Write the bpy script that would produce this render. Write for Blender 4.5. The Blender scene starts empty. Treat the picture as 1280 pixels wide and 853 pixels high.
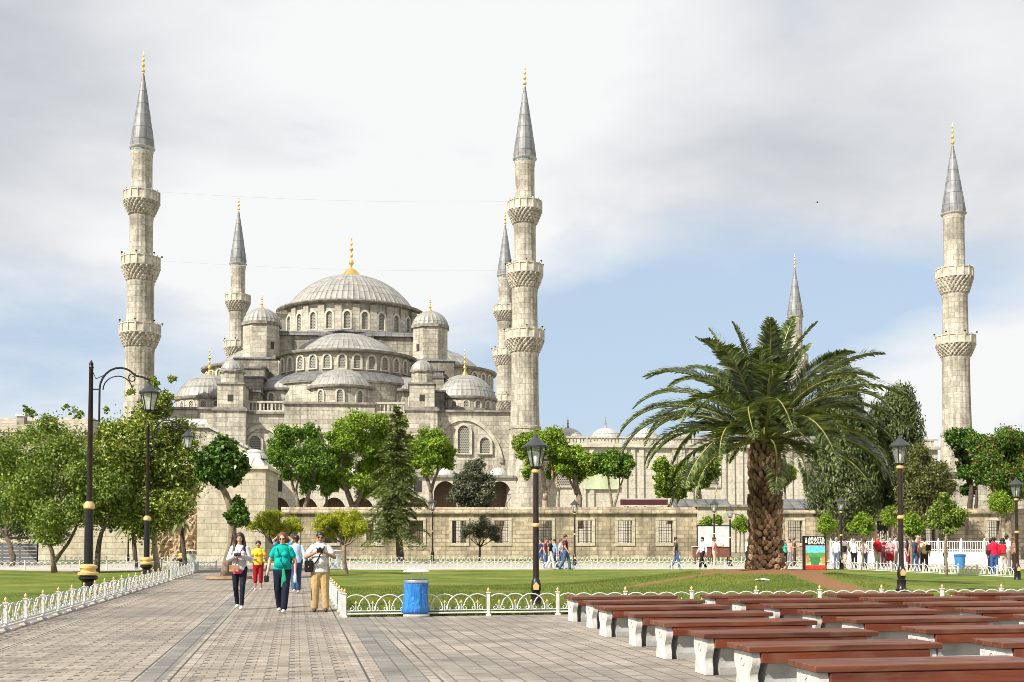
import bpy, bmesh, math, random
import numpy as np
from mathutils import Vector, Matrix, Euler
PI = math.pi
R = math.radians
scene = bpy.context.scene
COL = scene.collection
random.seed(7)

# ------------------------------------------------------------------ camera
FPX, HOR, CAMZ = 1420.0, 678.0, 1.476
PITCH = R(2.2)
PPY = HOR - FPX * math.tan(PITCH)
cd = bpy.data.cameras.new('camera')
cam = bpy.data.objects.new('camera', cd)
COL.objects.link(cam)
cd.sensor_width = 36.0
cd.lens = FPX / 1280 * 36
cd.shift_y = (PPY - 426.5) / 1280
cd.clip_start, cd.clip_end = 0.1, 6000
cam.location = (0, 0, CAMZ)
cam.rotation_euler = (PI / 2 + PITCH, 0, 0)
scene.camera = cam


def ray(px, py):
    cx, cy = (px - 640) / FPX, (PPY - py) / FPX
    return Vector((cx, math.cos(PITCH) - cy * math.sin(PITCH), math.sin(PITCH) + cy * math.cos(PITCH)))


def P(px, py, Y):
    """the point at distance Y that the photograph shows at (px, py)"""
    d = ray(px, py)
    return Vector((0, 0, CAMZ)) + d * (Y / d.y)


def G(px, py, z=0.0):
    d = ray(px, py)
    return Vector((0, 0, CAMZ)) + d * ((z - CAMZ) / d.z)


def XZ(px, py, Y):
    p = P(px, py, Y)
    return p.x, p.z


# ------------------------------------------------------------------ world
SUN_DIR = Vector((-0.76, -0.72, 0.92)).normalized()
SUN_EL = math.asin(SUN_DIR.z)
SUN_ROT = math.atan2(SUN_DIR.x, SUN_DIR.y)
w = bpy.data.worlds.new('World')
scene.world = w
w.use_nodes = True
nt = w.node_tree
nt.nodes.clear()


def node(nt, typ, loc=None, **kw):
    n = nt.nodes.new(typ)
    for k, v in kw.items():
        if k.startswith('i_'):
            key = k[2:]
            key = int(key) if key.isdigit() else key.replace('_', ' ')
            n.inputs[key].default_value = v
        else:
            setattr(n, k, v)
    return n


def math_node(nt, op, a, b=None, c=None, clamp=False):
    n = nt.nodes.new('ShaderNodeMath')
    n.operation = op
    n.use_clamp = clamp
    for i, x in enumerate((a, b, c)):
        if x is None:
            continue
        if isinstance(x, (int, float)):
            n.inputs[i].default_value = x
        else:
            nt.links.new(x, n.inputs[i])
    return n.outputs[0]


def mix_rgb(nt, fac, a, b, blend='MIX'):
    n = nt.nodes.new('ShaderNodeMix')
    n.data_type = 'RGBA'
    n.blend_type = blend
    n.clamp_factor = True
    for idx, x in ((0, fac), (6, a), (7, b)):
        if isinstance(x, (int, float)):
            n.inputs[idx].default_value = x
        elif isinstance(x, (tuple, list)):
            n.inputs[idx].default_value = (*x[:3], 1)
        else:
            nt.links.new(x, n.inputs[idx])
    return n.outputs[2]


def ramp(nt, fac, stops):
    n = nt.nodes.new('ShaderNodeValToRGB')
    el = n.color_ramp.elements
    while len(el) < len(stops):
        el.new(0.5)
    for e, (p, c) in zip(el, stops):
        e.position = p
        e.color = (*c[:3], 1) if isinstance(c, (tuple, list)) else (c, c, c, 1)
    nt.links.new(fac, n.inputs[0])
    return n.outputs[0]


def build_world():
    L = nt.links
    out = node(nt, 'ShaderNodeOutputWorld')
    bg = node(nt, 'ShaderNodeBackground')
    bg.inputs['Strength'].default_value = 0.076
    L.new(bg.outputs[0], out.inputs[0])
    sky = node(nt, 'ShaderNodeTexSky', sky_type='NISHITA', sun_disc=False)
    sky.sun_elevation, sky.sun_rotation = SUN_EL, SUN_ROT
    sky.air_density, sky.dust_density, sky.ozone_density = 1.0, 1.2, 1.5
    tc = node(nt, 'ShaderNodeTexCoord')
    sep = node(nt, 'ShaderNodeSeparateXYZ')
    L.new(tc.outputs['Generated'], sep.inputs[0])
    x, y, z = sep.outputs
    # direction of the sky as azimuth (0 = north of the scene, +y) and elevation
    az = math_node(nt, 'ARCTAN2', x, y)
    # cloud sheet coordinates: project on a plane overhead, squeezed towards the horizon
    zz = math_node(nt, 'ADD', math_node(nt, 'MAXIMUM', z, 0.0), 0.22)
    cx = math_node(nt, 'DIVIDE', x, zz)
    cy = math_node(nt, 'DIVIDE', y, zz)
    comb = node(nt, 'ShaderNodeCombineXYZ')
    L.new(cx, comb.inputs[0]); L.new(cy, comb.inputs[1]); L.new(math_node(nt, 'MULTIPLY', z, 1.2), comb.inputs[2])

    def noise(scale, detail, rough, off, dist=0.0):
        mp = node(nt, 'ShaderNodeMapping')
        mp.inputs['Location'].default_value = off
        L.new(comb.outputs[0], mp.inputs[0])
        n = node(nt, 'ShaderNodeTexNoise')
        n.inputs['Scale'].default_value = scale
        n.inputs['Detail'].default_value = detail
        n.inputs['Roughness'].default_value = rough
        n.inputs['Distortion'].default_value = dist
        L.new(mp.outputs[0], n.inputs['Vector'])
        return n.outputs['Fac']
    n1 = noise(0.75, 7, 0.55, (1.7, 0.4, 0), 0.25)
    n2 = noise(1.9, 8, 0.55, (5.1, 2.3, 0), 0.2)
    n3 = noise(0.55, 4, 0.5, (9.3, 7.7, 0), 0.0)
    cover = math_node(nt, 'ADD', math_node(nt, 'MULTIPLY', n1, 0.62), math_node(nt, 'MULTIPLY', n2, 0.38))

    def blob(a0, e0, sa, se, amp):
        da = math_node(nt, 'DIVIDE', math_node(nt, 'SUBTRACT', az, a0), sa)
        de = math_node(nt, 'DIVIDE', math_node(nt, 'SUBTRACT', z, e0), se)
        q = math_node(nt, 'ADD', math_node(nt, 'MULTIPLY', da, da), math_node(nt, 'MULTIPLY', de, de))
        return math_node(nt, 'MULTIPLY', math_node(nt, 'EXPONENT', math_node(nt, 'MULTIPLY', q, -1.0)), amp)
    # clear gaps of blue low in the sky, one broad gap to the north-east and one to the west
    gaps = math_node(nt, 'ADD', blob(0.14, 0.165, 0.17, 0.085, 0.34), blob(-0.40, 0.15, 0.16, 0.06, 0.10))
    gaps = math_node(nt, 'ADD', gaps, blob(0.33, 0.205, 0.12, 0.035, 0.16))
    gaps = math_node(nt, 'ADD', gaps, blob(0.05, 0.10, 0.20, 0.05, 0.14))
    banks = math_node(nt, 'ADD', blob(0.37, 0.12, 0.13, 0.045, 0.20), blob(-0.12, 0.26, 0.18, 0.06, 0.08))
    base = math_node(nt, 'ADD', math_node(nt, 'SUBTRACT', cover, gaps), banks)
    base = math_node(nt, 'ADD', base, math_node(nt, 'MULTIPLY', math_node(nt, 'SMOOTH_MIN', z, 0.5, 0.1), 0.50))
    mask = ramp(nt, base, [(0.40, 0.0), (0.60, 1.0)])
    # cloud bodies: bright tops and grey bellies
    tone = math_node(nt, 'ADD', math_node(nt, 'MULTIPLY', n3, 0.55), math_node(nt, 'MULTIPLY', n2, 0.45))
    tone = math_node(nt, 'SUBTRACT', tone, blob(0.27, 0.30, 0.24, 0.085, 0.17))
    tone = math_node(nt, 'SUBTRACT', tone, blob(-0.42, 0.37, 0.16, 0.14, 0.11))
    tone = math_node(nt, 'ADD', tone, blob(-0.02, 0.42, 0.18, 0.10, 0.12))
    tone = math_node(nt, 'ADD', tone, blob(-0.24, 0.40, 0.10, 0.06, 0.08))
    tone = math_node(nt, 'ADD', tone, banks)
    tone = math_node(nt, 'MULTIPLY_ADD', tone, 1.55, -0.255)
    cloud = ramp(nt, tone, [(0.22, (4.9, 5.1, 5.5)), (0.38, (6.2, 6.4, 6.75)), (0.50, (7.4, 7.5, 7.7)), (0.64, (8.6, 8.65, 8.7))])
    clear = mix_rgb(nt, 0.72, sky.outputs[0], (5.6, 6.9, 8.5))
    colour = mix_rgb(nt, mask, clear, cloud)
    L.new(colour, bg.inputs['Color'])


build_world()
sd = bpy.data.lights.new('sun', 'SUN')
sd.energy, sd.angle, sd.color = 5.0, R(0.6), (1.0, 0.94, 0.83)
sun = bpy.data.objects.new('sun', sd)
COL.objects.link(sun)
sun.location = (-40, -40, 60)
sun.rotation_euler = (-SUN_DIR).to_track_quat('-Z', 'Y').to_euler()
vs = scene.view_settings
vs.view_transform, vs.look, vs.exposure, vs.gamma = 'Standard', 'None', 0.52, 1.0
vs.use_curve_mapping = False
scene.cycles.max_bounces = 6
scene.cycles.transparent_max_bounces = 8
scene.cycles.use_denoising = True
scene.cycles.filter_width = 0.9


# ------------------------------------------------------------------ mesh builder
class MB:
    def __init__(s):
        s.v, s.f, s.uv = [], [], []

    def add(s, verts, faces, uvs=None):
        o = len(s.v)
        s.v.extend([tuple(v) for v in verts])
        for i, f in enumerate(faces):
            s.f.append(tuple(o + k for k in f))
            s.uv.append(uvs[i] if uvs else None)
        return s

    def box(s, x0, x1, y0, y1, z0, z1):
        v = [(x0, y0, z0), (x1, y0, z0), (x1, y1, z0), (x0, y1, z0), (x0, y0, z1), (x1, y0, z1), (x1, y1, z1), (x0, y1, z1)]
        return s.add(v, [(0, 3, 2, 1), (4, 5, 6, 7), (0, 1, 5, 4), (1, 2, 6, 5), (2, 3, 7, 6), (3, 0, 4, 7)])

    def bevel_box(s, x0, x1, y0, y1, z0, z1, b):
        """a box with chamfered edges all round"""
        v, f = [], []
        lo, hi = (x0, y0, z0), (x1, y1, z1)
        idx = {}
        for sx in (0, 1):
            for sy in (0, 1):
                for sz in (0, 1):
                    c = [(lo, hi)[q][i] for i, q in enumerate((sx, sy, sz))]
                    for ax in range(3):
                        p = list(c)
                        for j in range(3):
                            if j != ax:
                                p[j] += b if (sx, sy, sz)[j] == 0 else -b
                        idx[(sx, sy, sz, ax)] = len(v)
                        v.append(p)
        for ax in range(3):
            a, c = [j for j in range(3) if j != ax]
            for sg in (0, 1):
                q = []
                for (i, j) in ((0, 0), (1, 0), (1, 1), (0, 1)):
                    k = [0, 0, 0]
                    k[ax], k[a], k[c] = sg, i, j
                    q.append(idx[(*k, ax)])
                f.append(q)
        for ax in range(3):
            a, c = [j for j in range(3) if j != ax]
            for i in (0, 1):
                for j in (0, 1):
                    k0, k1 = [0, 0, 0], [0, 0, 0]
                    k0[a], k0[c], k0[ax] = i, j, 0
                    k1[a], k1[c], k1[ax] = i, j, 1
                    f.append([idx[(*k0, a)], idx[(*k1, a)], idx[(*k1, c)], idx[(*k0, c)]])
        for sx in (0, 1):
            for sy in (0, 1):
                for sz in (0, 1):
                    f.append([idx[(sx, sy, sz, 0)], idx[(sx, sy, sz, 1)], idx[(sx, sy, sz, 2)]])
        # orient outward
        c = Vector(((x0 + x1) / 2, (y0 + y1) / 2, (z0 + z1) / 2))
        out = []
        for q in f:
            p = [Vector(v[k]) for k in q]
            n = (p[1] - p[0]).cross(p[2] - p[0])
            m = sum(p, Vector()) / len(p) - c
            out.append(tuple(q) if n.dot(m) > 0 else tuple(reversed(q)))
        return s.add(v, out)

    def prism(s, poly, z0, z1, top_scale=1.0, centre=(0, 0), caps=(True, True)):
        n = len(poly)
        cx, cy = centre
        v = [(x, y, z0) for x, y in poly] + [(cx + (x - cx) * top_scale, cy + (y - cy) * top_scale, z1) for x, y in poly]
        f = [(i, (i + 1) % n, n + (i + 1) % n, n + i) for i in range(n)]
        if caps[0]:
            f.append(tuple(reversed(range(n))))
        if caps[1]:
            f.append(tuple(range(n, 2 * n)))
        return s.add(v, f)

    def ngon(s, n, r, z0, z1, c=(0, 0), a0=0.0, top_scale=1.0):
        poly = [(c[0] + r * math.cos(a0 + 2 * PI * i / n), c[1] + r * math.sin(a0 + 2 * PI * i / n)) for i in range(n)]
        return s.prism(poly, z0, z1, top_scale, c)

    def extrude(s, poly, o, A, B, N):
        """polygon (a, b) at o + a*A + b*B pushed along vector N"""
        o, A, B, N = map(Vector, (o, A, B, N))
        n = len(poly)
        v = [o + A * a + B * b for a, b in poly]
        v += [p + N for p in v]
        f = [(i, (i + 1) % n, n + (i + 1) % n, n + i) for i in range(n)]
        f += [tuple(reversed(range(n))), tuple(range(n, 2 * n))]
        # orient: make consistent outwards
        nn = Vector()
        for i in range(n):
            nn += (v[i] - v[0]).cross(v[(i + 1) % n] - v[0])
        if nn.dot(N) < 0:
            f = [tuple(reversed(q)) for q in f]
        return s.add(v, f)

    def lathe(s, prof, n=32, c=(0, 0), a0=0.0, a1=2 * PI, uscale=None, rfun=None, zoff=0.0, yscale=1.0):
        full = abs(a1 - a0 - 2 * PI) < 1e-6
        m = n if full else n + 1
        v, f, uv = [], [], []
        run = [0.0]
        for i in range(1, len(prof)):
            run.append(run[-1] + math.hypot(prof[i][0] - prof[i - 1][0], prof[i][1] - prof[i - 1][1]))
        rm = max(p[0] for p in prof)
        for j, (r, z) in enumerate(prof):
            for i in range(m):
                a = a0 + (a1 - a0) * i / n
                q = r * (rfun(i, j) if rfun else 1.0)
                v.append((c[0] + q * math.cos(a), c[1] + yscale * q * math.sin(a), z + zoff))
        us = uscale if uscale else rm
        for j in range(len(prof) - 1):
            for i in range(n):
                k = (i + 1) % m if full else i + 1
                f.append((j * m + i, j * m + k, (j + 1) * m + k, (j + 1) * m + i))
                ua, ub = us * (a1 - a0) * i / n, us * (a1 - a0) * (i + 1) / n
                va, vb = run[j], run[j + 1]
                if abs(prof[j + 1][1] - prof[j][1]) > 0.3 * (run[j + 1] - run[j]) and abs(prof[j][0] - prof[j + 1][0]) < 0.3:
                    va, vb = prof[j][1], prof[j + 1][1]
                uv.append([(ua, va), (ub, va), (ub, vb), (ua, vb)])
        return s.add(v, f, uv)

    def disc(s, r, z, n=24, c=(0, 0), up=True):
        v = [(c[0] + r * math.cos(2 * PI * i / n), c[1] + r * math.sin(2 * PI * i / n), z) for i in range(n)]
        return s.add(v, [tuple(range(n)) if up else tuple(reversed(range(n)))])

    def tube(s, pts, rad, n=6, cap=True, closed=False):
        pts = [Vector(p) for p in pts]
        k = len(pts)
        if isinstance(rad, (int, float)):
            rad = [rad] * k
        v, f, uv = [], [], []
        prev = None
        for i, p in enumerate(pts):
            if closed:
                t = pts[(i + 1) % k] - pts[i - 1]
            else:
                t = pts[min(i + 1, k - 1)] - pts[max(i - 1, 0)]
            if t.length < 1e-9:
                t = Vector((0, 0, 1))
            t.normalize()
            if prev is None:
                ref = Vector((0, 0, 1)) if abs(t.z) < 0.9 else Vector((1, 0, 0))
                a = t.cross(ref).normalized()
            else:
                a = prev - t * prev.dot(t)
                if a.length < 1e-6:
                    a = t.cross(Vector((0.3, 0.5, 0.8)))
                a.normalize()
            prev = a
            b = t.cross(a)
            for q in range(n):
                th = 2 * PI * q / n
                v.append(p + (a * math.cos(th) + b * math.sin(th)) * rad[i])
        seg = k if closed else k - 1
        for i in range(seg):
            j = (i + 1) % k
            for q in range(n):
                r2 = (q + 1) % n
                f.append((i * n + q, i * n + r2, j * n + r2, j * n + q))
        if cap and not closed:
            f.append(tuple(reversed(range(n))))
            f.append(tuple(range((k - 1) * n, k * n)))
        return s.add(v, f)

    def blob(s, c, r, nu=10, nv=7, rot=None):
        """an ellipsoid"""
        c = Vector(c)
        rx, ry, rz = (r, r, r) if isinstance(r, (int, float)) else r
        v, f = [], []
        for j in range(nv + 1):
            ph = -PI / 2 + PI * j / nv
            for i in range(nu):
                th = 2 * PI * i / nu
                q = Vector((rx * math.cos(ph) * math.cos(th), ry * math.cos(ph) * math.sin(th), rz * math.sin(ph)))
                if rot:
                    q.rotate(rot)
                v.append(c + q)
        for j in range(nv):
            for i in range(nu):
                k = (i + 1) % nu
                if j == 0:
                    f.append((i, (j + 1) * nu + k, (j + 1) * nu + i))
                elif j == nv - 1:
                    f.append((j * nu + i, j * nu + k, (j + 1) * nu + i))
                else:
                    f.append((j * nu + i, j * nu + k, (j + 1) * nu + k, (j + 1) * nu + i))
        return s.add(v, f)

    def moved(s, M):
        s.v = [tuple(M @ Vector(p)) for p in s.v]
        return s

    def mesh(s, name, mat=None, smooth=False, uv=True):
        me = bpy.data.meshes.new(name)
        me.from_pydata(s.v, [], s.f)
        if uv:
            lay = me.uv_layers.new(name='UVMap')
            buf = []
            V = s.v
            for f, u in zip(s.f, s.uv):
                if u:
                    for q in u:
                        buf.extend(q)
                    continue
                ax, ay, az = V[f[0]]
                nx = ny = nz = 0.0
                for i in range(1, len(f) - 1):
                    bx, by, bz = V[f[i]][0] - ax, V[f[i]][1] - ay, V[f[i]][2] - az
                    cx, cy, cz = V[f[i + 1]][0] - ax, V[f[i + 1]][1] - ay, V[f[i + 1]][2] - az
                    nx += by * cz - bz * cy; ny += bz * cx - bx * cz; nz += bx * cy - by * cx
                l = math.hypot(nx, ny)
                if l > 0.35 * abs(nz) + 1e-12:
                    tx, ty = -ny / l, nx / l
                    for k in f:
                        p = V[k]
                        buf.extend((p[0] * tx + p[1] * ty, p[2]))
                else:
                    for k in f:
                        buf.extend((V[k][0], V[k][1]))
            lay.data.foreach_set('uv', buf)
        if smooth is True:
            me.polygons.foreach_set('use_smooth', [True] * len(me.polygons))
        elif smooth:
            me.polygons.foreach_set('use_smooth', [True] * len(me.polygons))
            me.set_sharp_from_angle(angle=R(smooth))
        if mat:
            me.materials.append(mat)
        me.update()
        return me

    def build(s, name, mat, parent=None, smooth=False, loc=None, rotz=0.0):
        return link(name, s.mesh(name, mat, smooth), parent, loc, rotz)


def link(name, me, parent=None, loc=None, rotz=0.0):
    o = bpy.data.objects.new(name, me)
    COL.objects.link(o)
    if parent:
        o.parent = parent
    if loc is not None:
        o.location = loc
    if rotz:
        o.rotation_euler = (0, 0, rotz)
    return o


def tag(o, label=None, cat=None, group=None, kind=None):
    if label:
        o['label'] = label
    if cat:
        o['category'] = cat
    if group:
        o['group'] = group
    if kind:
        o['kind'] = kind
    return o


def thing(name, label, cat, loc=(0, 0, 0), rotz=0.0, group=None):
    o = bpy.data.objects.new(name, None)
    COL.objects.link(o)
    o.location = loc
    o.rotation_euler = (0, 0, rotz)
    o.empty_display_size = 0.3
    return tag(o, label, cat, group)


def copy_tree(o, parent=None):
    c = o.copy()
    COL.objects.link(c)
    c.parent = parent
    for ch in KIDS(o):
        copy_tree(ch, c)
    return c


def KIDS(o):
    return [x for x in o.children]


def set_mat(o, m):
    """give this object its own material on shared mesh data"""
    o.material_slots[0].link = 'OBJECT'
    o.material_slots[0].material = m


# ------------------------------------------------------------------ materials
def new_mat(name):
    m = bpy.data.materials.new(name)
    m.use_nodes = True
    t = m.node_tree
    b = t.nodes['Principled BSDF']
    return m, t, b


def simple(name, col, rough=0.6, metal=0.0, var=0.0, vscale=4.0, bump=0.0, bscale=30.0, spec=None, var_col=None):
    m, t, b = new_mat(name)
    b.inputs['Base Color'].default_value = (*col, 1)
    b.inputs['Roughness'].default_value = rough
    b.inputs['Metallic'].default_value = metal
    if spec is not None:
        b.inputs['Specular IOR Level'].default_value = spec
    if var or bump:
        tc = node(t, 'ShaderNodeTexCoord')
    if var:
        n = node(t, 'ShaderNodeTexNoise')
        n.inputs['Scale'].default_value = vscale
        n.inputs['Detail'].default_value = 5
        t.links.new(tc.outputs['Object'], n.inputs['Vector'])
        lo = tuple(c * (1 - var) for c in col) if var_col is None else var_col
        hi = tuple(min(1, c * (1 + var)) for c in col)
        t.links.new(ramp(t, n.outputs['Fac'], [(0.3, lo), (0.7, hi)]), b.inputs['Base Color'])
    if bump:
        n = node(t, 'ShaderNodeTexNoise')
        n.inputs['Scale'].default_value = bscale
        n.inputs['Detail'].default_value = 4
        t.links.new(tc.outputs['Object'], n.inputs['Vector'])
        bp = node(t, 'ShaderNodeBump')
        bp.inputs['Strength'].default_value = bump
        bp.inputs['Distance'].default_value = 0.02
        t.links.new(n.outputs['Fac'], bp.inputs['Height'])
        t.links.new(bp.outputs[0], b.inputs['Normal'])
    return m


def ashlar(name, c1, c2, mortar, bw, bh, stain=(0.20, 0.18, 0.15), stain_amt=0.5, streak=0.5, msize=0.02, rough=0.85, off=0.5, stain_lo=0.5, bumpd=0.03):
    """coursed stone blocks on the UV map (metres), with soot, streaks and weathering"""
    m, t, b = new_mat(name)
    L = t.links
    uv = node(t, 'ShaderNodeUVMap')
    uv.uv_map = 'UVMap'
    br = node(t, 'ShaderNodeTexBrick')
    br.offset = off
    br.inputs['Color1'].default_value = (*c1, 1)
    br.inputs['Color2'].default_value = (*c2, 1)
    br.inputs['Mortar'].default_value = (*mortar, 1)
    br.inputs['Scale'].default_value = 1.0
    br.inputs['Mortar Size'].default_value = msize
    br.inputs['Mortar Smooth'].default_value = 0.3
    br.inputs['Brick Width'].default_value = bw
    br.inputs['Row Height'].default_value = bh
    L.new(uv.outputs[0], br.inputs['Vector'])
    tc = node(t, 'ShaderNodeTexCoord')
    n1 = node(t, 'ShaderNodeTexNoise')
    n1.inputs['Scale'].default_value = 0.35
    n1.inputs['Detail'].default_value = 8
    n1.inputs['Roughness'].default_value = 0.65
    L.new(tc.outputs['Object'], n1.inputs['Vector'])
    mp = node(t, 'ShaderNodeMapping')
    mp.inputs['Scale'].default_value = (1.0, 1.0, 0.055)
    L.new(tc.outputs['Object'], mp.inputs[0])
    n2 = node(t, 'ShaderNodeTexNoise')
    n2.inputs['Scale'].default_value = 2.0
    n2.inputs['Detail'].default_value = 6
    L.new(mp.outputs[0], n2.inputs['Vector'])
    n3 = node(t, 'ShaderNodeTexNoise')
    n3.inputs['Scale'].default_value = 3.0
    n3.inputs['Detail'].default_value = 6
    n3.inputs['Roughness'].default_value = 0.7
    L.new(tc.outputs['Object'], n3.inputs['Vector'])
    f1 = ramp(t, n1.outputs['Fac'], [(stain_lo, 0.0), (stain_lo + 0.22, stain_amt)])
    f2 = ramp(t, n2.outputs['Fac'], [(0.50, 0.0), (0.66, streak)])
    f3 = ramp(t, n3.outputs['Fac'], [(0.28, 0.62), (0.5, 0.95), (0.72, 1.2)])
    col = mix_rgb(t, f1, br.outputs['Color'], stain)
    col = mix_rgb(t, f2, col, stain)
    col = mix_rgb(t, 1.0, col, f3, 'MULTIPLY')
    L.new(col, b.inputs['Base Color'])
    b.inputs['Roughness'].default_value = rough
    b.inputs['Specular IOR Level'].default_value = 0.25
    bp = node(t, 'ShaderNodeBump')
    bp.inputs['Strength'].default_value = 0.5
    bp.inputs['Distance'].default_value = bumpd
    hgt = math_node(t, 'ADD', math_node(t, 'MULTIPLY', br.outputs['Fac'], -1.0), math_node(t, 'MULTIPLY', n3.outputs['Fac'], 0.8))
    L.new(hgt, bp.inputs['Height'])
    L.new(bp.outputs[0], b.inputs['Normal'])
    return m


def lead_mat(name, c1, c2, dark):
    m, t, b = new_mat(name)
    L = t.links
    tc = node(t, 'ShaderNodeTexCoord')
    n1 = node(t, 'ShaderNodeTexNoise')
    n1.inputs['Scale'].default_value = 0.9
    n1.inputs['Detail'].default_value = 7
    n1.inputs['Roughness'].default_value = 0.7
    L.new(tc.outputs['Object'], n1.inputs['Vector'])
    col = ramp(t, n1.outputs['Fac'], [(0.3, dark), (0.5, c1), (0.72, c2)])
    uv = node(t, 'ShaderNodeUVMap')
    uv.uv_map = 'UVMap'
    br = node(t, 'ShaderNodeTexBrick')
    br.inputs['Color1'].default_value = (1, 1, 1, 1)
    br.offset = 0.0
    br.inputs['Color2'].default_value = (0.80, 0.80, 0.80, 1)
    br.inputs['Mortar'].default_value = (0.40, 0.40, 0.40, 1)
    br.inputs['Scale'].default_value = 1
    br.inputs['Brick Width'].default_value = 1.0
    br.inputs['Row Height'].default_value = 1.7
    br.inputs['Mortar Size'].default_value = 0.07
    br.inputs['Mortar Smooth'].default_value = 0.6
    L.new(uv.outputs[0], br.inputs['Vector'])
    col = mix_rgb(t, 1.0, col, br.outputs['Color'], 'MULTIPLY')
    L.new(col, b.inputs['Base Color'])
    b.inputs['Roughness'].default_value = 0.55
    b.inputs['Metallic'].default_value = 0.15
    return m


def leaf_mat(name, stops, rough=0.5, trans=0.3, spec=0.35, clump=0.0, cscale=0.6):
    m, t, b = new_mat(name)
    L = t.links
    g = node(t, 'ShaderNodeNewGeometry')
    col = ramp(t, g.outputs['Random Per Island'], stops)
    if clump:
        tc = node(t, 'ShaderNodeTexCoord')
        n1 = node(t, 'ShaderNodeTexNoise')
        n1.inputs['Scale'].default_value = cscale
        n1.inputs['Detail'].default_value = 2
        L.new(tc.outputs['Object'], n1.inputs['Vector'])
        f = ramp(t, n1.outputs['Fac'], [(0.35, 1 - clump), (0.65, 1 + clump * 0.6)])
        col = mix_rgb(t, 1.0, col, f, 'MULTIPLY')
    L.new(col, b.inputs['Base Color'])
    b.inputs['Roughness'].default_value = rough
    b.inputs['Specular IOR Level'].default_value = spec
    tr = node(t, 'ShaderNodeBsdfTranslucent')
    L.new(mix_rgb(t, 1.0, col, (1.25, 1.2, 0.55), 'MULTIPLY'), tr.inputs['Color'])
    mx = node(t, 'ShaderNodeMixShader')
    mx.inputs[0].default_value = trans
    out = t.nodes['Material Output']
    L.new(b.outputs[0], mx.inputs[1])
    L.new(tr.outputs[0], mx.inputs[2])
    L.new(mx.outputs[0], out.inputs['Surface'])
    return m


def wood_mat(name, c1, c2, axis_scale=(0.8, 10, 10), rough=0.45):
    m, t, b = new_mat(name)
    L = t.links
    tc = node(t, 'ShaderNodeTexCoord')
    oi = node(t, 'ShaderNodeObjectInfo')
    sh = node(t, 'ShaderNodeVectorMath')
    sh.operation = 'MULTIPLY_ADD'
    L.new(oi.outputs['Random'], sh.inputs[0])
    sh.inputs[1].default_value = (13, 7, 5)
    L.new(tc.outputs['Object'], sh.inputs[2])
    mp = node(t, 'ShaderNodeMapping')
    mp.inputs['Scale'].default_value = axis_scale
    L.new(sh.outputs[0], mp.inputs[0])
    n1 = node(t, 'ShaderNodeTexNoise')
    n1.inputs['Scale'].default_value = 1.0
    n1.inputs['Detail'].default_value = 8
    n1.inputs['Roughness'].default_value = 0.65
    n1.inputs['Distortion'].default_value = 0.6
    L.new(mp.outputs[0], n1.inputs['Vector'])
    col = ramp(t, n1.outputs['Fac'], [(0.3, c1), (0.52, tuple((a + c) / 2 for a, c in zip(c1, c2))), (0.72, c2)])
    n2 = node(t, 'ShaderNodeTexNoise')
    n2.inputs['Scale'].default_value = 2.2
    n2.inputs['Detail'].default_value = 4
    L.new(sh.outputs[0], n2.inputs['Vector'])
    col = mix_rgb(t, ramp(t, n2.outputs['Fac'], [(0.52, 0.0), (0.75, 0.45)]), col, (0.20, 0.115, 0.07))
    L.new(col, b.inputs['Base Color'])
    L.new(ramp(t, n2.outputs['Fac'], [(0.3, rough - 0.12), (0.7, rough + 0.2)]), b.inputs['Roughness'])
    bp = node(t, 'ShaderNodeBump')
    bp.inputs['Strength'].default_value = 0.35
    bp.inputs['Distance'].default_value = 0.006
    L.new(n1.outputs['Fac'], bp.inputs['Height'])
    L.new(bp.outputs[0], b.inputs['Normal'])
    return m


M = {}
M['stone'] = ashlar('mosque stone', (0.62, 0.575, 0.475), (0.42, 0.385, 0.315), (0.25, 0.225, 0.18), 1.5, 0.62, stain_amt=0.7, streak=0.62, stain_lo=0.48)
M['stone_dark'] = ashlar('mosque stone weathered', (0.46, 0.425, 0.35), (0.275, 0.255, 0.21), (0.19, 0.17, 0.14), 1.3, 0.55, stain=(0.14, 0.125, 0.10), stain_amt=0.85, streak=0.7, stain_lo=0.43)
M['minaret'] = ashlar('minaret stone', (0.60, 0.55, 0.455), (0.41, 0.375, 0.305), (0.27, 0.245, 0.20), 0.9, 0.75, stain_amt=0.7, streak=0.65, stain_lo=0.47)
M['marble'] = ashlar('courtyard marble', (0.62, 0.58, 0.49), (0.55, 0.51, 0.42), (0.42, 0.38, 0.31), 2.0, 0.9, stain=(0.36, 0.32, 0.25), stain_amt=0.4, streak=0.3)
M['wall'] = ashlar('garden wall stone', (0.56, 0.47, 0.335), (0.36, 0.295, 0.205), (0.25, 0.205, 0.145), 0.72, 0.36, stain=(0.13, 0.108, 0.08), stain_amt=0.85, streak=0.6, stain_lo=0.46, msize=0.022)
M['wall_pale'] = ashlar('pale pavilion stone', (0.60, 0.535, 0.41), (0.47, 0.41, 0.31), (0.35, 0.31, 0.24), 1.1, 0.48, stain=(0.28, 0.25, 0.20), stain_amt=0.5, streak=0.3)
M['rubble'] = ashlar('broken rubble masonry', (0.50, 0.34, 0.20), (0.33, 0.20, 0.12), (0.45, 0.38, 0.28), 0.45, 0.28, stain=(0.22, 0.16, 0.11), stain_amt=0.6, streak=0.2, msize=0.05, bumpd=0.12)
M['tile_roof'] = ashlar('pale roof tiles', (0.52, 0.46, 0.37), (0.38, 0.33, 0.26), (0.2, 0.17, 0.13), 0.3, 0.45, stain_amt=0.5)
M['trim'] = simple('carved stone trim', (0.50, 0.465, 0.38), 0.85, var=0.3, vscale=1.2)
M['trim_dark'] = simple('weathered cornice', (0.25, 0.23, 0.195), 0.85, var=0.45, vscale=1.5)
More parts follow.
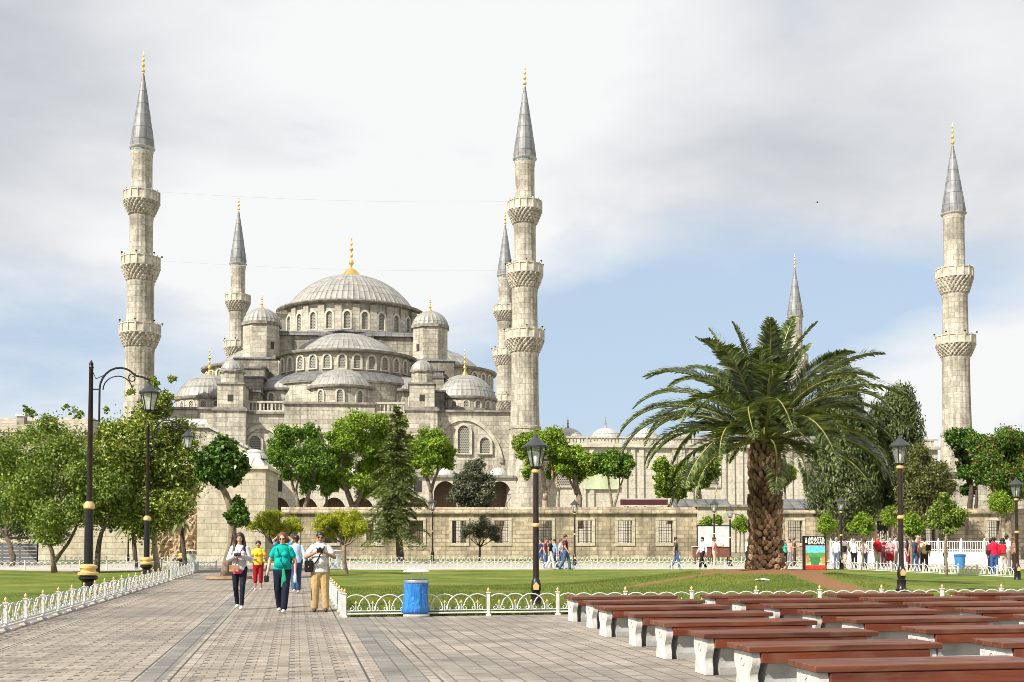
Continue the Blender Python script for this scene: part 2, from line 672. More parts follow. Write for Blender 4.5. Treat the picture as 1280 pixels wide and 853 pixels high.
M['lead'] = lead_mat('lead sheet', (0.36, 0.35, 0.32), (0.47, 0.455, 0.41), (0.23, 0.225, 0.21))
M['lead_dark'] = lead_mat('old lead sheet', (0.19, 0.19, 0.19), (0.27, 0.265, 0.255), (0.11, 0.11, 0.115))
M['lead_pale'] = lead_mat('pale lead sheet', (0.60, 0.585, 0.53), (0.70, 0.68, 0.62), (0.48, 0.47, 0.43))
M['spire'] = lead_mat('spire lead', (0.25, 0.255, 0.26), (0.36, 0.36, 0.355), (0.16, 0.165, 0.17))
M['gold'] = simple('gilded metal', (0.90, 0.60, 0.16), 0.32, 0.85, var=0.15, vscale=3)
M['gold_paint'] = simple('gold paint', (0.72, 0.50, 0.20), 0.45, 0.35)
M['blue_tile'] = simple('blue tile band', (0.22, 0.30, 0.36), 0.3, var=0.6, vscale=6)
M['lattice'] = None
M['dark'] = simple('dark opening', (0.035, 0.03, 0.027), 0.6)
M['white_paint'] = simple('white paint', (0.62, 0.62, 0.60), 0.4, var=0.10, vscale=6)
M['white_wall'] = simple('white panel', (0.64, 0.65, 0.66), 0.45, var=0.06)
M['black_iron'] = simple('black painted iron', (0.02, 0.019, 0.019), 0.35, 0.3, var=0.4, vscale=9)
M['brown_iron'] = simple('dark brown painted iron', (0.030, 0.017, 0.014), 0.38, 0.25, var=0.4, vscale=8)
M['lamp_roof'] = simple('lamp cap metal', (0.075, 0.078, 0.085), 0.4, 0.5)
M['wood'] = wood_mat('red brown bench wood', (0.045, 0.012, 0.006), (0.205, 0.062, 0.026))
M['wood_beam'] = wood_mat('dark red bench beam', (0.055, 0.012, 0.006), (0.22, 0.050, 0.018))
M['concrete'] = simple('bench concrete', (0.36, 0.355, 0.34), 0.9, var=0.22, vscale=3.5, bump=0.25, bscale=40)
M['chip_white'] = simple('chalky white paint', (0.60, 0.59, 0.56), 0.65, var=0.10, vscale=7, bump=0.25, var_col=(0.42, 0.41, 0.38))
M['bark'] = simple('bark', (0.20, 0.155, 0.11), 0.95, var=0.5, vscale=5, bump=0.8, bscale=14)
M['bark_pale'] = simple('pale bark', (0.36, 0.29, 0.20), 0.95, var=0.4, vscale=4, bump=0.8, bscale=12)
M['bark_dark'] = simple('dark bark', (0.085, 0.062, 0.045), 0.95, var=0.5, vscale=5, bump=0.8, bscale=14)
M['chrome'] = simple('brushed steel', (0.62, 0.62, 0.62), 0.3, 0.9)
# ------------------------------------------------------------------ ground
K = Vector((-3.27, 22.4))                 # the corner of the right lawn
SL = 0.19
U = Vector((-SL, 1)).normalized()         # along the path, away from the camera
V = Vector((1, SL)).normalized()          # across the path, to the right
ANG = math.atan(SL)


def UVP(wd, s):
    return K + V * wd + U * s


def lattice_mat():
    m, t, b = new_mat('pierced window lattice')
    L = t.links
    uv = node(t, 'ShaderNodeUVMap'); uv.uv_map = 'UVMap'
    br = node(t, 'ShaderNodeTexBrick')
    br.inputs['Color1'].default_value = (0.035, 0.034, 0.034, 1)
    br.inputs['Color2'].default_value = (0.06, 0.055, 0.05, 1)
    br.inputs['Mortar'].default_value = (0.33, 0.31, 0.26, 1)
    br.inputs['Scale'].default_value = 1
    br.inputs['Brick Width'].default_value = 0.27
    br.inputs['Row Height'].default_value = 0.235
    br.inputs['Mortar Size'].default_value = 0.05
    L.new(uv.outputs[0], br.inputs['Vector'])
    L.new(br.outputs['Color'], b.inputs['Base Color'])
    b.inputs['Roughness'].default_value = 0.5
    return m


M['lattice'] = lattice_mat()


def paver_mat(name, c1, c2, mortar, bw, bh, swap, dots=None, msize=0.012):
    m, t, b = new_mat(name)
    L = t.links
    uv = node(t, 'ShaderNodeUVMap'); uv.uv_map = 'UVMap'
    sep = node(t, 'ShaderNodeSeparateXYZ')
    L.new(uv.outputs[0], sep.inputs[0])
    cmb = node(t, 'ShaderNodeCombineXYZ')
    L.new(sep.outputs[1 if swap else 0], cmb.inputs[0])
    L.new(sep.outputs[0 if swap else 1], cmb.inputs[1])
    br = node(t, 'ShaderNodeTexBrick')
    br.inputs['Color1'].default_value = (*c1, 1)
    br.inputs['Color2'].default_value = (*c2, 1)
    br.inputs['Mortar'].default_value = (*mortar, 1)
    br.inputs['Scale'].default_value = 1
    br.inputs['Brick Width'].default_value = bw
    br.inputs['Row Height'].default_value = bh
    br.inputs['Mortar Size'].default_value = msize
    br.inputs['Mortar Smooth'].default_value = 0.4
    L.new(cmb.outputs[0], br.inputs['Vector'])
    col = br.outputs['Color']

    def noise(scale, detail, rough=0.6, stretch=None):
        n = node(t, 'ShaderNodeTexNoise')
        n.inputs['Scale'].default_value = scale
        n.inputs['Detail'].default_value = detail
        n.inputs['Roughness'].default_value = rough
        src = uv.outputs[0]
        if stretch:
            mp = node(t, 'ShaderNodeMapping')
            mp.inputs['Scale'].default_value = stretch
            L.new(src, mp.inputs[0]); src = mp.outputs[0]
        L.new(src, n.inputs['Vector'])
        return n.outputs['Fac']
    big = noise(0.22, 6, 0.6)
    mid = noise(1.3, 6, 0.65)
    fine = noise(22, 3, 0.6)
    col = mix_rgb(t, ramp(t, big, [(0.47, 0.0), (0.60, 0.55)]), col, (0.125, 0.118, 0.11))
    col = mix_rgb(t, ramp(t, noise(0.35, 5, 0.55, (1.0, 0.6, 1)), [(0.50, 0.0), (0.66, 0.35)]), col, (0.36, 0.315, 0.26))
    col = mix_rgb(t, 1.0, col, ramp(t, mid, [(0.3, 0.70), (0.5, 0.98), (0.7, 1.2)]), 'MULTIPLY')
    col = mix_rgb(t, 1.0, col, ramp(t, fine, [(0.25, 0.86), (0.75, 1.1)]), 'MULTIPLY')
    if dots:
        dw, ds = dots
        fw = math_node(t, 'FRACT', math_node(t, 'DIVIDE', sep.outputs[0], dw))
        fs = math_node(t, 'FRACT', math_node(t, 'DIVIDE', sep.outputs[1], ds))
        d = math_node(t, 'MULTIPLY', math_node(t, 'LESS_THAN', fw, 0.26), math_node(t, 'LESS_THAN', fs, 0.30))
        d = math_node(t, 'MULTIPLY', d, ramp(t, mid, [(0.30, 0.45), (0.55, 0.95)]))
        col = mix_rgb(t, d, col, (0.085, 0.075, 0.065))
    L.new(col, b.inputs['Base Color'])
    L.new(ramp(t, big, [(0.45, 0.85), (0.66, 0.6)]), b.inputs['Roughness'])
    b.inputs['Specular IOR Level'].default_value = 0.3
    bp = node(t, 'ShaderNodeBump')
    bp.inputs['Strength'].default_value = 0.5
    bp.inputs['Distance'].default_value = 0.012
    L.new(math_node(t, 'ADD', math_node(t, 'MULTIPLY', br.outputs['Fac'], -1.0), math_node(t, 'MULTIPLY', fine, 0.35)), bp.inputs['Height'])
    L.new(bp.outputs[0], b.inputs['Normal'])
    return m


M['pave_path'] = paver_mat('path pavers', (0.345, 0.297, 0.245), (0.25, 0.213, 0.175), (0.13, 0.116, 0.10), 0.26, 0.18, False, dots=(0.26, 0.36), msize=0.008)
M['pave_plaza'] = paver_mat('plaza pavers', (0.345, 0.303, 0.255), (0.25, 0.218, 0.182), (0.125, 0.108, 0.09), 0.36, 0.24, True, msize=0.014)
M['pave_light'] = paver_mat('light border pavers', (0.375, 0.332, 0.275), (0.30, 0.264, 0.22), (0.085, 0.075, 0.066), 0.30, 0.19, True, msize=0.016)
M['pave_grey'] = paver_mat('grey border pavers', (0.235, 0.222, 0.205), (0.18, 0.172, 0.16), (0.115, 0.105, 0.095), 0.36, 0.22, True, msize=0.012)
M['lane'] = simple('pale lane paving', (0.40, 0.36, 0.31), 0.85, var=0.2, vscale=0.8)
M['earth'] = simple('dry earth ground', (0.20, 0.18, 0.11), 0.95, var=0.3, vscale=0.2)


def strip(name, mat, w0, w1, s0, s1, z, ns=1):
    mb = MB()
    a, b, c, d = UVP(w0, s0), UVP(w1, s0), UVP(w1, s1), UVP(w0, s1)
    mb.add([(*a, z), (*b, z), (*c, z), (*d, z)], [(0, 1, 2, 3)], [[(w0, s0), (w1, s0), (w1, s1), (w0, s1)]])
    return tag(mb.build(name, mat), kind='structure')


mb = MB()
mb.add([(-2500, -300, -0.05), (2500, -300, -0.05), (2500, 3500, -0.05), (-2500, 3500, -0.05)], [(0, 1, 2, 3)])
tag(mb.build('ground', M['earth']), kind='structure')
mb = MB()
mb.add([(-45, 38, -0.012), (80, 38, -0.012), (80, 110, -0.012), (-45, 110, -0.012)], [(0, 1, 2, 3)])
tag(mb.build('lane', M['lane']), kind='structure')
strip('plaza', M['pave_plaza'], 0.62, 30, -34, 0.2, 0.0)
strip('path', M['pave_path'], -9, 0.0, -34, 52, 0.0)
strip('path_border', M['pave_grey'], 0.0, 0.44, -34, 0.1, 0.0)
strip('path_border', M['pave_light'], 0.44, 0.62, -34, 0.1, 0.004)
strip('path_border', M['pave_light'], -2.82, -2.63, -34, 46, 0.004)
strip('path_border', M['pave_grey'], -2.63, -2.35, -34, 46, 0.004)
strip('path_border', M['pave_light'], -2.35, -2.16, -34, 46, 0.004)
strip('path_border', M['pave_light'], -0.30, -0.12, -34, 40, 0.004)
strip('path_border', M['pave_light'], -5.05, -4.88, -34, 46, 0.004)

# ------------------------------------------------------------------ lawns
PALM = G(957, 713, 0.62)
PX, PY = PALM.x, PALM.y


def mound(x, y):
    r2 = ((x - PX) / 4.6) ** 2 + ((y - PY) / 4.4) ** 2
    return 0.04 + 0.58 * math.exp(-r2) + 0.05 * math.exp(-((y - 30) / 14) ** 2)


def lawn_mat():
    m, t, b = new_mat('mown lawn')
    L = t.links
    tc = node(t, 'ShaderNodeTexCoord')

    def noise(scale, detail, rough=0.6, stretch=None):
        n = node(t, 'ShaderNodeTexNoise')
        n.inputs['Scale'].default_value = scale
        n.inputs['Detail'].default_value = detail
        n.inputs['Roughness'].default_value = rough
        mp = node(t, 'ShaderNodeMapping')
        mp.inputs['Scale'].default_value = stretch or (1, 1, 1)
        L.new(tc.outputs['Object'], mp.inputs[0])
        L.new(mp.outputs[0], n.inputs['Vector'])
        return n.outputs['Fac']
    a = noise(0.35, 6)
    bb = noise(2.4, 6, 0.7)
    c = noise(26, 4, 0.7)
    col = ramp(t, a, [(0.30, (0.085, 0.135, 0.022)), (0.48, (0.142, 0.192, 0.030)), (0.60, (0.205, 0.225, 0.045)), (0.70, (0.28, 0.25, 0.075))])
    col = mix_rgb(t, 1.0, col, ramp(t, bb, [(0.3, 0.72), (0.7, 1.22)]), 'MULTIPLY')
    col = mix_rgb(t, 1.0, col, ramp(t, c, [(0.25, 0.6), (0.75, 1.35)]), 'MULTIPLY')
    at = node(t, 'ShaderNodeAttribute')
    at.attribute_name = 'bare_soil'
    f = math_node(t, 'ADD', at.outputs['Fac'], math_node(t, 'MULTIPLY', math_node(t, 'SUBTRACT', bb, 0.5), 0.9))
    soil = mix_rgb(t, ramp(t, c, [(0.3, 0.0), (0.7, 1.0)]), (0.22, 0.115, 0.055), (0.33, 0.18, 0.09))
    col = mix_rgb(t, ramp(t, f, [(0.42, 0.0), (0.56, 1.0)]), col, soil)
    L.new(col, b.inputs['Base Color'])
    b.inputs['Roughness'].default_value = 0.9
    b.inputs['Specular IOR Level'].default_value = 0.15
    bp = node(t, 'ShaderNodeBump')
    bp.inputs['Strength'].default_value = 0.9
    bp.inputs['Distance'].default_value = 0.05
    L.new(c, bp.inputs['Height'])
    L.new(bp.outputs[0], b.inputs['Normal'])
    return m


M['lawn'] = lawn_mat()


def soil_at(x, y):
    """bare soil round the palm foot, a worn track towards the benches and a worn ring to its left"""
    dx, dy = x - PX, y - PY
    d = math.hypot(dx, dy)
    v = max(0.0, 1.15 - max(0, d - 1.15) * 0.75)
    # track going towards the benches
    tx = 0.55 + 0.10 * (-dy)
    if dy < 0:
        v = max(v, 1.05 - abs(dx - tx) / 0.85)
    # curved worn line from the foot to the left
    if dx < 0.2:
        yl = -0.35 - 0.32 * abs(dx) - 0.06 * dx * dx
        v = max(v, 0.95 - abs(dy - yl) / 0.50 - max(0, -dx - 4.2) * 0.6)
    v = max(v, 0.47 - math.hypot((x + 0.3) / 1.6, (y - 31.5) / 2.2) * 0.3)
    return max(0.0, min(1.0, v))


def lawn(name, quad, nx, ny, zf, soil=False):
    A, B, C, D = [Vector(q) for q in quad]
    mb = MB()
    v, f, at = [], [], []
    for j in range(ny + 1):
        tj = j / ny
        l, r = A.lerp(D, tj), B.lerp(C, tj)
        for i in range(nx + 1):
            p = l.lerp(r, i / nx)
            z = zf(p.x, p.y)
            if i in (0, nx) or j in (0, ny):
                z = -0.02
            v.append((p.x, p.y, z))
            at.append(soil_at(p.x, p.y) if soil else 0.0)
    for j in range(ny):
        for i in range(nx):
            k = j * (nx + 1) + i
            f.append((k, k + 1, k + nx + 2, k + nx + 1))
    mb.add(v, f)
    o = mb.build(name, M['lawn'], smooth=True)
    a = o.data.attributes.new('bare_soil', 'FLOAT', 'POINT')
    a.data.foreach_set('value', at)
    return tag(o, kind='structure')


FR = [UVP(0.05, 0.12), UVP(34, 0.12), Vector((36, 62)), Vector((-10.3, 59.4))]
lawn('lawn', FR, 230, 190, mound, True)
FL = [UVP(-34, -11), UVP(-6.02, -11), UVP(-6.02, 36.6), Vector((-42, 59.4))]
lawn('lawn', FL, 90, 110, lambda x, y: 0.05 + 0.05 * math.sin(x * 0.5) * math.sin(y * 0.31))
lawn('lawn', [(-38, 80.5), (24, 80.5), (24, 99.4), (-38, 99.4)], 60, 20, lambda x, y: 0.04)


# short grass blades that break the mown surface near the camera
def blades(name, n, sample, h0, h1, wd, mat, seed):
    rng = np.random.default_rng(seed)
    pts = sample(rng, n)
    k = len(pts)
    a = rng.uniform(0, 2 * PI, k)
    h = rng.uniform(h0, h1, k)
    lean = rng.normal(0, 0.35, (k, 2)) * h[:, None]
    v = np.zeros((k, 3, 3))
    dx, dy = np.cos(a) * wd / 2, np.sin(a) * wd / 2
    v[:, 0] = pts + np.stack([-dx, -dy, np.zeros(k)], 1)
    v[:, 1] = pts + np.stack([dx, dy, np.zeros(k)], 1)
    v[:, 2] = pts + np.stack([lean[:, 0], lean[:, 1], h], 1)
    me = bpy.data.meshes.new(name)
    me.vertices.add(k * 3)
    me.loops.add(k * 3)
    me.polygons.add(k)
    me.vertices.foreach_set('co', v.reshape(-1))
    me.loops.foreach_set('vertex_index', np.arange(k * 3))
    me.polygons.foreach_set('loop_start', np.arange(k) * 3)
    me.update()
    me.materials.append(mat)
    return tag(link(name, me), kind='stuff')


M['blade'] = leaf_mat('grass blade', [(0.0, (0.08, 0.13, 0.02)), (0.5, (0.14, 0.19, 0.03)), (1.0, (0.25, 0.26, 0.06))], trans=0.3, clump=0.3, cscale=0.5)


def near_right(rng, n):
    wd = rng.uniform(0.1, 15, n)
    s = 0.12 + rng.uniform(0, 1, n) ** 1.5 * 13
    x = K.x + V.x * wd + U.x * s
    y = K.y + V.y * wd + U.y * s
    ok = [i for i in range(n) if abs(x[i]) < 0.47 * y[i] and soil_at(x[i], y[i]) < 0.35]
    z = np.array([mound(x[i], y[i]) for i in ok])
    return np.stack([x[ok], y[ok], z - 0.01], 1)


def near_left(rng, n):
    wd = -6.1 - rng.uniform(0, 1, n) * 9
    s = rng.uniform(-7, 22, n)
    x = K.x + V.x * wd + U.x * s
    y = K.y + V.y * wd + U.y * s
    ok = np.abs(x) < 0.47 * y
    return np.stack([x[ok], y[ok], np.full(ok.sum(), 0.03)], 1)


def edge_right(rng, n):
    wd = rng.uniform(0.02, 15, n)
    s = 0.10 + np.abs(rng.normal(0, 0.16, n))
    x = K.x + V.x * wd + U.x * s
    y = K.y + V.y * wd + U.y * s
    return np.stack([x, y, np.full(n, 0.0)], 1)


gr = [('grass', 130000, near_right, 0.03, 0.085, 0.010, 3), ('grass', 45000, near_left, 0.03, 0.075, 0.010, 4), ('grass', 9000, edge_right, 0.05, 0.12, 0.010, 5)]
for nm, n, smp, h0, h1, wd, sd_ in gr:
    blades(nm, n, smp, h0, h1, wd, M['blade'], sd_)

# ------------------------------------------------------------------ low white hoop fences
PAN = 1.43


def panel_mesh(detail, pitch=0.33):
    mb = MB()
    n = 10 if detail else 6
    sec = 6 if detail else 4
    r = 0.0125 if detail else 0.017
    mb.box(0.02, PAN - 0.02, -0.016, 0.016, 0.055, 0.085)
    mb.box(0.02, PAN - 0.02, -0.012, 0.012, 0.115, 0.13)
    k = 4
    x0 = (PAN - (k - 1) * pitch) / 2
    for i in range(k):
        c = x0 + i * pitch
        hw = 0.285
        lo, hi = max(0.03, c - hw), min(PAN - 0.03, c + hw)
        pts = []
        for j in range(n + 1):
            a = PI * j / n
            x = c - hw * math.cos(a)
            z = 0.125 + 0.315 * math.sin(a) ** 0.9
            if lo - 1e-6 <= x <= hi + 1e-6:
                pts.append((x, 0.012 if i % 2 else -0.012, z))
        mb.tube(pts, r, sec)
        if detail:
            for sgn in (-1, 1):
                sp = []
                for j in range(11):
                    a = PI * 0.5 + j * 0.62
                    rr = 0.062 * (1 - j / 13)
                    sp.append((c + sgn * (0.082 + rr * math.cos(a)), 0, 0.165 + 0.03 + rr * math.sin(a) - 0.028))
                mb.tube(sp, 0.0085, 5)
            mb.tube([(c, 0, 0.12), (c, 0, 0.26)], 0.009, 5)
        else:
            mb.box(c - 0.012, c + 0.012, -0.01, 0.01, 0.12, 0.24)
    return mb


def fleur_mesh(pitch=0.33):
    mb = MB()
    x0 = (PAN - 3 * pitch) / 2
    for i in range(4):
        c = x0 + i * pitch
        mb.lathe([(0.0, 0.33), (0.012, 0.31), (0.026, 0.285), (0.012, 0.265), (0.018, 0.258), (0.0, 0.25)], 6, (c, 0))
        mb.box(c - 0.04, c + 0.04, -0.008, 0.008, 0.262, 0.274)
    return mb


def post_mesh(detail):
    mb = MB()
    mb.box(-0.05, 0.05, -0.05, 0.05, 0.0, 0.035)
    mb.box(-0.03, 0.03, -0.03, 0.03, 0.035, 0.455)
    mb.box(-0.042, 0.042, -0.042, 0.042, 0.455, 0.475)
    if not detail:
        mb.blob((0, 0, 0.50), 0.032, 6, 4)
    return mb.mesh('post', M['white_paint'])


def ball_mesh():
    mb = MB()
    mb.lathe([(0.0, 0.475), (0.018, 0.478), (0.014, 0.49), (0.030, 0.508), (0.024, 0.535), (0.008, 0.555), (0.0, 0.57)], 8)
    return mb.mesh('ball_finial', M['gold_paint'], True)


def foot_mesh():
    mb = MB()
    mb.bevel_box(-0.09, 0.09, -0.13, 0.09, -0.01, 0.045, 0.012)
    return mb.mesh('foot_block', M['chip_white'])




def panel_pair():
    p, g_ = panel_mesh(True), fleur_mesh()
    k = len(p.f)
    p.add(g_.v, g_.f)
    me = p.mesh('hoop_panel', M['white_paint'], 40)
    me.materials.append(M['gold_paint'])
    for i in range(k, len(me.polygons)):
        me.polygons[i].material_index = 1
    return me


ME = {'pan1': panel_pair(), 'pan0': panel_mesh(False).mesh('hoop_panel', M['white_paint'], 40), 'post1': post_mesh(True), 'post0': post_mesh(False), 'ball': ball_mesh(), 'foot': foot_mesh()}


def hoop_fence(label, pts, detail, zf=lambda x, y: 0.0, feet=False, group='low white hoop fences round the lawns'):
    """panels along a polyline, every panel and post a part"""
    a0 = Vector(pts[0])
    root = thing('hoop_fence', label, 'fence', (a0.x, a0.y, zf(*a0)), 0, group)
    d = '1' if detail else '0'
    first = True
    for p, q in zip(pts, pts[1:]):
        p, q = Vector(p), Vector(q)
        ln = (q - p).length
        n = max(1, round(ln / PAN))
        st = (q - p) / n
        an = math.atan2(st.y, st.x)
        for i in range(n + 1):
            c = p + st * i
            loc = (c.x - a0.x, c.y - a0.y, zf(c.x, c.y) - root.location.z)
            if i or first:
                po = link('post', ME['post' + d], root, loc, an)
                if detail:
                    link('ball_finial', ME['ball'], po)
                if feet:
                    link('foot_block', ME['foot'], po)
            if i < n:
                pa = link('hoop_panel', ME['pan' + d], root, loc, an)
                pa.scale = (st.length / PAN, 1, 1)
        first = False
    return root


ff0 = UVP(-0.02, 0.0)
hoop_fence('low white hoop fence with gold tips between the benches and the palm lawn', [ff0, UVP(17.16, 0.0)], True)
hoop_fence('low white hoop fence running away from the blue bin corner beside the path', [UVP(-0.06, 0.35), UVP(-0.06, 27.5)], True)
hoop_fence('low white hoop fence with footed posts along the path, before the big arm lamp', [UVP(-5.72, -9.5), UVP(-5.72, 21.9)], True, feet=True)
hoop_fence('short white hoop fence at the far end of the path beside the dark ball-crowned tree', [UVP(-5.75, 23.4), UVP(-5.75, 36)], False)
hoop_fence('nearer long white hoop fence across the back of the right lawn', [(-10.0, 60), (17.0, 60.6)], False)
hoop_fence('farther long white hoop fence below the garden wall on the right of the path', [(-14.3, 80), (22, 80.4)], False)
hoop_fence('white hoop fence across the back of the left lawn', [(-32.9, 60), (-15.6, 60)], False)
hoop_fence('farther white hoop fence below the ruined wall on the left', [(-40, 80), (-18.5, 80)], False)
hoop_fence('white hoop fence slanting past the queue of people on the right', [(17.4, 61), (20.6, 46.3)], False)

# ------------------------------------------------------------------ benches
BL, BD, BH = 1.97, 0.48, 0.465


def bench_profile(sc=1.0):
    """vase-shaped end of the bench, as (y, z)"""
    half = [(0.185, 0.0), (0.185, 0.08), (0.16, 0.15), (0.165, 0.20), (0.205, 0.26), (0.225, 0.31), (0.22, 0.36), (0.20, 0.405)]
    half = [(y * sc, z) for y, z in half]
    return half + [(-y, z) for y, z in reversed(half)]


mb = MB(); mb.extrude(bench_profile(0.93), (0.17, BD / 2, 0), (0, 1, 0), (0, 0, 1), (BL - 0.34, 0, 0)); bench_body = mb.mesh('concrete_body', M['concrete'])
mb = MB(); mb.extrude(bench_profile(), (0, BD / 2, 0), (0, 1, 0), (0, 0, 1), (0.085, 0, 0))
# the raised curl on the outer face
cur = []
for j in range(12):
    a = -0.4 + j * 0.5
    rr = 0.07 * (1 - j / 16)
    cur.append((-0.004, BD / 2 + rr * math.cos(a) * 0.8, 0.29 + rr * math.sin(a)))
mb.tube(cur + [], 0.008, 5)
mb.tube([(-0.004, BD / 2 - 0.03, 0.03), (-0.004, BD / 2 + 0.02, 0.13), (-0.004, BD / 2 + 0.055, 0.24)], 0.008, 5)
bench_end = mb.mesh('end_panel', M['chip_white'], 35)
mb = MB()
mb.bevel_box(0.088, BL - 0.088, -0.012, 0.045, 0.300, 0.404, 0.006)
bench_beam = mb.mesh('beam', M['wood_beam'])
plank_me = []
for q in range(3):
    mb = MB()
    y0 = -0.02 + q * 0.188
    mb.bevel_box(-0.05, BL + 0.05, y0, y0 + 0.180, 0.408, BH, 0.007)
    plank_me.append(mb.mesh('seat_plank', M['wood']))


def make_bench():
    r = thing('bench', None, 'bench', (0, 0, 0), 0, 'wooden-topped concrete benches in rows')
    link('concrete_body', bench_body, r)
    link('end_panel', bench_end, r)
    e = link('end_panel', bench_end, r, (BL, BD, 0), PI)
    link('beam', bench_beam, r)
    link('beam', bench_beam, r, (BL, BD, 0), PI)
    for me in plank_me:
        link('seat_plank', me, r)
    return r


ORD = ['first', 'second', 'third', 'fourth', 'fifth', 'sixth', 'seventh', 'eighth']
colname = ['left column of benches', 'second column of benches from the left', 'third column of benches from the left', 'rightmost column of benches']
b0 = None
rng_b = random.Random(5)
for ci, nrow in enumerate((8, 7, 5, 2)):
    for k in range(nrow):
        x = (1.175 + 0.122 * 1.75 * k + 2.74 * ci) * 0.957
        y = (21.95 - 1.75 * k + 0.55 * ci) * 0.957
        if b0 is None:
            b = b0 = make_bench()
        else:
            b = copy_tree(b0)
        b.location = (x + rng_b.uniform(-.06, .06), y + rng_b.uniform(-.06, .06), 0.004)
        b.rotation_euler = (0, 0, ANG + rng_b.uniform(-.03, .03))
        pos = 'closest to the white fence' if k == 0 else f'{ORD[k]} row from the white fence'
        b['label'] = f'red-brown topped bench, {pos}, {colname[ci]}'

# ------------------------------------------------------------------ street lamps
def glass_mat():
    m, t, b = new_mat('lamp glass')
    b.inputs['Base Color'].default_value = (0.85, 0.88, 0.86, 1)
    b.inputs['Roughness'].default_value = 0.12
    b.inputs['Alpha'].default_value = 0.14
    return m


M['glass'] = glass_mat()


def frosted():
    m, t, b = new_mat('frosted lamp glass')
    b.inputs['Base Color'].default_value = (0.72, 0.74, 0.70, 1)
    b.inputs['Roughness'].default_value = 0.25
    b.inputs['Alpha'].default_value = 0.5
    return m


M['frost'] = frosted()


def lantern(parent, z0, s, hang=False, x=0.0, glass='glass'):
    """hexagonal lantern: cap, frame with bars, tapered panes; z0 is its bottom"""
    fr = MB()
    rb, rt, h = 0.12 * s, 0.225 * s, 0.44 * s
    n = 6
    bot = [(x + rb * math.cos(2 * PI * i / n), rb * math.sin(2 * PI * i / n), z0 + 0.06 * s) for i in range(n)]
    top = [(x + rt * math.cos(2 * PI * i / n), rt * math.sin(2 * PI * i / n), z0 + 0.06 * s + h) for i in range(n)]
    for i in range(n):
        fr.tube([bot[i], top[i]], 0.013 * s, 4)
        fr.tube([top[i], top[(i + 1) % n]], 0.014 * s, 4)
        fr.tube([bot[i], bot[(i + 1) % n]], 0.014 * s, 4)
    fr.lathe([(0.0, z0 - 0.02 * s), (0.05 * s, z0), (0.125 * s, z0 + 0.05 * s), (0.125 * s, z0 + 0.07 * s), (0.0, z0 + 0.072 * s)], 12, (x, 0))
    body = fr.build('lantern', M['black_iron'], parent)
    pn = MB()
    f = 0.97
    for i in range(n):
        j = (i + 1) % n
        c = (x, 0)
        q = [bot[i], bot[j], top[j], top[i]]
        q = [(c[0] + (p[0] - c[0]) * f, p[1] * f, p[2]) for p in q]
        pn.add(q, [(0, 1, 2, 3)])
    pn.build('glass_pane', M[glass], body)
    cp = MB()
    zt = z0 + 0.06 * s + h
    cp.lathe([(0.0, zt - 0.01 * s), (0.27 * s, zt - 0.01 * s), (0.275 * s, zt + 0.025 * s), (0.20 * s, zt + 0.085 * s), (0.125 * s, zt + 0.15 * s), (0.07 * s, zt + 0.20 * s), (0.045 * s, zt + 0.235 * s), (0.05 * s, zt + 0.25 * s), (0.02 * s, zt + 0.275 * s), (0.0, zt + 0.32 * s)], 12, (x, 0))
    cp.build('cap', M['lamp_roof'], body, 30)
    bl = MB()
    bl.lathe([(0.0, z0 + 0.34 * s), (0.04 * s, z0 + 0.32 * s), (0.055 * s, z0 + 0.26 * s), (0.03 * s, z0 + 0.17 * s), (0.025 * s, z0 + 0.07 * s), (0.0, z0 + 0.07 * s)], 8, (x, 0))
    bl.build('bulb', M['white_paint'], body, True)
    return body


def pole_part(parent, h, s, thick, rings, mat):
    mb = MB()
    mb.lathe([(0.16 * s, 0), (0.165 * s, 0.06 * s), (0.13 * s, 0.10 * s), (0.125 * s, 0.30 * s), (0.14 * s, 0.33 * s), (0.10 * s, 0.36 * s), (0.12 * s, 0.44 * s), (0.125 * s, 0.55 * s), (0.10 * s, 0.66 * s), (0.08 * s, 0.70 * s), (thick, 0.74 * s)], 12)
    mb.build('pedestal', M['black_iron'], parent, 40)
    mb = MB()
    mb.lathe([(thick, 0.73 * s), (thick * 0.9, h)], 12)
    p = mb.build('pole', M[mat], parent, 40)
    for z in rings:
        g = MB()
        g.lathe([(thick * 0.9, z - 0.05), (thick * 1.35, z - 0.03), (thick * 1.45, z), (thick * 1.35, z + 0.03), (thick * 0.9, z + 0.05)], 12)
        g.build('gold_ring', M['gold_paint'], p, 40)
    return p


def post_lamp(label, loc, h, s=1.0, rings=True, thick=0.058):
    r = thing('street_lamp', label, 'street lamp', loc, 0, 'street lamps')
    zl = h - 0.82 * s
    pole_part(r, zl, s * 0.9, thick, [zl - 0.03, h * 0.47] if rings else [], 'brown_iron')
    if rings:
        g = MB()
        g.add([(-0.055, -0.126, 0.42), (0.055, -0.126, 0.42), (0.07, -0.126, 0.49), (0, -0.120, 0.58), (-0.07, -0.126, 0.49)], [(0, 1, 2, 3, 4)])
        g.extrude([(-0.055, 0.0), (0.055, 0.0), (0.065, 0.06), (0.0, 0.16), (-0.065, 0.06)], (0, -0.108, 0.40), (1, 0, 0), (0, 0, 1), (0, -0.02, 0))
        g.build('gold_badge', M['gold_paint'], r)
    lantern(r, zl, s)
    return r


def lamp_at(label, px, pybase, pytop, zg=0.0, s=None, rings=True, Y=None, thick=0.058):
    b = G(px, pybase, zg) if Y is None else P(px, pybase, Y)
    t = P(px, pytop, b.y)
    h = t.z - b.z
    return post_lamp(label, (b.x, b.y, b.z if Y is None else zg), (t.z - (b.z if Y is None else zg)), s if s else h / 3.9, rings, thick)


